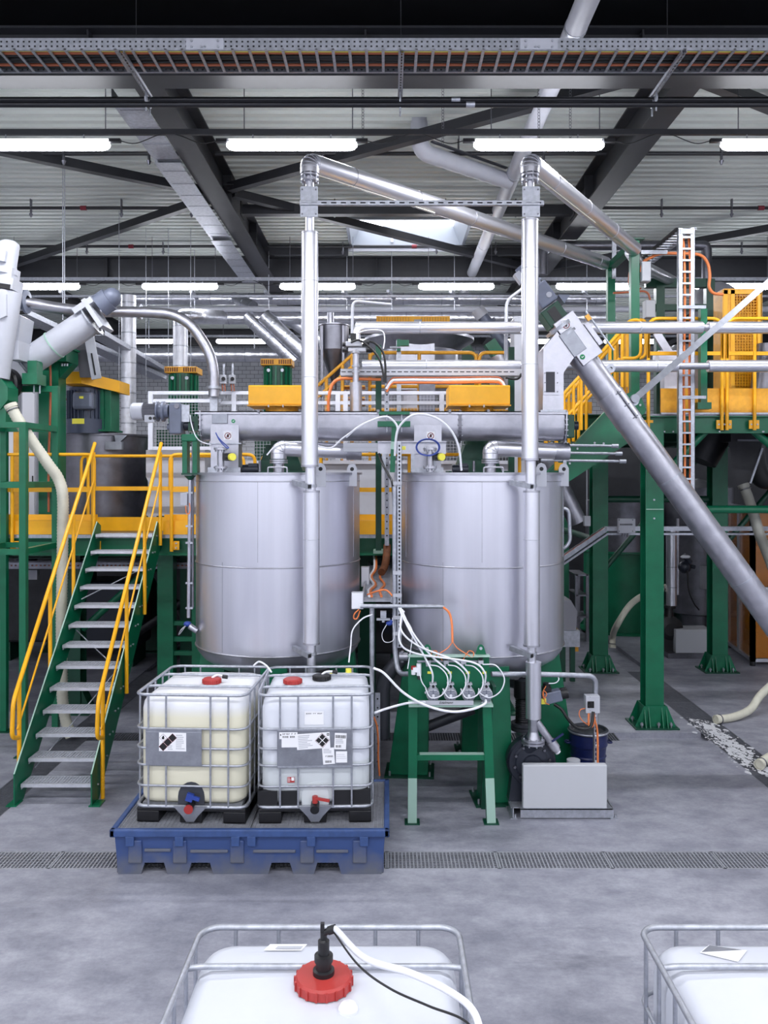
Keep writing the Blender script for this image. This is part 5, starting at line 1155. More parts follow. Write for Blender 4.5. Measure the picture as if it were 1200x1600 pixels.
# ================================================================ RIGHT PLATFORM (green steelwork)
def hcol(t, x, y, z1, w=.25, base=True):
    m = MB(); m.ibeam((x, y, .02), (x, y, z1), w, w, .018, Y); c = obj('column', m, 'green', t)
    if base:
        m = MB(); m.bx(x-.3, x+.3, y-.26, y+.26, 0, .02); bp = obj('base_plate', m, 'green_dark', c)
        m = MB()
        m.prism([(x-.28, y-.145, .02), (x+.28, y-.145, .02), (x+.16, y-.145, .3), (x-.16, y-.145, .3)], -Y*.012)
        m.prism([(x-.28, y+.145, .02), (x+.28, y+.145, .02), (x+.16, y+.145, .3), (x-.16, y+.145, .3)], Y*.012)
        for sx in (-1, 1):
            m.prism([(x+sx*.145, y-.24, .02), (x+sx*.145, y+.24, .02), (x+sx*.145, y+.14, .3), (x+sx*.145, y-.14, .3)], X*.012*sx)
        for dx in (-.1, .08): m.prism([(x+dx, y-.24, .02), (x+dx, y-.157, .02), (x+dx, y-.157, .28)], X*.012)
        obj('base_gusset', m, 'green', c)
        for dx, dy in ((-.2, -.2), (.03, -.2), (.2, -.2), (-.24, .1)):
            m = MB(); m.cyl((x+dx, y+dy, .02), (x+dx, y+dy, .09), .012, n=8); m.cyl((x+dx, y+dy, .05), (x+dx, y+dy, .075), .026, n=6); obj('anchor_bolt', m, 'galv', c)
    return c
PX, PY, PZ = 3.69, 11.6, 4.3
t = thing('steel_platform', 'tall green steel platform on columns at the right side', 'platform', (PX, PY, 0))
hcol(t, PX, PY, PZ-.1); hcol(t, 3.76, 14.8, PZ-.1, .27); hcol(t, 5.87, 14.8, PZ-.1, .27); hcol(t, 3.78, 18.0, PZ-.1, .25); hcol(t, 6.2, PY, PZ-.1)
m = MB(); c = V((PX, PY, 0)); z_ = P(1, 795, 11.5).z; m.bx(PX-.12, PX+.12, PY-.135, PY-.12, z_-.01, z_+.0); obj('splice_line', m, 'mint', t)
for yy in (781, 810): m = MB(); m.bolt(P(1022, yy, PY-.13), -Y, .014, .012); obj('splice_bolt', m, 'galv', t)
zb_ = P(1, 652, PY).z
m = MB(); m.ibeam((PX-.15, PY-.02, PZ-.12), (8.5, PY-.02, PZ-.12), .16, .24, .016); eb = obj('edge_beam', m, 'green', t)
for x_ in [PX+.02+.12*i for i in range(3)]+[PX+.9, PX+1.5, PX+1.6, 5.2, 5.3]:
    m = MB(); m.bolt((x_, PY-.1, PZ-.22), -Y, .012, .012); obj('bolt', m, 'galv', eb)
for x_ in (PX, 5.9): m = MB(); m.ibeam((x_, PY, PZ-.12), (x_, 18.4, PZ-.12), .16, .24, .016); obj('cross_beam', m, 'green_dark', t)
for y_ in (14.8, 18.0): m = MB(); m.ibeam((PX-.1, y_, PZ-.12), (8.4, y_, PZ-.12), .16, .24, .016); obj('cross_beam', m, 'green_dark', t)
m = MB(); m.bx(PX-.1, 8.4, PY-.05, 18.4, PZ, PZ+.03); obj('deck', m, 'dark_steel', t)
m = MB(); m.bx(PX+.1, 8.4, PY-.08, PY-.05, PZ+.04, PZ+.04+.34); obj('toe_board', m, 'mustard', t)
m = MB(); m.bx(PX+.1, 8.4, PY-.085, PY-.045, PZ+.02, PZ+.045); obj('deck_lip', m, 'galv', t)
for a, b in ((P(1040, 738, 11.7), P(1120, 655, 11.7)), (P(1156, 655, 11.7), P(1215, 705, 11.7))): m = MB(); m.cyl(a, b, .055, n=14); obj('diagonal_brace', m, 'green', t)
m = MB(); m.cyl(P(1086, 796, 11.75), P(1400, 796, 11.75), .055, n=14); obj('horizontal_brace', m, 'green', t)
m = MB(); m.cyl((3.9, 14.8, P(1, 780, 14.8).z), (5.7, 14.8, P(1, 780, 14.8).z), .06, n=14); m.cyl((3.76, 14.95, 2.3), (3.78, 17.85, 2.3), .06, n=14); obj('horizontal_brace', m, 'green_dark', t)
m = MB(); m.cyl((3.9, 14.9, 1.8), (5.75, 14.9, 4.0), .05, n=12); m.cyl((5.9, 15.0, 2.0), (7.6, 15.0, 4.0), .05, n=12); obj('diagonal_brace', m, 'green_dark', t)
# yellow guard rail on the platform front
t = thing('guard_rail', 'yellow tube guard rail along the front of the right platform', 'railing', (4.4, PY, PZ))
zr, zm = P(1, 500, PY).z, P(1, 554, PY).z; yR = PY-.11
xp = [P(x_, 1, yR).x for x_ in (1013, 1095, 1130, 1134, 1179, 1240)]
for a, b in ((1013, 1128), (1136, 1250)):
    m = MB(); m.tube(rnd([P(a, 560, yR), V((P(a, 1, yR).x, yR, zr)), V((P(b, 1, yR).x, yR, zr)), P(b, 560, yR)], .15, 6), .024, 10); obj('top_rail', m, 'yellow', t)
    m = MB(); m.bx(P(a, 1, yR).x, P(b, 1, yR).x, yR-.01, yR+.02, zm-.025, zm+.025); obj('knee_rail', m, 'yellow', t)
for x_ in (1013, 1128, 1136, 1179, 1250):
    X_ = P(x_, 1, yR).x; m = MB(); m.cyl((X_, yR, PZ-.2), (X_, yR, zr-.12), .024, n=10); ps = obj('post', m, 'yellow', t)
    m = MB(); m.bx(X_-.07, X_+.07, yR+.01, yR+.03, PZ-.18, PZ-.06); obj('post_foot', m, 'yellow', ps)
    for dx in (-.04, .04): m = MB(); m.bolt((X_+dx, yR+.01, PZ-.12), -Y, .012, .012); obj('bolt', m, 'galv', ps)
# yellow handrail stair going down to the left
t = thing('platform_stair', 'green stair with yellow rails descending left from the right platform', 'staircase', (3.0, 12.1, 2.0))
def sp(px_, py_, dd): return P(px_, py_, dd)
for dd in (11.75, 12.6):
    m = MB(); m.prism([P(996, 607, dd), P(1010, 640, dd), P(985, 690, dd), P(885, 755, dd), P(850, 790, dd), P(850, 745, dd), P(966, 622, dd)], Y*.02); sg = obj('stringer', m, 'green', t)
    for x_, y_ in ((929, 692), (943, 693), (917, 697), (902, 701), (989, 640), (990, 652), (1000, 633), (890, 724)): m = MB(); m.bolt(P(x_, y_, dd), -Y, .016, .014); obj('bolt', m, 'galv', sg)
    m = MB(); m.beam(P(960, 628, dd-.04), P(850, 742, dd-.04), .09, .014, Z); obj('stringer_flange', m, 'green', sg)
for i in range(8):
    u = i/8; c = P(975, 640, 12.2).lerp(P(850, 770, 12.2), u); m = MB(); m.box(c, (.24, .8, .03)); obj('tread', m, 'galv', t)
for dd, dx in ((11.8, 0), (12.55, 8)):
    pth = rnd([P(845, 655, dd), P(966, 522, dd), P(985, 500, dd), P(1001, 500, dd), P(1001, 560, dd), P(970, 560, dd)], .12, 6)
    m = MB(); m.tube([p+X*dx/110 for p in pth], .026, 10); obj('handrail', m, 'yellow', t)
    m = MB(); m.tube([P(850, 690, dd)+X*dx/110, P(968, 560, dd)+X*dx/110], .022, 10); obj('knee_rail', m, 'yellow', t)
    for x_, y0_, y1_ in ((881, 615, 705), (896, 598, 690), (953, 540, 632), (972, 522, 605), (908, 586, 672)):
        m = MB(); m.cyl(P(x_+dx, y0_, dd), P(x_+dx, y1_, dd), .024, n=10); obj('rail_post', m, 'yellow', t)
t = thing('side_rail_panel', 'yellow vertical bar railing at the head of the platform stair', 'railing', P(975, 610, 13.0))
for i, x_ in enumerate((957, 964, 976, 983)): m = MB(); m.cyl(P(x_, 640, 13.2), P(x_, 520, 13.2), .03, n=10); obj('bar', m, 'yellow' if i % 2 else 'mustard', t)
m = MB(); m.cyl(P(950, 520, 13.2), P(992, 520, 13.2), .026, n=10); obj('top_rail', m, 'yellow', t)
m = MB(); a, b = P(850, 646, 12.9), P(925, 628, 12.9); m.bx(a.x, b.x, 12.9, 12.95, a.z, b.z); obj('toe_board', m, 'mustard', None, 'mustard yellow landing board behind the slanting conveyor head', 'board')
m = MB(); a, b = P(850, 690, 13.4), P(960, 648, 13.4); m.ibeam((a.x-.5, 13.4, (a.z+b.z)/2), (b.x, 13.4, (a.z+b.z)/2), .14, b.z-a.z, .016); obj('landing_beam', m, 'green_dark', None, 'dark green landing beam behind the slanting conveyor', 'beam')

# green portal frame carrying the insulated pipes
t = thing('pipe_portal', 'green portal frame on the right platform carrying the insulated pipes', 'frame', (3.5, 12.3, PZ))
d1, d2 = 11.85, 13.1; xF = P(991, 1, d1).x; zF = P(1, 382, d1).z-.05
for yy in (d1, d2): m = MB(); m.bx(xF-.06, xF+.06, yy-.06, yy+.06, PZ+.03, zF); obj('post', m, 'green', t, bevel=.006)
m = MB(); m.bx(xF-.06, xF+.06, d1-.06, d2+.06, zF, zF+.1); obj('top_beam', m, 'green', t, bevel=.006)
for yy in (d1, d2): m = MB(); m.bx(xF-.14, xF+.12, yy-.1, yy+.1, zF+.1, zF+.12); obj('saddle', m, 'green_dark', t)
t = thing('rear_portal', 'dark green frame with cross beams behind the cable ladder', 'frame', (4.6, 13.8, PZ))
d = 13.8
for x_ in (1030, 1108): m = MB(); X_ = P(x_, 1, d).x; m.bx(X_-.07, X_+.07, d-.07, d+.07, PZ+.03, P(1, 437, d).z); obj('post', m, 'green_dark', t)
for y_, h_ in ((443, .14), (481, .1)): m = MB(); z_ = P(1, y_, d).z; m.bx(P(1008, 1, d).x, P(1110, 1, d).x, d-.06, d+.06, z_-h_/2, z_+h_/2); obj('cross_beam', m, 'green_dark', t)
# vertical cable ladder with orange cables
def vladder(t, xa, xb, d, y_top, y_bot, step=.155):
    a, b = P(xa, 1, d).x, P(xb, 1, d).x; z0, z1 = P(1, y_bot, d).z, P(1, y_top, d).z
    for x_, sg in ((a, 1), (b, -1)): m = MB(); m.bx(x_-.0, x_+sg*.055, d, d+.008, z0, z1) if sg > 0 else m.bx(x_-.055, x_, d, d+.008, z0, z1); m.bx(min(x_, x_+sg*.006), max(x_, x_+sg*.006), d, d+.06, z0, z1); obj('side_rail', m, 'galv', t)
    k = z0+.05
    while k < z1: m = MB(); m.bx(a+.05, b-.05, d+.002, d+.03, k-.012, k+.012); obj('rung', m, 'galv', t); k += step
t = thing('cable_ladder', 'tall vertical galvanised cable ladder with orange cables at the right platform', 'cable ladder', P(1072, 790, 11.2))
vladder(t, 1060, 1086, 11.2, 356, 790)
m = MB(); a = P(1060, 362, 11.2); m.bx(a.x+.02, P(1086, 1, 11.2).x-.02, 11.19, 11.2, a.z-.03, a.z+.04); obj('head_plate', m, 'light_grey', t)
for i, x_ in enumerate((1069, 1078)):
    hose([P(x_, 788, 11.25), P(x_+1, 700, 11.25), P(x_-1, 600, 11.25), P(x_+1, 480, 11.25), P(x_, 400, 11.25), P(x_-2, 372, 11.3)], .017, 'orange', ['left', 'right'][i]+' orange cable running up the tall vertical cable ladder', 'cable', 'cable')
t = thing('cable_ladder', 'short cable ladder running back from the top of the tall vertical ladder', 'cable ladder', P(1060, 360, 11.3))
z_ = P(1, 357, 11.2).z; xa_, xb_ = P(1060, 1, 11.2).x, P(1085, 1, 11.2).x
for x_ in (xa_, xb_): m = MB(); m.chan((x_, 11.2, z_), (x_, 13.0, z_), .02, .07, .004, X); obj('side_rail', m, 'anthracite' if x_ == xa_ else 'galv', t)
k = 11.32
while k < 13: m = MB(); m.bx(xa_, xb_, k, k+.03, z_-.03, z_-.018); obj('rung', m, 'galv', t); k += .13
for i, (y_, h_) in enumerate(((480, .0), (621, 0))):
    m = MB(); a, b = P(1060, y_+2, 11.18), P(1103, y_-2, 11.18); m.perf((a.x, 11.17, a.z), (b.x, 11.17, a.z), Z, .04, [.02], .03, .015, .012); m.bx(a.x, b.x, 11.19, 11.21, a.z, b.z); obj('slotted_bracket', m, 'galv', None, ['upper', 'lower'][i]+' slotted bracket that holds the tall cable ladder to the green post', 'bracket')
m = MB(); a, b = P(1093, 636, 11.35), P(1103, 483, 11.35); m.bx(a.x, b.x, 11.3, 11.4, a.z, b.z); m.bx(a.x-.05, b.x+.05, 11.28, 11.42, a.z-.03, a.z+.06); obj('green_post', m, 'green', None, 'short bright green post beside the tall cable ladder', 'post')
hose([P(1006, 408, 11.9), P(1030, 397, 11.9), P(1060, 396, 11.9), P(1092, 398, 11.9), P(1105, 410, 11.9), P(1109, 430, 11.9), P(1108, 448, 11.9), P(1115, 458, 11.9), P(1130, 460, 11.9)], .022, 'orange', 'thick orange cable arching behind the tall ladder to the yellow machine guard', 'cable', 'cable')
hose([P(1006, 408, 11.85), P(1003, 412, 11.8), P(1001, 425, 11.8)], .014, 'orange', 'orange cable entering the grey box on the green portal from above', 'cable', 'cable')
hose([P(987, 415, 12.0), P(983, 430, 12.0), P(983, 446, 12.0), P(990, 455, 11.95), P(1002, 450, 11.9)], .013, 'copper_cable', 'brown cable looping behind the green portal post', 'cable', 'cable')
hose([P(958, 458, 12.8), P(975, 457, 12.8), P(1000, 455, 12.8), P(1012, 458, 12.8), P(1016, 470, 12.8)], .016, 'copper_cable', 'brown cable sagging to the small box behind the portal', 'cable', 'cable')
for x0_, x1_, y0_, y1_, d, lab in ((1001, 1015, 410, 441, 11.8, 'upper grey terminal box on the green portal post'), (1007, 1022, 470, 497, 12.8, 'lower grey terminal box behind the green portal post')):
    tt = thing('terminal_box', lab, 'box', P(x0_, y1_, d)); a, b = P(x0_, y1_, d), P(x1_, y0_, d)
    m = MB(); m.bx(a.x, b.x, d-.06, d+.1, a.z, b.z); obj('housing', m, 'light_grey', tt, bevel=.006)
    m = MB(); m.bx(a.x+.005, b.x-.005, d-.07, d-.06, a.z+.008, b.z-.008); obj('cover', m, 'grey_box', tt)
m = MB(); a = P(1002, 392, 11.8); m.perf((a.x, 11.8, a.z-.04), (P(1043, 1, 11.8).x, 11.8, a.z-.04), Z, .05, [.025], .045, .025, .014); m.bx(a.x, P(1043, 1, 11.8).x, 11.82, 11.84, a.z-.04, a.z+.01); obj('cable_bracket', m, 'galv', None, 'short slotted arm at the top of the green portal post', 'bracket')
m = MB(); a = P(957, 405, 13); m.perf((a.x, 13.0, a.z), (a.x, 13.0, P(1, 373, 13).z), X, .06, [.03], .06, .035, .016); m.bx(a.x, a.x+.06, 13.02, 13.04, a.z-.3, P(1, 373, 13).z); obj('slotted_hanger', m, 'galv', None, 'upright slotted hanger above the rear pipe saddle', 'bracket')
# continuing pipe behind the portal
m = MB(); m.tube(rnd([V((3.5, 11.95, 6.68)), V((3.75, 12.4, 6.62)), P(1052, 440, 14.0)], .2, 5), .09, 18); obj('pipe_continuation', m, 'foil', None, 'insulated pipe falling away behind the green portal', 'pipe')
m = MB(); m.tube(rnd([P(848, 430, 15), P(848, 392, 15), P(860, 384, 15), P(1090, 384, 15), P(1104, 384, 15), P(1104, 520, 15)], .3, 6), .09, 14); obj('bent_pipe', m, 'dark_steel', None, 'grey pipe with two bends behind the portal and tall ladder', 'pipe')

# yellow mesh machine guard
t = thing('machine_guard', 'yellow mesh machine guard box standing on the right platform', 'guard', P(1160, 610, 12.6))
d = 12.5; a, b = P(1131, 560, d), P(1189, 453, d); z0 = PZ+.03
for x_ in (a.x, P(1142, 1, d).x, b.x-.05):
    m = MB(); m.bx(x_, x_+.06, d, d+.06, z0, b.z); obj('frame_post', m, 'yellow', t)
m = MB(); m.bx(a.x, b.x, d, d+.06, b.z-.06, b.z); m.bx(a.x, b.x, d, d+.06, z0+.3, z0+.36); obj('frame_rail', m, 'yellow', t)
m = MB(); m.bx(a.x, P(1142, 1, d).x, d+.01, d+.03, z0, b.z-.05); obj('side_sheet', m, 'mustard', t)
m = MB(); k = P(1142, 1, d).x+.06
while k < b.x-.05: m.bx(k-.004, k+.004, d+.02, d+.028, z0, b.z); k += .042
k = z0
while k < b.z: m.bx(P(1142, 1, d).x, b.x, d+.02, d+.028, k-.004, k+.004); k += .042
obj('wire_mesh', m, 'yellow', t, kind='stuff')
m = MB(); m.bx(P(1142, 1, d).x, b.x, d+.3, d+.32, z0, b.z-.03); obj('inner_sheet', m, 'mustard', t)
m = MB(); m.bx(a.x, b.x, d+.0, d+.35, b.z, b.z+.02); m.bx(b.x, b.x+.02, d, d+.35, z0, b.z); m.bx(a.x-.02, a.x, d, d+.35, z0, b.z); obj('shell', m, 'mustard', t)
m = MB(); c = P(1121, 493, 13.2); m.lathe(c, [(.001, 0), (.12, 0), (.2, .06), (.24, .16), (.24, .4)], 22, ax=X); m.bx(c.x+.2, c.x+.35, c.y-.1, c.y+.1, PZ+.03, c.z-.1); obj('fan_housing', m, 'black', None, 'black round fan housing left of the yellow machine guard', 'fan')
m = MB(); m.sph(P(1118, 475, 14.5), .42, 16, 10, (1, 1, .9)); m.cyl(P(1118, 500, 14.5), P(1118, 630, 14.5), .4, n=20); obj('filter_vessel', m, 'beige_box', None, 'pale round filter vessel behind the yellow machine guard', 'vessel')
m = MB(); m.cyl(P(1070, 620, 13.5), P(1070, 560, 13.5), .34, n=24); m.cyl(P(1070, 560, 13.5), P(1070, 540, 13.5), .34, .2, n=24); obj('steel_vessel', m, 'steel', None, 'squat stainless vessel on the right platform behind the ladder', 'vessel')
m = MB(); m.cyl(P(1190, 640, 12.2), P(1205, 540, 12.2), .2, .2, n=20); obj('leaning_duct', m, 'dark_steel', None, 'leaning steel duct at the right edge above the platform', 'duct')
m = MB(); m.beam(P(1025, 520, 12.8), P(1050, 560, 12.8), .12, .06, Y); m.box(P(1045, 560, 12.8), (.4, .3, .2)); m.bx(P(1045, 1, 12.8).x-.1, P(1045, 1, 12.8).x+.1, 12.7, 12.9, PZ+.03, P(1, 560, 12.8).z); obj('crusher_arm', m, 'steel', None, 'pale slanted lever on the machine behind the tall ladder', 'machine')

# two horizontal insulated pipes at mid height
for py, x0_, x1_, lab in ((512, 556, 1400, 'upper'), (572, 566, 1400, 'lower')):
    d = 10.75; t = thing('insulated_pipe', '%s of the two level insulated pipes crossing behind the risers' % lab, 'pipe', P(800, py, d)-Z*.08, 'level insulated pipes')
    z_ = P(1, py, d).z
    segs = ((x0_, 812), (900, 1097), (1106, 1400)) if lab == 'upper' else ((x0_, 812), (925, 1058), (1106, 1400))
    xs0 = P(x0_, 1, d).x
    m = MB(); m.cyl((xs0, d, z_), (P(x1_, 1, d).x, d, z_), .045, n=14); obj('inner_pipe', m, 'steel', t)
    for a, b in segs:
        m = MB(); m.cyl((P(a, 1, d).x, d, z_), (P(b, 1, d).x, d, z_), .078, n=24); j = obj('jacket', m, 'jacket', t)
        k = a+100
        while k < b-20: m = MB(); m.cyl((P(k, 1, d).x-.008, d, z_), (P(k, 1, d).x+.008, d, z_), .08, n=24); obj('seam_band', m, 'light_grey', j); k += 150
# three thin conduits with clamp strip
t = thing('conduit_group', 'three thin level conduits with a slotted clamp right of the second tank', 'pipe', P(900, 725, 10.2))
for y_, x1_ in ((697, 966), (709, 972), (721, 978)): m = MB(); m.cyl(P(845, y_-2, 10.2), P(x1_, y_, 10.2), .016, n=8); m.cyl(P(x1_-10, y_, 10.2), P(x1_, y_, 10.2), .026, n=8); obj('conduit', m, 'galv', t)
m = MB(); a, b = P(880, 732, 10.16), P(885, 688, 10.16); m.bx(a.x, b.x, 10.15, 10.18, a.z, b.z); obj('clamp_strip', m, 'galv', t)
m = MB(); c = P(869, 735, 10.5); m.cyl(P(869, 735, 10.5), P(869, 682, 10.5), .025, n=10); m.box(P(873, 728, 10.45), (.1, .03, .08)); obj('yellow_post', m, 'yellow', None, 'yellow rail post behind the lid of the second tank', 'post')
m = MB(); m.cyl(P(853, 700, 10.5), P(853, 682, 10.5), .025, n=10); obj('yellow_post', m, 'yellow', None, 'short yellow rail post just left of the clamped conduits', 'post')

# cable tray with junction box under the platform
t = thing('cable_tray', 'narrow cable tray under the right platform sloping down behind the tank', 'cable tray', P(940, 850, 12.6))
for dy in (0, 8):
    pass
pts = [P(870, 880, 12.2), P(946, 828, 12.6), P(1300, 828, 12.6)]
for a, b in zip(pts, pts[1:]):
    m = MB(); u = (b-a).normalized(); m.beam(a, b, .14, .006); m.beam(a-Y*.07+Z*.02, b-Y*.07+Z*.02, .005, .06); m.beam(a+Y*.07+Z*.02, b+Y*.07+Z*.02, .005, .06); m.beam(a-Z*.06, b-Z*.06, .1, .03); obj('tray', m, 'galv', t)
    m = MB(); m.beam(a+Z*.02+Y*.03, b+Z*.02+Y*.03, .03, .02); obj('cable', m, 'copper_cable', t)
t = thing('junction_box', 'pale grey junction box on the cable tray under the right platform', 'box', P(978, 833, 12.5))
a, b = P(965, 833, 12.48), P(991, 810, 12.48); m = MB(); m.bx(a.x, b.x, 12.42, 12.5, a.z, b.z); jb = obj('housing', m, 'light_grey', t, bevel=.006)
for x_ in (967.5, 988.5):
    for y_ in (812.5, 830): m = MB(); m.bolt(P(x_, y_, 12.42), -Y, .01, .004); obj('screw', m, 'dark_steel', jb)
m = MB()
for i in range(10): m.bx(P(969+2*i, 1, 12.415).x, P(970+2*i, 1, 12.415).x, 12.414, 12.42, P(1, 821, 12.4).z, P(1, 818.5, 12.4).z)
obj('printed_line', m, 'ink', jb)
for x_ in (973, 977, 981): m = MB(); m.cyl(P(x_, 833, 12.45), P(x_, 838, 12.45), .014, n=8); obj('cable_gland', m, 'dark_steel', jb)
m = MB(); m.bx(P(912, 1, 13.5).x, P(922, 1, 13.5).x, 13.45, 13.55, P(1, 822, 13.5).z, P(1, 806, 13.5).z); m.bx(P(916, 1, 13.5).x, P(918, 1, 13.5).x, 13.49, 13.51, P(1, 806, 13.5).z, PZ-.2); obj('push_button_box', m, 'light_grey', None, 'small push button box on the cable drop beside the rear column', 'box', bevel=.01)
# green vat with steel top
c = V((P(972, 1, 18.8).x, 18.8, 0)); t = thing('green_vat', 'round dark green vat with steel upper part under the right platform', 'vat', c)
m = MB(); m.lathe(c, [(.001, 0), (.95, 0), (.95, .03), (.85, .04), (.85, 1.75), (.9, 1.76), (.9, 1.8), (.82, 1.8)], 40); obj('body', m, 'green', t)
m = MB(); m.lathe(c, [(.82, 1.8), (.8, 2.9), (.001, 2.9)], 40); obj('steel_upper', m, 'dark_steel', t)
for k in range(8): a = k*math.pi/4+.3; m = MB(); u = V((math.cos(a), math.sin(a), 0)); m.prism([c+u*.84+Z*.03, c+u*.96+Z*.03, c+u*.84+Z*.18], V((-u.y, u.x, 0))*.015); obj('gusset', m, 'green', t)
# beige hoses
def ribbed(pts, r, mt, lab, name='ribbed_hose', pitch=.028, group=None, cuffs=True):
    p = spl(pts, 14); L = [0]
    for a, b in zip(p, p[1:]): L.append(L[-1]+(b-a).length)
    n = max(8, int(L[-1]/pitch*2)); out = []; rr = []; j = 0
    for i in range(n+1):
        s_ = L[-1]*i/n
        while j < len(L)-2 and L[j+1] < s_: j += 1
        out.append(p[j].lerp(p[j+1], (s_-L[j])/max(1e-9, L[j+1]-L[j]))); rr.append(r*(1.04 if i % 2 else .95))
    t_ = thing(name, lab, 'hose', p[0], group)
    m = MB(); m.tube(out, rr, 14, cap=False); obj('hose', m, mt, t_)
    if cuffs:
        for a, b in ((p[0], p[1]), (p[-1], p[-2])):
            u = (b-a).normalized(); m = MB(); m.lathe(a, [(r*.9, 0), (r*1.15, 0), (r*1.15, .05), (r*1.05, .05)], 16, ax=u); m.disc(a+u*.01, r*.9, -u, 14); obj('cuff', m, mt, t_)
            m = MB(); m.tube([a+u*.08+(perp(u)[0]*math.cos(g_)+perp(u)[1]*math.sin(g_))*r*1.08 for g_ in [i*2*math.pi/16 for i in range(16)]], .008, 5, closed=True); obj('clamp', m, 'dark_steel', t_)
    return t_
a = G(1118, 1131); ribbed([a+Z*.06, a+V((.3, .12, .06)), a+V((.62, .3, .12)), a+V((.85, .45, .3)), a+V((1.3, .6, .6))], .055, 'beige_hose', 'ribbed beige hose lying on the floor with its open end by the drain')
a = G(1186, 1203); ribbed([a+Z*.06, a+V((.15, .15, .07)), a+V((.5, .4, .1)), a+V((1., .6, .1))], .055, 'beige_hose', 'ribbed beige hose end peeking in at the right edge of the floor')
a = G(957, 1012); ribbed([a+Z*.0, a+V((.01, .0, .25)), P(965, 975, 15.9), P(985, 945, 15.9), P(1010, 928, 16.0), P(1040, 918, 16.2)], .06, 'beige_hose', 'beige hose curving up from the floor before the green vat')
ribbed([P(1161, 757, 12.4), P(1168, 775, 12.35), P(1178, 805, 12.2), P(1187, 835, 12.1), P(1197, 860, 12.0), P(1220, 920, 11.8)], .075, 'grey_hose', 'grey ribbed hose hanging below the black hopper')
# black hopper
t = thing('black_hopper', 'black angular hopper hanging under the right platform', 'hopper', P(1160, 756, 13))
d = 12.9; m = MB(); y2 = d+.6
m.hexa([P(1150, 757, d), P(1172, 757, d), P(1172, 757, y2), P(1150, 757, y2), P(1138, 690, d), P(1192, 690, d), P(1200, 690, y2), P(1140, 690, y2)]); obj('cone', m, 'black_hopper', t)
m = MB(); a, b = P(1142, 690, d), P(1192, 660, d); m.bx(a.x, b.x, d, y2, a.z, b.z); obj('collar', m, 'black_hopper', t)
m = MB(); m.beam(P(1191, 700, d-.01), P(1172, 755, d-.01), .03, .03); obj('corner_angle', m, 'galv', t)
m = MB(); m.beam(P(1152, 688, d-.02), P(1188, 688, d-.02), .03, .03); obj('flange', m, 'dark_steel', t)
t = thing('black_chute', 'dark slanted chute under the platform beside the rear column', 'hopper', P(1105, 720, 13.6))
m = MB(); m.cyl(P(1092, 720, 13.6), P(1118, 662, 13.6), .28, .34, n=20); obj('body', m, 'black_hopper', t)
m = MB(); m.tube(spl([P(1178, 700, 14.5), P(1182, 730, 14.5), P(1192, 748, 14.5), P(1215, 750, 14.5)], 8), .17, 14); obj('black_duct', m, 'black', None, 'black ribbed duct bend right of the black hopper', 'duct')
# second pump and pipe in the rear
t = thing('rear_pump', 'rear black pump with grey guard box between the green columns', 'pump', G(1080, 1027))
d = 15.75; a, b = P(1056, 1015, d), P(1114, 984, d); m = MB(); m.bx(a.x, b.x, d, d+.45, .1, b.z); obj('motor_guard', m, 'grey_box', t, bevel=.01)
m = MB(); m.bx(a.x-.15, b.x+.05, d-.02, d+.5, .0, .1); obj('frame', m, 'dark_steel', t)
c = V((P(1052, 1, d).x, d+.25, .52)); m = MB(); m.lathe(c, [(.001, .14), (.12, .14), (.25, .08), (.26, -.08), (.001, -.1)], 24, ax=-Y); m.cyl(c+Z*.2, c+Z*.42, .1, .07, n=14); m.lathe(c+Z*.4, [(.05, 0), (.13, 0), (.13, .05), (.05, .05)], 16); m.bx(c.x-.15, c.x+.15, c.y-.1, c.y+.1, .1, .4); obj('volute', m, 'black', t)
t = thing('rear_riser_pipe', 'polished steel jacketed pipe rising from the rear pump', 'pipe', V((c.x+.05, c.y, 1)))
zt_ = P(1, 828, d).z; z0_ = c.z+.45
m = MB(); m.cyl((c.x+.05, c.y, z0_), (c.x+.05, c.y, zt_), .1, n=20); obj('jacket', m, 'jacket', t)
for y_ in (833, 888, 920): m = MB(); z_ = P(1, y_, d).z; m.cyl((c.x+.05, c.y, z_-.01), (c.x+.05, c.y, z_+.01), .104, n=20); obj('band', m, 'galv', t)
m = MB(); m.cyl((c.x+.17, c.y, z0_+.2), (c.x+.17, c.y, zt_+.2), .03, n=10); obj('side_pipe', m, 'steel', t)
m = MB(); p = P(1072, 876, d-.3); m.cyl(p+V((-.05, 0, .1)), p+V((.08, 0, -.04)), .05, n=12); m.sph(p+V((-.03, 0, -.12)), .12, 10, 6); m.cyl(p+V((.08, 0, -.1)), p+V((.16, 0, -.12)), .04, n=10); rv = obj('rear_valve', m, 'black_iron', None, 'dark valve with steel handle beside the rear jacketed pipe', 'valve')
m = MB(); m.sph(P(1071, 870, d-.35), .06, 10, 6, (1.6, 1, .6)); obj('handle', m, 'white', rv)
hose([P(1074, 892, 15.3), P(1076, 920, 15.3), P(1083, 940, 15.3), P(1092, 953, 15.4)], .014, 'black_cable', 'black cable hanging from the dark rear valve', 'cable', 'cable')
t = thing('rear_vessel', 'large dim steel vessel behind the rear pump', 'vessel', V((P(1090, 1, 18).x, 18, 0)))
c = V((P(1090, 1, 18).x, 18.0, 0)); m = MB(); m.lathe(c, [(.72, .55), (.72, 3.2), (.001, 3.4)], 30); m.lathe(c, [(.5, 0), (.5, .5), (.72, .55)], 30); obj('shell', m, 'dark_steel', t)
m = MB(); a, b = P(1096, 920, 17.2), P(1106, 885, 17.2); m.bx(a.x, b.x, 17.15, 17.3, a.z, b.z); obj('control_box', m, 'light_grey', t)
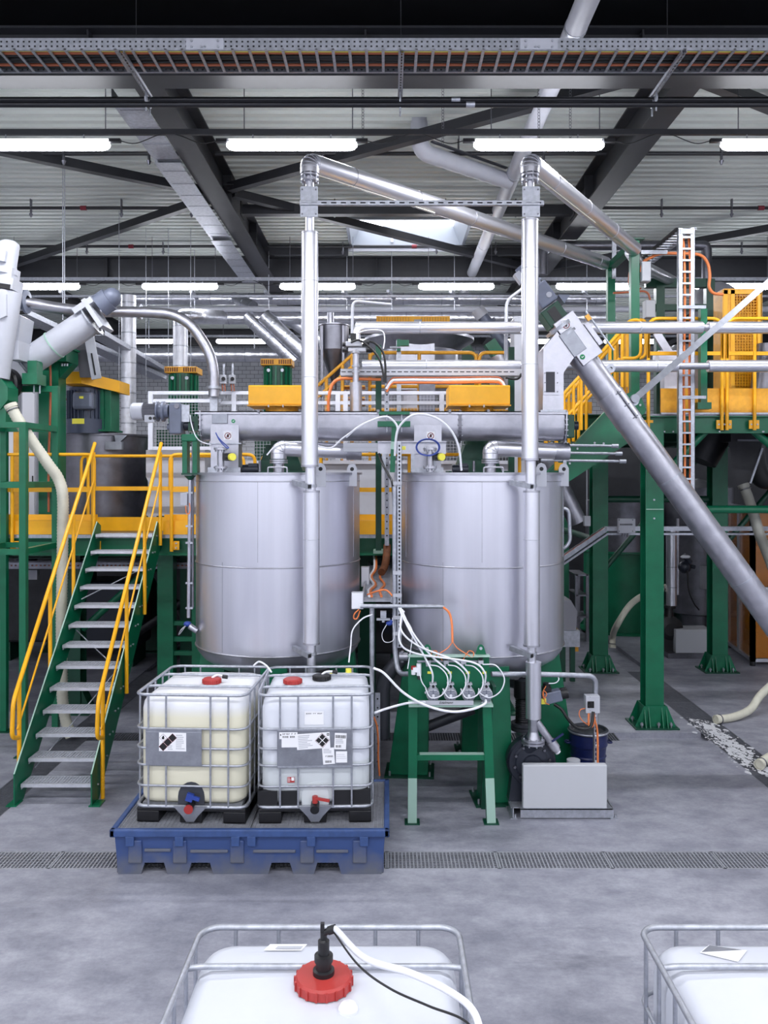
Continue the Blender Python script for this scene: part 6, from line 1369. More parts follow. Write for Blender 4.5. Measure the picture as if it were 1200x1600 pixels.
# amber enclosure
t = thing('amber_enclosure', 'machine enclosure of amber panes in an aluminium frame', 'enclosure', G(1185, 1040))
c0, c1, c2 = G(1138, 1012), G(1176, 1040), G(1176, 1040)+V((2.2, .0, 0)); zt_ = 2.9
for a, b in ((c0, c1), (c1, c2)):
    n_ = 2 if a is c0 else 3
    for i in range(n_+1):
        p = a.lerp(b, i/n_); m = MB(); m.bx(p.x-.04, p.x+.04, p.y-.04, p.y+.04, .08, zt_); obj('frame_post', m, 'alu', t)
    for z_ in (.1, 1.4, zt_-.03): m = MB(); m.beam(V((a.x, a.y, z_)), V((b.x, b.y, z_)), .06, .06); obj('frame_rail', m, 'alu', t)
    for i in range(n_):
        for z0_, z1_ in ((.14, 1.36), (1.44, zt_-.07)):
            p, p2 = a.lerp(b, i/n_), a.lerp(b, (i+1)/n_); m = MB(); u = (p2-p).normalized(); m.beam(V((p.x, p.y, (z0_+z1_)/2))+u*.045, V((p2.x, p2.y, (z0_+z1_)/2))-u*.045, .008, z1_-z0_); obj('pane', m, 'amber', t)
for p in (c0, c1): m = MB(); m.cyl((p.x, p.y, 0), (p.x, p.y, .08), .05, n=12); obj('levelling_foot', m, 'black', t)
m = MB(); p = c1+V((-.05, -.06, 1.6)); m.cyl(p, p+V((0, -.05, 0)), .09, n=18); m.box(p+V((.05, 0, -.2)), (.05, .04, .15)); obj('door_lock', m, 'light_grey', t)
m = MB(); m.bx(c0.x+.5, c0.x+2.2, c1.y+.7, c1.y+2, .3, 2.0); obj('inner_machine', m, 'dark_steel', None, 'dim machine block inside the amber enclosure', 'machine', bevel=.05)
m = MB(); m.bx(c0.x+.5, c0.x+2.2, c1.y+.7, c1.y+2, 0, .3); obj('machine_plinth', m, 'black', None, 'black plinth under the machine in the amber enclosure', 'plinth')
# low machine just right of the second tank
t = thing('filling_machine', 'small machine on green legs just right of the second tank', 'machine', G(888, 1060))
d = 14.0; a, b = P(878, 1000, d), P(902, 955, d)
m = MB(); m.prism([P(878, 985, d), P(900, 985, d), P(902, 955, d), P(892, 938, d), P(878, 938, d)], Y*.5); obj('hood', m, 'beige_box', t)
m = MB(); m.bx(P(875, 1, d).x, P(905, 1, d).x, d-.05, d+.55, P(1, 1010, d).z, P(1, 985, d).z); obj('table', m, 'galv', t)
for x_ in (880, 895): m = MB(); X_ = P(x_, 1, d).x; m.bx(X_-.04, X_+.04, d, d+.08, 0, P(1, 1010, d).z); obj('leg', m, 'green_dark', t)
m = MB(); m.bx(P(898, 1, d).x, P(906, 1, d).x, d+.1, d+.4, P(1, 1020, d).z, P(1, 985, d).z); obj('yellow_cover', m, 'mustard', t)
t = thing('steel_rack', 'grey steel rack far behind the rear columns', 'rack', G(910, 985))
d = 17.3
for x_ in (901, 918): 
    for dy in (0, .8): m = MB(); X_ = P(x_, 1, d).x; m.bx(X_-.03, X_+.03, d+dy, d+dy+.06, 0, 1.4); obj('post', m, 'dark_steel', t)
for z_ in (.5, .95, 1.37): m = MB(); m.bx(P(900, 1, d).x, P(919, 1, d).x, d, d+.86, z_, z_+.03); obj('shelf', m, 'dark_steel', t)
m = MB(); m.tube(rnd([P(886, 850, 12.8), P(886, 800, 12.8), P(889, 793, 12.8), P(878, 791, 12.8)][::-1] if False else [P(870, 794, 9.75), P(889, 795, 9.75), P(891, 850, 9.75), P(872, 862, 9.75)], .1, 5), .022, 8); obj('bent_tube', m, 'galv', None, 'thin bent steel tube right behind the second tank', 'pipe')
# ================================================================ LEFT PLATFORM behind the staircase and tanks
LY, LZ = 11.38, 2.66
t = thing('mixing_platform', 'green framed mixing platform behind the staircase and the two tanks', 'platform', (-3.0, LY, 0))
m = MB(); m.ibeam((-7.5, LY+.06, LZ-.16), (2.3, LY+.06, LZ-.16), .16, .24, .016); eb = obj('edge_beam', m, 'green', t)
m = MB(); m.bx(-7.5, 2.3, LY, 20, LZ-.03, LZ); obj('deck', m, 'dark_steel', t)
m = MB(); m.bx(-7.5, 1.9, LY-.02, LY+.0, LZ-.045, LZ+.005); obj('deck_lip', m, 'galv', t)
for a, b in ((-7.5, SX-.46), (SX+.46, 1.9)):
    m = MB(); m.bx(a, b, LY-.03, LY-.005, LZ+.01, LZ+.2); tb = obj('toe_board', m, 'yellow', t)
    m = MB(); m.bx(a, b, LY+.02, LY+.05, LZ+.2, LZ+.28); obj('toe_rail', m, 'yellow', tb)
m = MB(); m.bx(SX-1., SX+1.4, LY+.86, LY+.89, LZ+.0, LZ+.2); obj('toe_board', m, 'yellow', t)
for x_ in (-6.5, -4.62, -2.9, -.3, 1.6):
    for y_ in (12.3, 16.5):
        m = MB(); m.ibeam((x_, y_, .02), (x_, y_, LZ-.28), .26, .26, .018, Y); c = obj('column', m, 'green_dark', t)
        m = MB(); m.bx(x_-.3, x_+.3, y_-.28, y_+.28, 0, .02)
        for sx in (-1, 1): m.prism([(x_+sx*.13, y_-.1, .02), (x_+sx*.28, y_-.1, .02), (x_+sx*.13, y_-.1, .35)], Y*.2)
        obj('base_plate', m, 'green_dark', c)
for x_ in (-6.5, -4.62, -2.9, -.3, 1.6): m = MB(); m.ibeam((x_, LY+.15, LZ-.16), (x_, 19.8, LZ-.16), .2, .24, .016); obj('cross_beam', m, 'green_dark', t)
for y_ in (12.3, 16.5): m = MB(); m.ibeam((-7.4, y_, LZ-.3), (1.9, y_, LZ-.3), .2, .22, .016); obj('cross_beam', m, 'green_dark', t)
for a, b in (((-6.4, 12.3, 1.6), (-5.6, 12.3, 2.3)), ((-4.5, 12.3, 1.2), (-3.3, 12.3, 2.3)), ((-2.8, 12.3, 1.5), (-2.0, 12.3, 2.3))): m = MB(); m.cyl(a, b, .05, n=12); obj('diagonal_brace', m, 'green', t)
m = MB(); m.cyl((-4.5, 13.6, .6), (-2.6, 12.6, 1.9), .06, n=12); m.cyl((-2.7, 13.2, .3), (-3.6, 12.9, 2.0), .07, n=12); obj('diagonal_brace', m, 'black', t)
# railings
def railing(lab, x0_, x1_, y_, z_, posts, group='yellow platform railings'):
    t_ = thing('guard_rail', lab, 'railing', V(((x0_+x1_)/2, y_, z_)), group); zr = z_+1.1; zm = z_+.62
    m = MB(); m.tube(rnd([(x0_, y_, zm), (x0_, y_, zr), (x1_, y_, zr), (x1_, y_, zm)], .1, 5), .023, 10); obj('top_rail', m, 'yellow', t_)
    m = MB(); m.bx(x0_, x1_, y_-.012, y_+.012, zm-.03, zm+.03); obj('knee_rail', m, 'yellow', t_)
    for x_ in posts:
        m = MB(); m.cyl((x_, y_, z_-.22), (x_, y_, zr-.02), .024, n=10); p_ = obj('post', m, 'yellow', t_)
        m = MB(); m.bx(x_, x_+.1, y_+.02, y_+.035, z_-.2, z_-.08); obj('post_foot', m, 'yellow', p_)
        for zz in (-.17, -.11): m = MB(); m.bolt((x_+.06, y_+.02, z_+zz), -Y, .012, .012); obj('bolt', m, 'galv', p_)
railing('yellow guard rail left of the stair head on the mixing platform', -7.0, SX-.47, LY-.06, LZ, [-6.6, P(22, 1, LY).x, SX-.49])
railing('yellow guard rail between the stair head and the first tank', SX+.56, -1.8, LY-.06, LZ, [SX+.58, -2.0])
railing('yellow guard rail behind the two tanks on the mixing platform', -1.7, 1.9, LY-.06, LZ, [-.9, .3, 1.0, 1.8])
railing('yellow guard rail at the back of the stair landing', SX-1.0, SX+1.4, LY+.9, LZ, [SX-.9, SX+1.3])
# mixing tanks on the left platform
c = V((P(160, 1, 13.3).x, 13.3, LZ)); t = thing('mixing_vessel', 'dark steel mixing vessel with grey motor on the left platform', 'vessel', c)
m = MB(); zt = P(1, 683, 13.3).z; m.lathe(c, [(.001, 0), (.7, 0), (.7, zt-LZ), (.74, zt-LZ), (.74, zt-LZ+.03), (.001, zt-LZ+.03)], 44); obj('shell', m, 'dark_steel', t)
m = MB(); m.bx(c.x+.3, c.x+.55, 12.55, 12.62, zt-.22, zt-.1); m.prism([(c.x+.42, 12.6, zt), (c.x+.62, 12.6, zt), (c.x+.45, 12.6, zt-.15)], Y*.1); obj('bracket', m, 'plate_grey', t)
d = 12.75
def w_(x, y): return P(x, y, d)
t = thing('mixer_motor', 'grey vertical motor hanging under a yellow belt guard on the mixing vessel', 'motor', w_(135, 672), 'mixer drives')
m = MB(); m.cyl(w_(137, 670), w_(137, 607), .27, n=24); mo = obj('stator', m, 'motor_dark', t)
for k in range(16): a = math.pi+math.pi*k/15; c2 = w_(137, 640); m = MB(); u = V((math.cos(a), math.sin(a), 0)); m.beam(w_(137, 665)+u*.28, w_(137, 612)+u*.28, .012, .05, u); obj('cooling_fin', m, 'motor_dark', mo)
m = MB(); a, b = P(113, 640, d-.36), P(146, 612, d-.36); m.bx(a.x, b.x, d-.4, d-.2, a.z, b.z); tb = obj('terminal_box', m, 'motor_grey', t, bevel=.05)
m = MB(); c2 = P(127, 621, d-.405); m.bx(c2.x-.03, c2.x+.03, d-.408, d-.4, c2.z-.018, c2.z+.018); obj('yellow_tag', m, 'valve_yellow', tb)
m = MB(); m.cyl(w_(137, 678), w_(137, 656), .31, n=24); fc_ = obj('fan_cowl', m, 'motor_dark', t)
m = MB(); m.add([w_(137, 660)+V((math.cos(a)*.312, math.sin(a)*.312, zz)) for zz in (-.04, .04) for a in [math.radians(-115+k*6) for k in range(7)]], [(k, k+1, k+8, k+7) for k in range(6)], True); obj('yellow_label', m, 'valve_yellow', fc_)
m = MB(); z0_, z1_ = w_(1, 604).z, w_(1, 586).z
m.prism([(w_(111, 1).x, d-.4, z0_), (w_(144, 1).x, d-.45, z0_), (w_(190, 1).x, d-.1, z0_-.1), (w_(190, 1).x, d+.4, z0_-.1), (w_(111, 1).x, d+.4, z0_)], Z*(z1_-z0_)); obj('belt_guard', m, 'yellow', t, bevel=.01)
m = MB(); m.bx(w_(153, 1).x, w_(177, 1).x, d-.1, d+.3, w_(1, 673).z, w_(1, 604).z); gs = obj('pedestal', m, 'green', t, bevel=.01)
m = MB(); m.beam(w_(163, 673)-Y*.14, w_(163, 610)-Y*.14, .02, .08, X); m.bx(w_(150, 1).x, w_(182, 1).x, d-.2, d+.3, w_(1, 675).z, w_(1, 672).z); obj('pedestal_rib', m, 'green', gs)
hose([w_(146, 641), w_(160, 636), w_(170, 622), w_(174, 610)], .016, 'white_hose', 'white cable curving from the mixer motor to the belt guard', 'cable', 'cable')
hose([w_(90, 621), w_(102, 624), w_(113, 624)], .02, 'copper_cable', 'brown cable entering the mixer motor from the left', 'cable', 'cable')
for x_, y0_, y1_, d, lab, w in ((287, 575, 614, 14.6, 'left', 50), (434, 563, 603, 14.6, 'middle', 48)):
    t = thing('mixer_drive', 'green finned mixer head with yellow louvred cap, the %s one' % lab, 'motor', P(x_, y1_, d), 'mixer drives')
    hw = w/2/F*d; z0_, z1_ = P(1, y0_+10, d).z, P(1, y0_, d).z; zb_ = P(1, y1_+60, d).z
    m = MB(); m.bx(P(x_, 1, d).x-hw, P(x_, 1, d).x+hw, d-hw*.8, d+hw*.8, z0_, z1_); cp = obj('louvred_cap', m, 'mustard', t, bevel=.01)
    for k in range(14):
        if k in (6, 7): continue
        m = MB(); xx = P(x_, 1, d).x-hw*.9+k*hw*1.8/13; m.bx(xx-.012, xx+.012, d-hw*.8-.004, d-hw*.8, z0_+.02, z1_-.02); obj('louvre', m, 'rust', cp)
    m = MB(); hb_ = hw*.84; m.cyl(P(x_, y1_+60, d), P(x_, y0_+10, d), hb_, n=20); bd = obj('body', m, 'green_dark', t)
    for k in range(9): a = math.pi+math.pi*k/8; u = V((math.cos(a), math.sin(a), 0)); m = MB(); m.beam(P(x_, y1_+58, d)+u*hb_, P(x_, y0_+12, d)+u*hb_, .03, .05, u); obj('fin', m, 'green', bd)
    for dx in (-.3, .25): m = MB(); c2 = P(x_, y0_+18, d)+V((dx*hw*1.6, -hb_*.95, 0)); m.cyl(c2, c2-Y*.03, .03, n=10); obj('plug', m, 'galv', bd)
    m = MB(); m.bx(P(x_, 1, d).x-hw*1.2, P(x_, 1, d).x+hw*1.2, d-.5, d+.5, LZ, zb_); obj('pedestal', m, 'green_dark', t)
# white machine base with safety fence above
m = MB(); d = 12.5
m.prism([P(228, 806, d), P(320, 806, d), P(320, 703, d), P(228, 703, d), P(228, 745, d), P(237, 765, d)], Y*1.0); obj('pale_machine', m, 'light_grey', None, 'pale grey machine block beside the dark mixing vessel', 'machine')
def fence(lab, x0_, x1_, y_, z0, z1, posts, step=.045, rails=(1.0, .86)):
    t_ = thing('safety_fence', lab, 'fence', V(((x0_+x1_)/2, y_, z0)), 'aluminium safety fences')
    for x_ in posts: m = MB(); m.bx(x_-.035, x_+.035, y_-.035, y_+.035, z0, z1+.02); obj('post', m, 'alu', t_)
    for f_ in rails: m = MB(); zz = z0+(z1-z0)*f_; m.bx(x0_, x1_, y_-.025, y_+.025, zz-.025, zz+.025); obj('rail', m, 'alu', t_)
    m = MB(); m.bx(x0_, x1_, y_-.025, y_+.025, z0, z0+.05); obj('rail', m, 'alu', t_)
    m = MB(); k = x0_
    while k < x1_: m.bx(k-.0022, k+.0022, y_-.002, y_+.002, z0, z1); k += step
    k = z0
    while k < z1: m.bx(x0_, x1_, y_-.002, y_+.002, k-.0022, k+.0022); k += step
    obj('wire_mesh', m, 'light_grey', t_, kind='stuff'); return t_
d = 12.4
fence('mesh safety fence left of the conveyor on the machine base', P(234, 1, d).x, P(345, 1, d).x, d, P(1, 703, d).z, P(1, 614, d).z, [P(236, 1, d).x, P(333, 1, d).x])
fence('mesh safety fence behind the tanks between the risers', P(345, 1, 12.7).x, P(815, 1, 12.7).x, 12.7, P(1, 725, 12.7).z, P(1, 614, 12.7).z, [P(x_, 1, 12.7).x for x_ in (366, 528, 540, 690)], .05)
m = MB(); m.bx(P(345, 1, 12.8).x, P(798, 1, 12.8).x, 12.75, 13.7, LZ, P(1, 725, 12.8).z); obj('pale_machine', m, 'light_grey', None, 'long pale machine block under the safety fence behind the tanks', 'machine')
for i, x_ in enumerate((349, 363)):
    t = thing('switch_unit', ['left', 'right'][i]+' grey switch unit on the safety fence near the curved pipe', 'switch', P(x_, 612, 12.3)); d = 12.33 if i == 0 else 12.62
    m = MB(); a, b = P(x_-1.5, 612, d), P(x_+1.5, 568, d); m.bx(a.x, b.x, d+.03, d+.05, a.z, b.z); obj('strip', m, 'galv', t)
    m = MB(); a, b = P(x_-5, 600, d), P(x_+5, 586, d); m.bx(a.x, b.x, d-.04, d+.03, a.z, b.z); bx2 = obj('box', m, 'light_grey', t, bevel=.006)
    m = MB(); m.cyl(P(x_, 592, d-.04), P(x_, 592, d-.06), .03, n=12); obj('knob', m, 'black', bx2)
    for dx in (-2, 2): m = MB(); m.tube([P(x_+dx, 600, d), P(x_+dx+1, 611, d)], .009, 6); obj('cable', m, 'copper_cable', t)
# ---------------------------------------------------------------- green box frame and conveyors at the far left
t = thing('conveyor_stand', 'green square tube frame at the left edge carrying the pale conveyors', 'frame', (-4.85, 10.3, 0))
fx0, fx1, fy0, fy1 = -5.2, -4.5, 10.3, 11.3; zt = P(1, 662, 10.3).z
for x_ in (fx0, fx1):
    for y_ in (fy0, fy1):
        m = MB(); m.bx(x_-.042, x_+.042, y_-.042, y_+.042, .012, zt if not (x_ == fx1 and y_ == fy1) else P(1, 605, 11.3).z); pt = obj('post', m, 'green', t, bevel=.004)
        m = MB(); m.bx(x_-.09, x_+.09, y_-.09, y_+.09, 0, .012); obj('foot_plate', m, 'green_dark', pt)
for y_ in (664, 758, 862):
    z_ = P(1, y_, 10.3).z
    for yy in (fy0, fy1): m = MB(); m.bx(fx0-.6, fx1+.04, yy-.035, yy+.035, z_-.035, z_+.035); obj('cross_rail', m, 'green', t)
    for xx in (fx0, fx1): m = MB(); m.bx(xx-.035, xx+.035, fy0, fy1, z_-.036, z_+.036); obj('side_rail', m, 'green', t)
z_ = P(1, 608, 11.3).z; m = MB(); m.bx(P(30, 1, 11.3).x, fx1+.04, 11.26, 11.34, z_-.04, z_+.04); obj('upper_rail', m, 'green', t)
t = thing('green_bracket_column', 'broad green column with corbel under the pale slanted conveyor', 'column', P(82, 800, 11.9))
d = 11.9; a = P(82, 835, d); m = MB(); m.bx(a.x-.14, a.x+.14, d-.14, d+.14, LZ, P(1, 565, d).z); obj('shaft', m, 'green', t)
m = MB(); a, b = P(64, 568, d), P(114, 548, d); m.bx(a.x, b.x, d-.25, d+.2, a.z, b.z); m.prism([P(92, 568, d-.1), P(114, 568, d-.1), P(94, 590, d-.1)], Y*.2); obj('corbel', m, 'green', t)
m = MB(); m.bx(P(100, 1, d).x, P(111, 1, d).x, d-.1, d+.1, P(1, 548, d).z, P(1, 530, d).z); m.bx(P(96, 1, d).x, P(117, 1, d).x, d-.2, d+.2, P(1, 548, d).z, P(1, 545, d).z); obj('seat', m, 'green', t)
for x_ in (97, 101, 105): m = MB(); m.cyl(P(x_, 568, d-.2), P(x_, 572, d-.2), .015, n=6); obj('bolt', m, 'galv', t)
t = thing('green_bracket', 'small green bracket with studs under the conveyor foot', 'bracket', P(55, 610, 11.2))
d = 11.1; m = MB(); a, b = P(42, 602, d), P(65, 585, d); m.bx(a.x, b.x, d-.15, d+.15, a.z, b.z); m.bx(P(48, 1, d).x, P(62, 1, d).x, d-.1, d+.1, b.z, P(1, 565, d).z); obj('block', m, 'green', t)
for x_ in (53, 62): m = MB(); m.cyl(P(x_, 602, d), P(x_, 615, d), .012, n=6); obj('stud', m, 'galv', t)
t = thing('pale_conveyor', 'pale grey slanted screw conveyor at the left edge', 'conveyor', P(50, 590, 11))
d = 11.3
a, b = P(42, 568, d), P(143, 500, d); u = (b-a).normalized(); vv = Y.cross(u).normalized(); vv = vv if vv.z > 0 else -vv; Rl = Matrix((u, Y, vv)).transposed()
m = MB(); m.cyl(a, b, .19, n=30); tb = obj('tube', m, 'light_grey', t)
for f_ in (.0, .42, 1.0): m = MB(); c = a.lerp(b, f_); m.lathe(c, [(.19, -.01), (.2 if f_ == .42 else .24, -.01), (.2 if f_ == .42 else .24, .01), (.19, .01)], 28, ax=u); obj('flange', m, 'mint' if f_ == .42 else 'galv', tb)
m = MB(); m.box(a-u*.3-vv*.02, (.56, .42, .42), Rl); obj('foot_box', m, 'light_grey', t, bevel=.006)
m = MB(); c = a-u*.6-vv*.05; m.lathe(P(5, 600, d-.3), [(.001, .03), (.2, .03), (.22, 0), (.22, -.1)], 28, ax=(-Y*.8-X*.2).normalized()); obj('end_cover', m, 'black', t)
m = MB(); m.box(b+u*.05+vv*.16, (.3, .42, .08), Rl); m.box(b+u*.1, (.06, .44, .44), Rl); obj('head_frame', m, 'light_grey', t)
m = MB(); c = b+u*.2+vv*.1; m.cyl(c, c+u*.16, .16, n=20); m.cyl(c+u*.16, c+u*.2, .13, n=20); m.sph(c+u*.2, .13, 12, 8); obj('gear_head', m, 'motor_grey', t)
# square down-chute of the pale conveyor
t = thing('down_chute', 'dark fronted square chute dropping from the pale conveyor to the mixing vessel', 'chute', P(135, 600, 11.9))
d = 12.15; m = MB(); m.hexa([P(125, 590, d), P(147, 590, d), P(152, 590, d+.4), P(128, 590, d+.4), P(113, 512, d), P(137, 512, d), P(141, 512, d+.4), P(116, 512, d+.4)]); obj('front', m, 'chute_grey', t)
m = MB(); m.beam(P(137, 512, d-.02), P(151, 592, d-.02), .14, .03, Y); sd = obj('side_strip', m, 'light_grey', t)
m = MB(); m.beam(P(143, 552, d-.04), P(149, 586, d-.04), .02, .02, Y); obj('slot', m, 'ink', sd)
m = MB(); m.beam(P(112, 527, d-.03), P(138, 527, d-.03), .03, .02); obj('joint_strip', m, 'galv', t)
# upright conveyor with motor at the very left
t = thing('upright_conveyor', 'pale steep conveyor with motor cut by the left edge', 'conveyor', P(5, 640, 10.7))
d = 10.7; a, b = P(-6, 590, d), P(14, 456, d); u = (b-a).normalized()
m = MB(); m.cyl(a, b, .16, n=26); obj('tube', m, 'light_grey', t)
m = MB(); m.prism([P(-5, 500, d-.1), P(8, 462, d-.1), P(14, 462, d-.1), P(14, 495, d-.1), P(4, 500, d-.1)], -Y*.08); obj('side_plate', m, 'light_grey', t)
m = MB(); m.box(P(10, 445, d), (.3, .3, .14), Matrix.Rotation(.14, 3, 'Y')); m.box(P(10, 430, d), (.24, .24, .18), Matrix.Rotation(.14, 3, 'Y')); hf = obj('head_frame', m, 'light_grey', t)
m = MB(); m.box(P(6, 447, d-.155), (.16, .02, .06), Matrix.Rotation(.14, 3, 'Y')); obj('head_slot', m, 'ink', hf)
u = (P(14, 390, d)-P(8, 430, d)).normalized(); a = P(8, 428, d)
m = MB(); m.cyl(a, a+u*.06, .15, n=20); m.cyl(a+u*.06, a+u*.1, .13, n=20); m.cyl(a+u*.1, a+u*.36, .125, n=24); m.lathe(a+u*.36, [(.125, 0), (.12, .04), (.07, .07), (.001, .075)], 24, ax=u); mo = obj('motor', m, 'light_grey', t)
m = MB(); m.box(a+u*.2-Y*.13-X*.02, (.14, .08, .14), Matrix.Rotation(.14, 3, 'Y')); obj('terminal_box', m, 'light_grey', mo)
m = MB(); m.prism([P(18, 486, d+.2), P(33, 494, d+.2), P(26, 545, d+.2), P(15, 530, d+.2)], Y*.4); m.bx(P(7, 1, d).x, P(24, 1, d).x, d+.1, d+.6, P(1, 560, d).z, P(1, 530, d).z); obj('inlet_hopper', m, 'light_grey', t)
m = MB(); m.prism([P(0, 640, 10.6), P(12, 625, 10.6), P(12, 605, 10.6), P(2, 592, 10.6), P(-10, 592, 10.6), P(-10, 640, 10.6)], Y*.3); m.bx(P(-10, 1, 10.6).x, P(8, 1, 10.6).x, 10.62, 10.85, zt+.0, P(1, 636, 10.6).z); obj('conveyor_pedestal', m, 'green', None, 'green foot casting under the steep conveyor at the left edge', 'bracket')
# long curved steel conveying pipe
t = thing('conveying_pipe', 'steel conveying pipe curving down from the left conveyors to the fence', 'pipe', P(335, 640, 12.2))
pts = rnd([P(24, 470, 11.0), P(120, 487, 11.6), P(215, 487, 12.2), P(290, 492, 12.2), P(334, 560, 12.2), P(334, 620, 12.2)], 1.1, 12)
m = MB(); m.tube(pts, .078, 18); obj('pipe', m, 'steel', t)
for p, n_ in ((P(219, 487, 12.2), X), (P(36, 472, 11.06), X), (P(334, 606, 12.2), Z)): m = MB(); m.lathe(p, [(.078, -.02), (.11, -.02), (.11, .02), (.078, .02)], 20, ax=n_); obj('coupling', m, 'galv', t)
m = MB(); p = P(30, 471, 11.02); m.lathe(p, [(.1, -.12), (.17, -.12), (.17, -.09), (.1, -.06), (.1, .06), (.16, .08), (.16, .11), (.078, .12)], 22, ax=X); obj('inlet_flange', m, 'motor_grey', t)
m = MB(); m.bx(P(328, 1, 12.3).x, P(340, 1, 12.3).x, 12.28, 12.34, P(1, 660, 12.3).z, P(1, 605, 12.3).z); obj('foot_channel', m, 'galv', t)
# beige suction hose down the left
ribbed([P(16, 632, 10.5), P(25, 650, 10.5), P(45, 682, 10.5), P(75, 725, 10.55), P(91, 748, 10.6), P(98, 775, 10.6), P(98, 830, 10.65), P(97, 900, 10.7), P(96, 980, 10.75), P(97, 1060, 10.8), P(98, 1095, 10.85), P(104, 1130, 10.9), P(112, 1150, 10.9)], .07, 'beige_hose', 'long ribbed beige hose hanging from the left conveyor to the floor', pitch=.04)
# red-brown cable column
hose([P(78, 560, 11.6), P(79, 600, 11.6), P(78, 660, 11.6), P(76, 720, 11.6), P(76, 800, 11.6)], .016, 'copper_cable', 'brown cable rising beside the broad green column', 'cable', 'cable')
for i, (x_, y0_, y1_) in enumerate(((12, 650, 800), (45, 600, 800))):
    t = thing('control_cabinet', ['left', 'right'][i]+' pale control cabinet behind the green frame on the platform', 'cabinet', P(x_, 800, 15)); a, b = P(x_-12 if i == 0 else x_-12, 1, 15).x, P(x_+12 if i == 0 else x_+12, 1, 15).x
    m = MB(); m.bx(a, b, 15, 15.4, LZ, P(1, y0_, 15).z); cb = obj('housing', m, 'light_grey', t, bevel=.01)
    m = MB(); m.bx(a+.03, b-.03, 14.985, 15, LZ+.08, P(1, y0_, 15).z-.04); obj('door', m, 'white', cb)
    m = MB(); m.bx(b-.07, b-.05, 14.97, 14.985, LZ+.6, LZ+.8); obj('handle', m, 'black', cb)
m = MB(); m.bx(P(20, 1, 14).x, P(34, 1, 14).x, 14, 14.3, LZ, P(1, 665, 14).z); obj('orange_case', m, 'mustard', None, 'orange yellow equipment case behind the green frame', 'case', bevel=.02)
# dim machinery below the left platform
t = thing('under_tray', 'cable tray under the mixing platform crossing behind the staircase', 'cable tray', P(160, 885, 12.0)); z_ = P(1, 885, 12).z
m = MB(); m.perf((-7, 11.98, z_-.03), (-1.3, 11.98, z_-.03), Z, .09, [.045], .06, .03, .02); m.bx(-7, -1.3, 11.99, 12.2, z_-.035, z_-.03); m.bx(-7, -1.3, 12.2, 12.205, z_-.03, z_+.06); obj('tray', m, 'dark_steel', t)
m = MB(); m.bx(-7, -1.3, 12.03, 12.12, z_-.03, z_+.015); obj('cable', m, 'copper_cable', t)
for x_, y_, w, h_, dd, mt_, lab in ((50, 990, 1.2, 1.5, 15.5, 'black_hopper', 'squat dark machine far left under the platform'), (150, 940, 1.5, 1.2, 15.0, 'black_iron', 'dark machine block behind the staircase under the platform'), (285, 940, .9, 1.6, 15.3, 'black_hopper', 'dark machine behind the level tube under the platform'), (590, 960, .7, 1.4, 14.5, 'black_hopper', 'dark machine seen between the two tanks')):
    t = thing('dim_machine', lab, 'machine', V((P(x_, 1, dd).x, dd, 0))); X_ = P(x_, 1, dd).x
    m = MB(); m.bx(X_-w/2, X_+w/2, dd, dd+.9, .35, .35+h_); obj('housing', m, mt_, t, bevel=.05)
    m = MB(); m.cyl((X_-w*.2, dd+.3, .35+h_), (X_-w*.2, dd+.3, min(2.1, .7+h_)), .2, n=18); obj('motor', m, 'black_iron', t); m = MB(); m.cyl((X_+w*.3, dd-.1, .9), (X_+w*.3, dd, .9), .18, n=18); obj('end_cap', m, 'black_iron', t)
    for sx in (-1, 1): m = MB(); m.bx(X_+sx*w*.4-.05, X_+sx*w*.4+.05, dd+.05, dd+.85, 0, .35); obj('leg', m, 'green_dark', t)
m = MB(); a, b = P(42, 905, 12.5), P(60, 890, 12.5); m.bx(a.x, b.x, 12.45, 12.55, a.z, b.z); obj('sensor_box', m, 'beige_box', None, 'small grey box hanging under the platform left of the staircase', 'box')
for x_ in (258, 312):
    t = thing('support_frame', 'green support frame under the platform %s the level tube' % ('left of' if x_ == 258 else 'right of'), 'frame', P(x_, 1030, 11.6)); d = 11.65
    m = MB(); X_ = P(x_, 1, d).x; m.bx(X_-.11, X_+.11, d, d+.2, 0, LZ-.28); obj('post', m, 'green', t)
    if x_ == 258:
        for yy in (975, 1000, 1022): m = MB(); m.bx(X_, X_+.6, d+.05, d+.12, P(1, yy, d).z-.03, P(1, yy, d).z+.03); obj('rung', m, 'green', t)
m = MB(); m.tube(rnd([(-.05, 9.75, 1.95), (-.05, 9.75, 1.5), (.0, 9.6, 1.2), (.0, 9.6, .75)], .15, 5)if False else rnd([P(634, 1022, 9.6), P(598, 1058, 9.6), P(598, 1152, 9.6)], .22, 6), .085, 16); obj('black_drain_pipe', m, 'pvc_grey', None, 'thick black drain pipe between the two tanks behind the green stand', 'pipe')
m = MB(); m.cyl(P(655, 1140, 9.9), P(740, 1108, 9.9), .06, n=14); obj('black_cross_pipe', m, 'pvc_grey', None, 'thick black pipe slanting under the second tank behind the stand legs', 'pipe')
t = thing('slotted_upright', 'short slotted upright with orange cable beside the stickered container', 'bracket', P(590, 1215, 8.9))
d = 8.75; a, b = P(586, 1225, d), P(594, 1083, d); m = MB(); m.bx(a.x, b.x, d, d+.03, 0, b.z); up2 = obj('upright', m, 'galv', t)
m = MB()
for k in range(8): c = P(590, 1092+k*14, d-.001); m.disc(c, .01, -Y, 8)
obj('slots', m, 'ink', up2)
hose([P(584, 1120, 8.7), P(589, 1135, 8.68), P(591, 1160, 8.68), P(591, 1185, 8.68), P(593, 1212, 8.7)], .01, 'orange', 'orange cable running down the slotted upright beside the container', 'cable', 'cable')
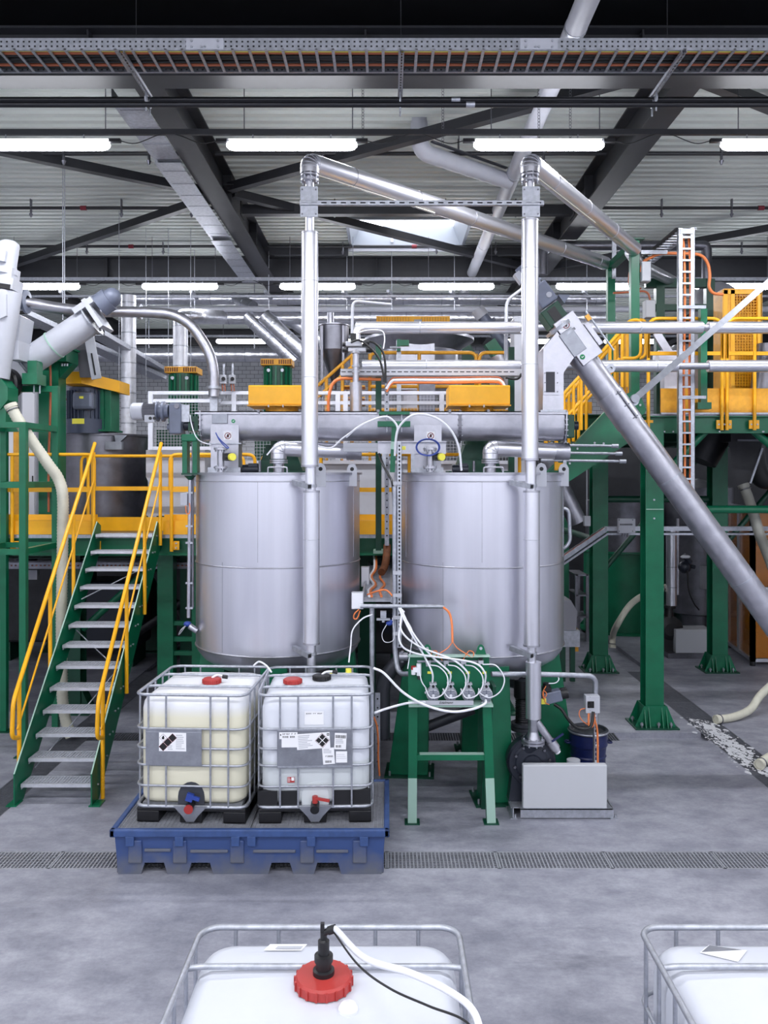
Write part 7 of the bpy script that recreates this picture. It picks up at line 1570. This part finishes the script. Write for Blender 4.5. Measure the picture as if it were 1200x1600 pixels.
# ================================================================ OVERHEAD CABLE TRAY (near) AND PIPES
t = thing('overhead_cable_tray', 'long perforated cable tray crossing the top of the picture', 'cable tray', (0, 7.1, 7.0))
y0, y1, z0, z1 = 6.9, 7.3, 7.014, 7.11; xa, xb = -6.2, 6.2
m = MB(); m.perf((xa, y0, z0), (xb, y0, z0), Z, z1-z0, [.03, .068], .0465, .016, .014); m.bx(xa, xb, y0, y0+.02, z0-.002, z0); m.bx(xa, xb, y0, y0+.015, z1, z1+.002); obj('front_rail', m, 'galv', t)
m = MB(); m.bx(xa, xb, y0+.012, y0+.014, z0+.005, z1-.005); obj('rail_inner_sheet', m, 'anthracite', t)
m = MB(); m.perf((xa, y1, z0), (xb, y1, z0), Z, z1-z0, [.03, .068], .0465, .016, .014); m.bx(xa, xb, y1-.02, y1, z0-.002, z0); obj('rear_rail', m, 'galv', t)
rg = None; k = xa+.05
while k < xb:
    if rg is None: m = MB(); m.bx(k-.012, k+.012, y0, y1, z0, z0+.012); rg = obj('rung', m, 'galv', t); k0 = k
    else: o = rg.copy(); COL.objects.link(o); o.parent = t; o.location = rg.location+V((k-k0, 0, 0)); ORG[o] = ORG[rg]
    k += .139
for x_ in (320, 842):
    c = P(x_, 67, y0-.002); m = MB(); m.bx(c.x-.155, c.x+.155, y0-.006, y0, z0+.004, z1-.002); jp = obj('joint_plate', m, 'light_grey', t)
    for dx in (-.11, -.03, .0, .11):
        for dz in (.022, .072):
            if dx in (-.03, 0) and dz > .05: continue
            m = MB(); m.bolt((c.x+dx, y0-.006, z0+dz), -Y, .011, .008); obj('bolt', m, 'galv', jp)
for yy, r_, mt_ in ((7.0, .018, 'copper_cable'), (7.05, .014, 'black_cable'), (7.1, .02, 'black_cable'), (7.2, .015, 'copper_cable'), (7.15, .014, 'black_cable'), (7.24, .018, 'black_cable'), (6.96, .008, 'valve_yellow')):
    m = MB(); m.tube(spl([(xa+i*1.55, yy+random.uniform(-.008, .008), z0+.012+r_) for i in range(9)], 4), r_, 7); obj('tray_cable', m, mt_, t)
for x_, x2_ in ((190, 237), (628, 628), (1068, 1018)):
    a = P(x_, 82, y0); X_ = a.x if x_ != 628 else .12
    t2 = thing('strut_bracket', ['left', 'middle', 'right'][(190, 628, 1068).index(x_)]+' slotted strut hanging the dark pipes from the cable tray', 'bracket', (X_, 7.0, 6.9), 'strut brackets under the cable tray')
    m = MB(); m.perf((X_-.02, y0-.02, z0-.035), (X_-.02, 7.75, z0-.035), X, .04, [.02], .05, .03, .014); m.bx(X_-.021, X_-.018, y0-.02, 7.75, z0-.035, z0-.003); m.bx(X_+.018, X_+.021, y0-.02, 7.75, z0-.035, z0-.003); obj('channel', m, 'galv', t2)
    for dy in (7.6, 7.72): m = MB(); m.cyl((X_, dy, z0-.2), (X_, dy, z0-.01), .008, n=6); m.tube([(X_, dy+math.cos(g_)*.035, P(1, 158, 7.66).z+math.sin(g_)*.035) for g_ in [i*2*math.pi/14 for i in range(14)]], .006, 5, closed=True); obj('pipe_clip', m, 'galv', t2)
    m = MB(); m.cyl((X_, 7.3, z1), (X_, 7.3, 8.24), .004, n=6); obj('hanger_rod', m, 'anthracite', t2)
for i, (d, py) in enumerate(((7.6, 163.5), (7.72, 156))):
    m = MB(); z_ = P(1, py, d).z; m.cyl((-7, d, z_), (7, d, z_), .026, n=14); t2 = obj('dark_pipe', m, 'pipe_dark', None, ['lower', 'upper'][i]+' of the two long dark pipes below the overhead cable tray', 'pipe', 'dark pipes below the cable tray')
    c = P((735, 712)[i], py, d); m = MB(); m.cyl((c.x-.04, d, z_), (c.x+.04, d, z_), .028, n=14); obj('pipe_label', m, 'galv', t2)
# galvanised trunking along the left roof beam
t = thing('roof_trunking', 'galvanised trunking fixed along the left roof beam', 'trunking', (-2.93, 13.5, 7.75))
segs = [(9.35, 11.3, 7.72), (11.2, 14.9, 7.68), (14.8, 18.05, 7.64)]
for i, (a, b, z_) in enumerate(segs):
    x_ = -2.95; m = MB(); m.bx(x_-.15, x_+.17, a, b, z_, z_+.005); m.bx(x_-.15, x_-.145, a, b, z_, z_+.12); m.bx(x_-.19, x_-.15, a, b, z_+.0, z_+.004); sg_ = obj('trunking', m, 'galv', t)
    k = a+.3
    while k < b: m = MB(); m.bx(x_-.15, x_+.17, k, k+.012, z_-.003, z_); obj('seam', m, 'dark_steel', sg_); k += .5
    m = MB(); m.sph((x_-.16, a+.25, z_+.06), .06, 8, 6, (.6, 1.6, .8)); m.sph((x_-.16, a+1.2, z_+.05), .05, 8, 6, (.6, 2, .8)); obj('foam_patch', m, 'beige_hose', sg_)
# roof pipe running in depth and its branch
t = thing('roof_duct_pipe', 'thick grey pipe running back under the roof over the right riser', 'pipe', (1.86, 12, 7.8)); z_ = H+4.4
m = MB(); m.cyl((1.86, 5.5, z_), (1.86, 24.5, z_), .11, n=22); obj('pipe', m, 'light_grey', t)
for yy in (8.2, 11.0, 12.2, 13.4, 16.0): m = MB(); m.cyl((1.86, yy-.02, z_), (1.86, yy+.02, z_), .115, n=22); obj('joint', m, 'galv', t)
m = MB(); m.tube(rnd([(.43, 11.2, 8.3), (.43, 11.2, H+4.34), (1.8, 12.35, H+4.34)], .2, 6), .115, 20); t2 = obj('branch_pipe', m, 'light_grey', None, 'short grey branch pipe rising through the roof from the thick roof pipe', 'pipe')
m = MB(); m.beam((.6, 11.22, H+4.48), (1.75, 12.2, H+4.48), .05, .02); m.cyl((1.0, 11.6, H+4.5), (1.0, 11.6, 8.25), .008, n=6); obj('branch_strip', m, 'dark_steel', t2)
for x_, y_, d in ((567, 175, 9.6), (891, 175, 9.6), (842, 150, 9.6), (692, 205, 9.7)):
    m = MB(); p = P(x_, y_, d); k = H+3.86
    while k < 8.2: m.tube([(p.x+math.cos(g_)*.012, d, k+math.sin(g_)*.022) for g_ in [i*2*math.pi/8 for i in range(8)]], .003, 4, closed=True); k += .036
    obj('lamp_chain', m, 'dark_steel', None, 'chain hanger over the near lamps, %s' % {567: 'right of the left riser elbow', 891: 'right of the right riser elbow', 842: 'just above the right riser elbow', 692: 'above the branch pipe'}[x_], 'chain')
# ================================================================ DUCTS AND PIPES IN THE BACKGROUND
def duct(pts, r, mt_, lab, bands=.5, name='duct', n=18, group=None, cat='duct', hang=False):
    pts = [V(p) for p in pts]; t_ = thing(name, lab, cat, pts[0], group); m = MB(); m.tube(pts, r, n); d_ = obj('tube', m, mt_, t_)
    for a, b in zip(pts, pts[1:]):
        L = (b-a).length; k = bands*.5
        if L < bands: continue
        u = (b-a).normalized()
        while k < L: m = MB(); m.lathe(a+u*k, [(r*.99, -.012), (r*1.035, -.012), (r*1.035, .012), (r*.99, .012)], n, ax=u); obj('band', m, 'galv', d_); k += bands
    if hang:
        for p in (pts[0].lerp(pts[1], .25), pts[0].lerp(pts[1], .75)): m = MB(); m.cyl(p+Z*r, (p.x, p.y, 8.25), .012, n=6); obj('hanger', m, 'galv', d_)
    return t_
duct([P(180, 467, 19.5), P(960, 467, 19.5)], .14, 'foil', 'upper silver foil duct crossing the whole background', .9)
duct([P(275, 497, 18.8), P(960, 497, 18.8)], .14, 'foil', 'silver foil duct crossing just below the long grey pipe', .8)
duct([P(150, 555, 20), P(480, 555, 20)], .16, 'foil', 'low silver foil duct behind the mixer heads', .8, hang=True)
m = MB(); m.cyl(P(-150, 483, 18.7), P(1350, 483, 18.7), .068, n=16); obj('long_grey_pipe', m, 'light_grey', None, 'long smooth grey pipe crossing the whole background above the ducts', 'pipe')
duct([P(201, 462, 15.5), V((P(201, 1, 15.5).x, 15.5, LZ))], .135, 'white_wrap', 'white wrapped vertical duct behind the mixing vessel', .28)
duct([P(282, 494, 16.5), V((P(282, 1, 16.5).x, 16.5, LZ))], .145, 'white_wrap', 'white wrapped vertical duct behind the left mixer head', .4)
m = MB(); m.tube(rnd([P(282, 510, 16.5), P(282, 494, 16.5), P(310, 494, 16.5), P(345, 496, 17.5)], .2, 4), .15, 16); obj('duct_elbow', m, 'foil', None, 'foil elbow joining the white wrapped duct to the silver duct', 'duct')
duct([P(386, 493, 18.8), P(462, 565, 18.8)], .17, 'foil', 'left of two slanted foil ducts behind the left riser', .5)
duct([P(412, 493, 18.6), P(488, 565, 18.6)], .17, 'foil', 'right of two slanted foil ducts behind the left riser', .5)
duct([P(440, 490, 19.0), P(520, 545, 19.0)], .15, 'foil', 'third slanted foil duct just behind the left riser', .5)
duct([P(366, 465, 19.5), P(396, 480, 19.0)], .13, 'foil', 'short foil spur above the slanted ducts', .3)
# cable trays sloping behind the left conveyor
for i, (a, b) in enumerate(((P(30, 488, 13.2), P(250, 590, 18.0)), (P(150, 520, 14), P(262, 584, 18.5)))):
    t = thing('background_cable_tray', ['upper', 'lower'][i]+' cable tray slanting back behind the left conveyors', 'cable tray', a); m = MB(); m.chan(a, b, .3, .08, .006); obj('tray', m, 'galv', t)
    m = MB(); m.beam(a+Z*.0, b+Z*.0, .2, .05); obj('cable', m, 'black_cable', t)
for i, (x_, y0_, y1_, d) in enumerate(((98, 375, 500, 12.0), (101, 360, 478, 12.3), (186, 462, 640, 15), (228, 470, 612, 16), (263, 470, 612, 16), (298, 470, 620, 16))):
    m = MB(); p = P(x_, y1_, d); m.cyl(p, (p.x, p.y, 8.25), .007, n=6); obj('hanger_rod', m, 'galv', None, ['long thin hanger rod above the pale conveyor head', 'second thin rod above the pale conveyor head', 'thin rod left of the white wrapped duct', 'thin rod right of the white wrapped duct', 'thin rod left of the left mixer head duct', 'thin rod right of the left mixer head duct'][i], 'rod')
for i, x_ in enumerate((98, 302, 418, 540, 610, 708, 915)):
    d = 17.6; t = thing('pipe_hanger', 'galvanised pipe hanger below the second lamp row, %s from the left' % ORD[i], 'bracket', P(x_, 480, d), 'pipe hangers below the lamp row')
    m = MB(); m.beam(P(x_-4, 455, d-.5), P(x_+6, 466, d), .06, .06); obj('strut', m, 'galv', t)
    m = MB(); p = P(x_+2, 484, d); m.cyl(p, (p.x, p.y, 8.25), .008, n=6); obj('rod', m, 'galv', t)
# hopper and second stair behind the left riser
t = thing('grey_hopper', 'dark grey funnel hopper behind the left riser pipe', 'hopper', P(522, 590, 14.5)); d = 14.5; c = P(522, 510, d)
m = MB(); m.lathe(c, [(.25, 0), (.255, -.01), (.25, -.42), (.05, -.95), (.05, -1.1)], 26); obj('cone', m, 'dark_steel', t)
m = MB(); m.lathe(c, [(.001, .02), (.27, .02), (.27, 0), (.25, -.01)], 26); m.cyl(c-X*.06, c-X*.06+Z*.24, .06, n=12); obj('lid', m, 'steel', t)
for g_ in (.6, 2.2, 3.9, 5.4): m = MB(); u_ = c+V((math.cos(g_)*.27, math.sin(g_)*.27, 0)); m.bx(u_.x-.02, u_.x+.02, u_.y-.02, u_.y+.02, LZ, u_.z-.02); obj('leg', m, 'dark_steel', t)
t = thing('rear_stair', 'yellow stair rails and steps behind the grey hopper', 'staircase', P(530, 610, 13.6)); d = 13.6
for dd, oy in ((13.6, 0), (14.2, 12)):
    for yo in (0, 18): m = MB(); m.tube([P(488, 610+yo+oy*0, dd), P(553, 552+yo, dd)], .026, 8); obj('rail', m, 'mustard', t)
    for x_, y_ in ((510, 592), (535, 570), (550, 556)): m = MB(); m.cyl(P(x_, y_, dd), V((P(x_, 1, dd).x, dd, LZ)), .028, n=8); obj('post', m, 'mustard', t)
for i in range(4): m = MB(); m.bx(P(535, 1, d).x, P(570, 1, d).x, d, d+.5, P(1, 604+i*9, d).z, P(1, 602+i*9, d).z); obj('step', m, 'mustard', t)
# valve column right of the left riser
t = thing('valve_column', 'steel valve column with black actuators beside the left riser', 'valve', P(556, 645, 10.3)); d = 10.3
m = MB(); m.cyl(P(556, 648, d), P(556, 598, d), .075, n=22); obj('jacket', m, 'steel', t)
m = MB(); m.cyl(P(556, 600, d), P(556, 548, d), .038, n=16); obj('pipe', m, 'steel', t)
m = MB(); m.box(P(553, 538, d), (.2, .12, .06)); m.box(P(558, 547, d), (.22, .1, .05)); m.cyl(P(556, 552, d), P(556, 545, d), .06, n=16); vb = obj('valve_block', m, 'light_grey', t, bevel=.008)
for x_, y_ in ((540, 538), (540, 547), (577, 547), (572, 535)): m = MB(); c = P(x_, y_, d); m.cyl(c-X*.04, c+X*.04, .03, n=12); obj('end_cap', m, 'black', vb)
m = MB(); m.box(P(552, 527, d), (.07, .07, .09)); obj('coil', m, 'black', vb)
m = MB(); m.tube(rnd([P(550, 530, d), P(551, 470, d), P(612, 476, d)], .08, 5), .018, 8); obj('air_tube', m, 'light_grey', t)
for y_, r_ in ((572, .05), (581, .05)): m = MB(); m.cyl(P(556, y_+1.5, d), P(556, y_-1.5, d), r_, n=16); obj('clamp', m, 'galv', t)
hose([P(548, 535, 10.2), P(562, 532, 10.2), P(580, 545, 10.2), P(593, 562, 10.2), P(599, 585, 10.2), P(600, 597, 10.2)], .014, 'black_cable', 'left of two black cables arching from the valve column', 'cable', 'cable')
hose([P(567, 532, 10.3), P(585, 536, 10.3), P(598, 550, 10.3), P(602, 570, 10.3), P(602, 597, 10.3)], .014, 'black_cable', 'right of two black cables arching from the valve column', 'cable', 'cable')
hose([P(557, 521, 10.2), P(575, 516, 10.2), P(596, 517, 10.2), P(601, 528, 10.2), P(599, 545, 10.2)], .008, 'white_hose', 'thin white hose arching above the black cables of the valve column')
m = MB(); m.tube(rnd([P(556, 535, 10.6), P(556, 514, 10.7), P(575, 512, 10.75)], .08, 5), .06, 14); obj('pipe_elbow', m, 'jacket', None, 'pale elbow joining the upper insulated pipe to the valve column', 'pipe')
hose([P(513, 648, 10.4), P(514, 620, 10.4), P(520, 600, 10.4), P(532, 592, 10.4), P(560, 592, 10.45), P(595, 593, 10.5)], .02, 'orange', 'orange hose bending along the slotted tray beside the left riser', 'hose')
# slotted tray level between the risers, with cables
t = thing('slotted_tray', 'level slotted cable tray with orange cables between the risers', 'cable tray', P(680, 590, 10.4)); d = 10.4
a, b = P(532, 587, d), P(816, 576, d); m = MB(); m.perf((a.x, d, a.z), (b.x, d, a.z), Z, b.z-a.z, [(b.z-a.z)*.55], .078, .055, .012); m.bx(a.x, b.x, d, d+.15, a.z, a.z+.003); m.bx(a.x, b.x, d, d+.02, b.z-.003, b.z); obj('tray', m, 'light_grey', t)
m = MB(); m.bx(a.x, b.x, d+.02, d+.025, a.z, b.z-.01); obj('tray_back', m, 'anthracite', t)
for i, (y_, mt_, r_) in enumerate(((590, 'copper_cable', .01), (594, 'white_hose', .02), (598, 'orange', .016))):
    m = MB(); m.tube(spl([P(604, y_+14, d-.02), P(612, y_+2, d-.02), P(625, y_, d-.02), P(700, y_, d-.02), P(770, y_-1, d-.02), P(783, y_+2, d-.02), P(788, y_+9, d-.02)], 5), r_, 7); obj('cable', m, mt_, t)
m = MB(); m.tube(spl([P(790, 590, d-.02), P(808, 592, d-.02), P(815, 584, d-.02)], 5), .016, 7); obj('cable', m, 'black_cable', t)
m = MB(); d = 10.7; a, b = P(601, 852, 11.05), P(608, 600, d); m.bx(P(601, 1, d).x, P(608, 1, d).x, 10.95, 11.05, P(1, 852, 11).z, P(1, 600, 11).z); pc_ = obj('perforated_upright', m, 'galv', None, 'perforated galvanised upright with cables between the tanks', 'upright')
m = MB()
for k in range(22): m.disc(P(604.5, 606+k*11, 10.949), .011, -Y, 8)
obj('holes', m, 'ink', pc_, kind='stuff')
t = thing('green_upright', 'slim dark green upright bolted to the platform between the tanks', 'post', P(592, 865, 11.1)); d = 11.15
a, b = P(587, 862, d), P(596, 540, d); m = MB(); m.bx(a.x, b.x, d-.06, d+.03, a.z, b.z); u_ = obj('post', m, 'green_dark', t)
m = MB(); m.bx(a.x-.03, b.x+.05, d-.08, d+.2, a.z-.02, a.z+.02); obj('foot_plate', m, 'mint', u_)
m = MB(); a, b = P(587, 575, d), P(596, 562, d); m.bx(a.x-.001, b.x+.001, d-.062, d+.03, a.z, b.z); obj('bright_band', m, 'green', u_)
t = thing('green_upright', 'slim green upright just left of the right riser behind the pipes', 'post', P(798, 640, 10.9)); d = 11.0
a, b = P(794, 738, d), P(803, 543, d); m = MB(); m.bx(a.x, b.x, d-.05, d+.03, LZ, b.z); obj('post', m, 'green_dark', t)
m = MB(); m.tube(rnd([P(791, 640, 10.9), P(791, 470, 10.9), P(818, 450, 10.8)], .1, 5), .022, 8); obj('thin_riser', m, 'light_grey', None, 'thin pale tube with a bend just left of the right riser', 'pipe')
m = MB(); m.tube(rnd([P(790, 600, 11.1), P(790, 520, 11.1), P(815, 520, 11.1)], .06, 5), .02, 8); obj('thin_tube', m, 'light_grey', None, 'short pale tube bent below the thin pale tube', 'pipe')
# big mixer in the rear centre
t = thing('rear_mixer', 'large stainless mixer with yellow slotted cover in the rear centre', 'machine', P(655, 650, 15)); d = 15.2
a, b = P(588, 506, d), P(703, 494, d); m = MB(); m.bx(a.x, b.x, d, d+.6, a.z, b.z); yc_ = obj('slotted_cover', m, 'yellow', t)
for k in range(26):
    if 11 < k < 16: continue
    m = MB(); xx = P(592+k*4.2, 1, d).x; m.bx(xx-.012, xx+.012, d-.004, d, a.z+.03, b.z-.02); obj('slot', m, 'mustard', yc_)
m = MB(); c = P(653, 501, d-.005); m.bx(c.x-.07, c.x+.07, d-.006, d, c.z-.06, c.z+.02); obj('grey_tag', m, 'print_grey', yc_)
c = V((P(655, 1, 16).x, 16.0, 0)); zt = P(1, 530, 16).z
m = MB(); m.lathe(c, [(.74, LZ), (.74, zt-.25), (1.05, zt-.05), (1.05, zt), (.001, zt)], 40); m.bx(c.x-.45, c.x+.25, 15.22, 15.3, P(1, 615, 16).z, P(1, 537, 16).z); obj('vessel', m, 'steel', t)
m = MB(); m.cyl(c+Z*zt, c+Z*P(1, 500, 16).z, .3, n=20); obj('column', m, 'steel', t)
t = thing('rear_gear_motor', 'small grey gear motor tilted above the rear screw', 'motor', P(755, 500, 14.5)); d = 14.5; a, b = P(745, 483, d), P(768, 512, d); u = (b-a).normalized()
m = MB(); m.cyl(a, a+u*.17, .12, n=18); obj('cowl', m, 'light_grey', t)
m = MB(); m.cyl(a+u*.17, b+u*.5, .1, n=18); m.cyl(a+u*.3, a+u*.36, .15, n=18); obj('body', m, 'motor_grey', t)
t = thing('rear_screw', 'short tilted screw with green lantern behind the pipes', 'conveyor', P(780, 560, 14.3)); d = 14.3; a, b = P(766, 535, d), P(800, 605, d); u = (b-a).normalized(); b = a+u*((a.z-LZ)/-u.z)
m = MB(); m.cyl(a+u*.25, b, .16, n=20); obj('tube', m, 'steel', t)
m = MB(); m.box(a+u*.12, (.26, .26, .2), Matrix.Rotation(math.radians(-64), 3, 'Y').transposed() if False else Matrix.Rotation(math.radians(55), 3, 'Y')); obj('lantern', m, 'green', t)
m = MB(); m.prism([V((P(723, 1, 14.6).x, 14.6, LZ)), P(722, 545, 14.6), P(735, 538, 14.6), P(765, 592, 14.6), V((P(765, 1, 14.6).x, 14.6, LZ))], Y*.1); obj('green_wing', m, 'green_dark', None, 'dark green plate behind the rear railing', 'bracket')
t = thing('rear_guard_rail', 'yellow tube railing in front of the rear mixer', 'railing', P(680, 610, 13.8)); d = 13.8
for a, b in ((578, 744), (749, 800)):
    m = MB(); m.tube(rnd([P(a, 618, d), P(a, 551, d), P(b, 551, d), P(b, 618, d)], .12, 5), .03, 8); obj('top_rail', m, 'mustard', t)
for y_ in (604, 640): m = MB(); m.cyl(P(578, y_, d), P(800, y_, d), .03, n=8); obj('knee_rail', m, 'mustard', t)
for x_ in (578, 655, 744): m = MB(); m.cyl(V((P(x_, 1, d).x, d, LZ)), P(x_, 553, d), .03, n=8); obj('post', m, 'mustard', t)
m = MB(); a, b = P(815, 600, 12.5), P(850, 490, 12.5); m.bx(P(803, 1, 12.5).x, P(824, 1, 12.5).x, 12.5, 12.9, LZ, P(1, 495, 12.5).z); obj('grey_cabinet', m, 'light_grey', None, 'pale cabinet behind the right riser pipe', 'cabinet', bevel=.02)
m = MB(); m.bx(P(655, 1, 13.2).x, P(680, 1, 13.2).x, 13.2, 13.5, P(1, 725, 12.8).z, P(1, 590, 13.2).z); obj('steel_post', m, 'dark_steel', None, 'broad grey steel post behind the yellow rear railing', 'post')
t = thing('green_clamp', 'small bright green clamp block left of the rear mixer', 'bracket', P(628, 545, 13.4)); d = 13.4
m = MB(); a, b = P(620, 548, d), P(626, 530, d); m.bx(a.x, b.x, d, d+.1, a.z, b.z); a, b = P(626, 540, d), P(639, 531, d); m.bx(a.x, b.x, d, d+.1, a.z, b.z); obj('block', m, 'green', t)
m = MB(); m.cyl(P(609, 543, d), P(626, 543, d), .02, n=8); obj('bolt', m, 'galv', t)
m = MB(); m.bx(P(620, 1, d).x, P(627, 1, d).x, d+.1, d+.2, P(1, 725, 12.8).z, P(1, 548, d).z); obj('stand', m, 'galv', t)

# spilled white powder beside the right drain: one irregular thin heap
m = MB(); r_ = random.Random(5)
for i in range(800):
    v_ = r_.betavariate(2, 2); cy_ = 9.6+2.4*v_; cx_ = 4.42+.085*r_.gauss(0, 1); R_ = r_.uniform(.006, .016) if i > 200 else r_.uniform(.012, .04)
    n = 9; h_ = r_.uniform(.002, .006)
    rim = [(cx_+math.cos(k*2*math.pi/n)*R_*r_.uniform(.5, 1.2), cy_+math.sin(k*2*math.pi/n)*R_*1.7*r_.uniform(.5, 1.2), .0008) for k in range(n)]
    m.add(rim+[(cx_, cy_, h_)], [(k, (k+1) % n, n) for k in range(n)], True)
obj('powder_spill', m, 'powder', None, 'white powder spilled along the right floor drain', 'powder', kind='stuff')
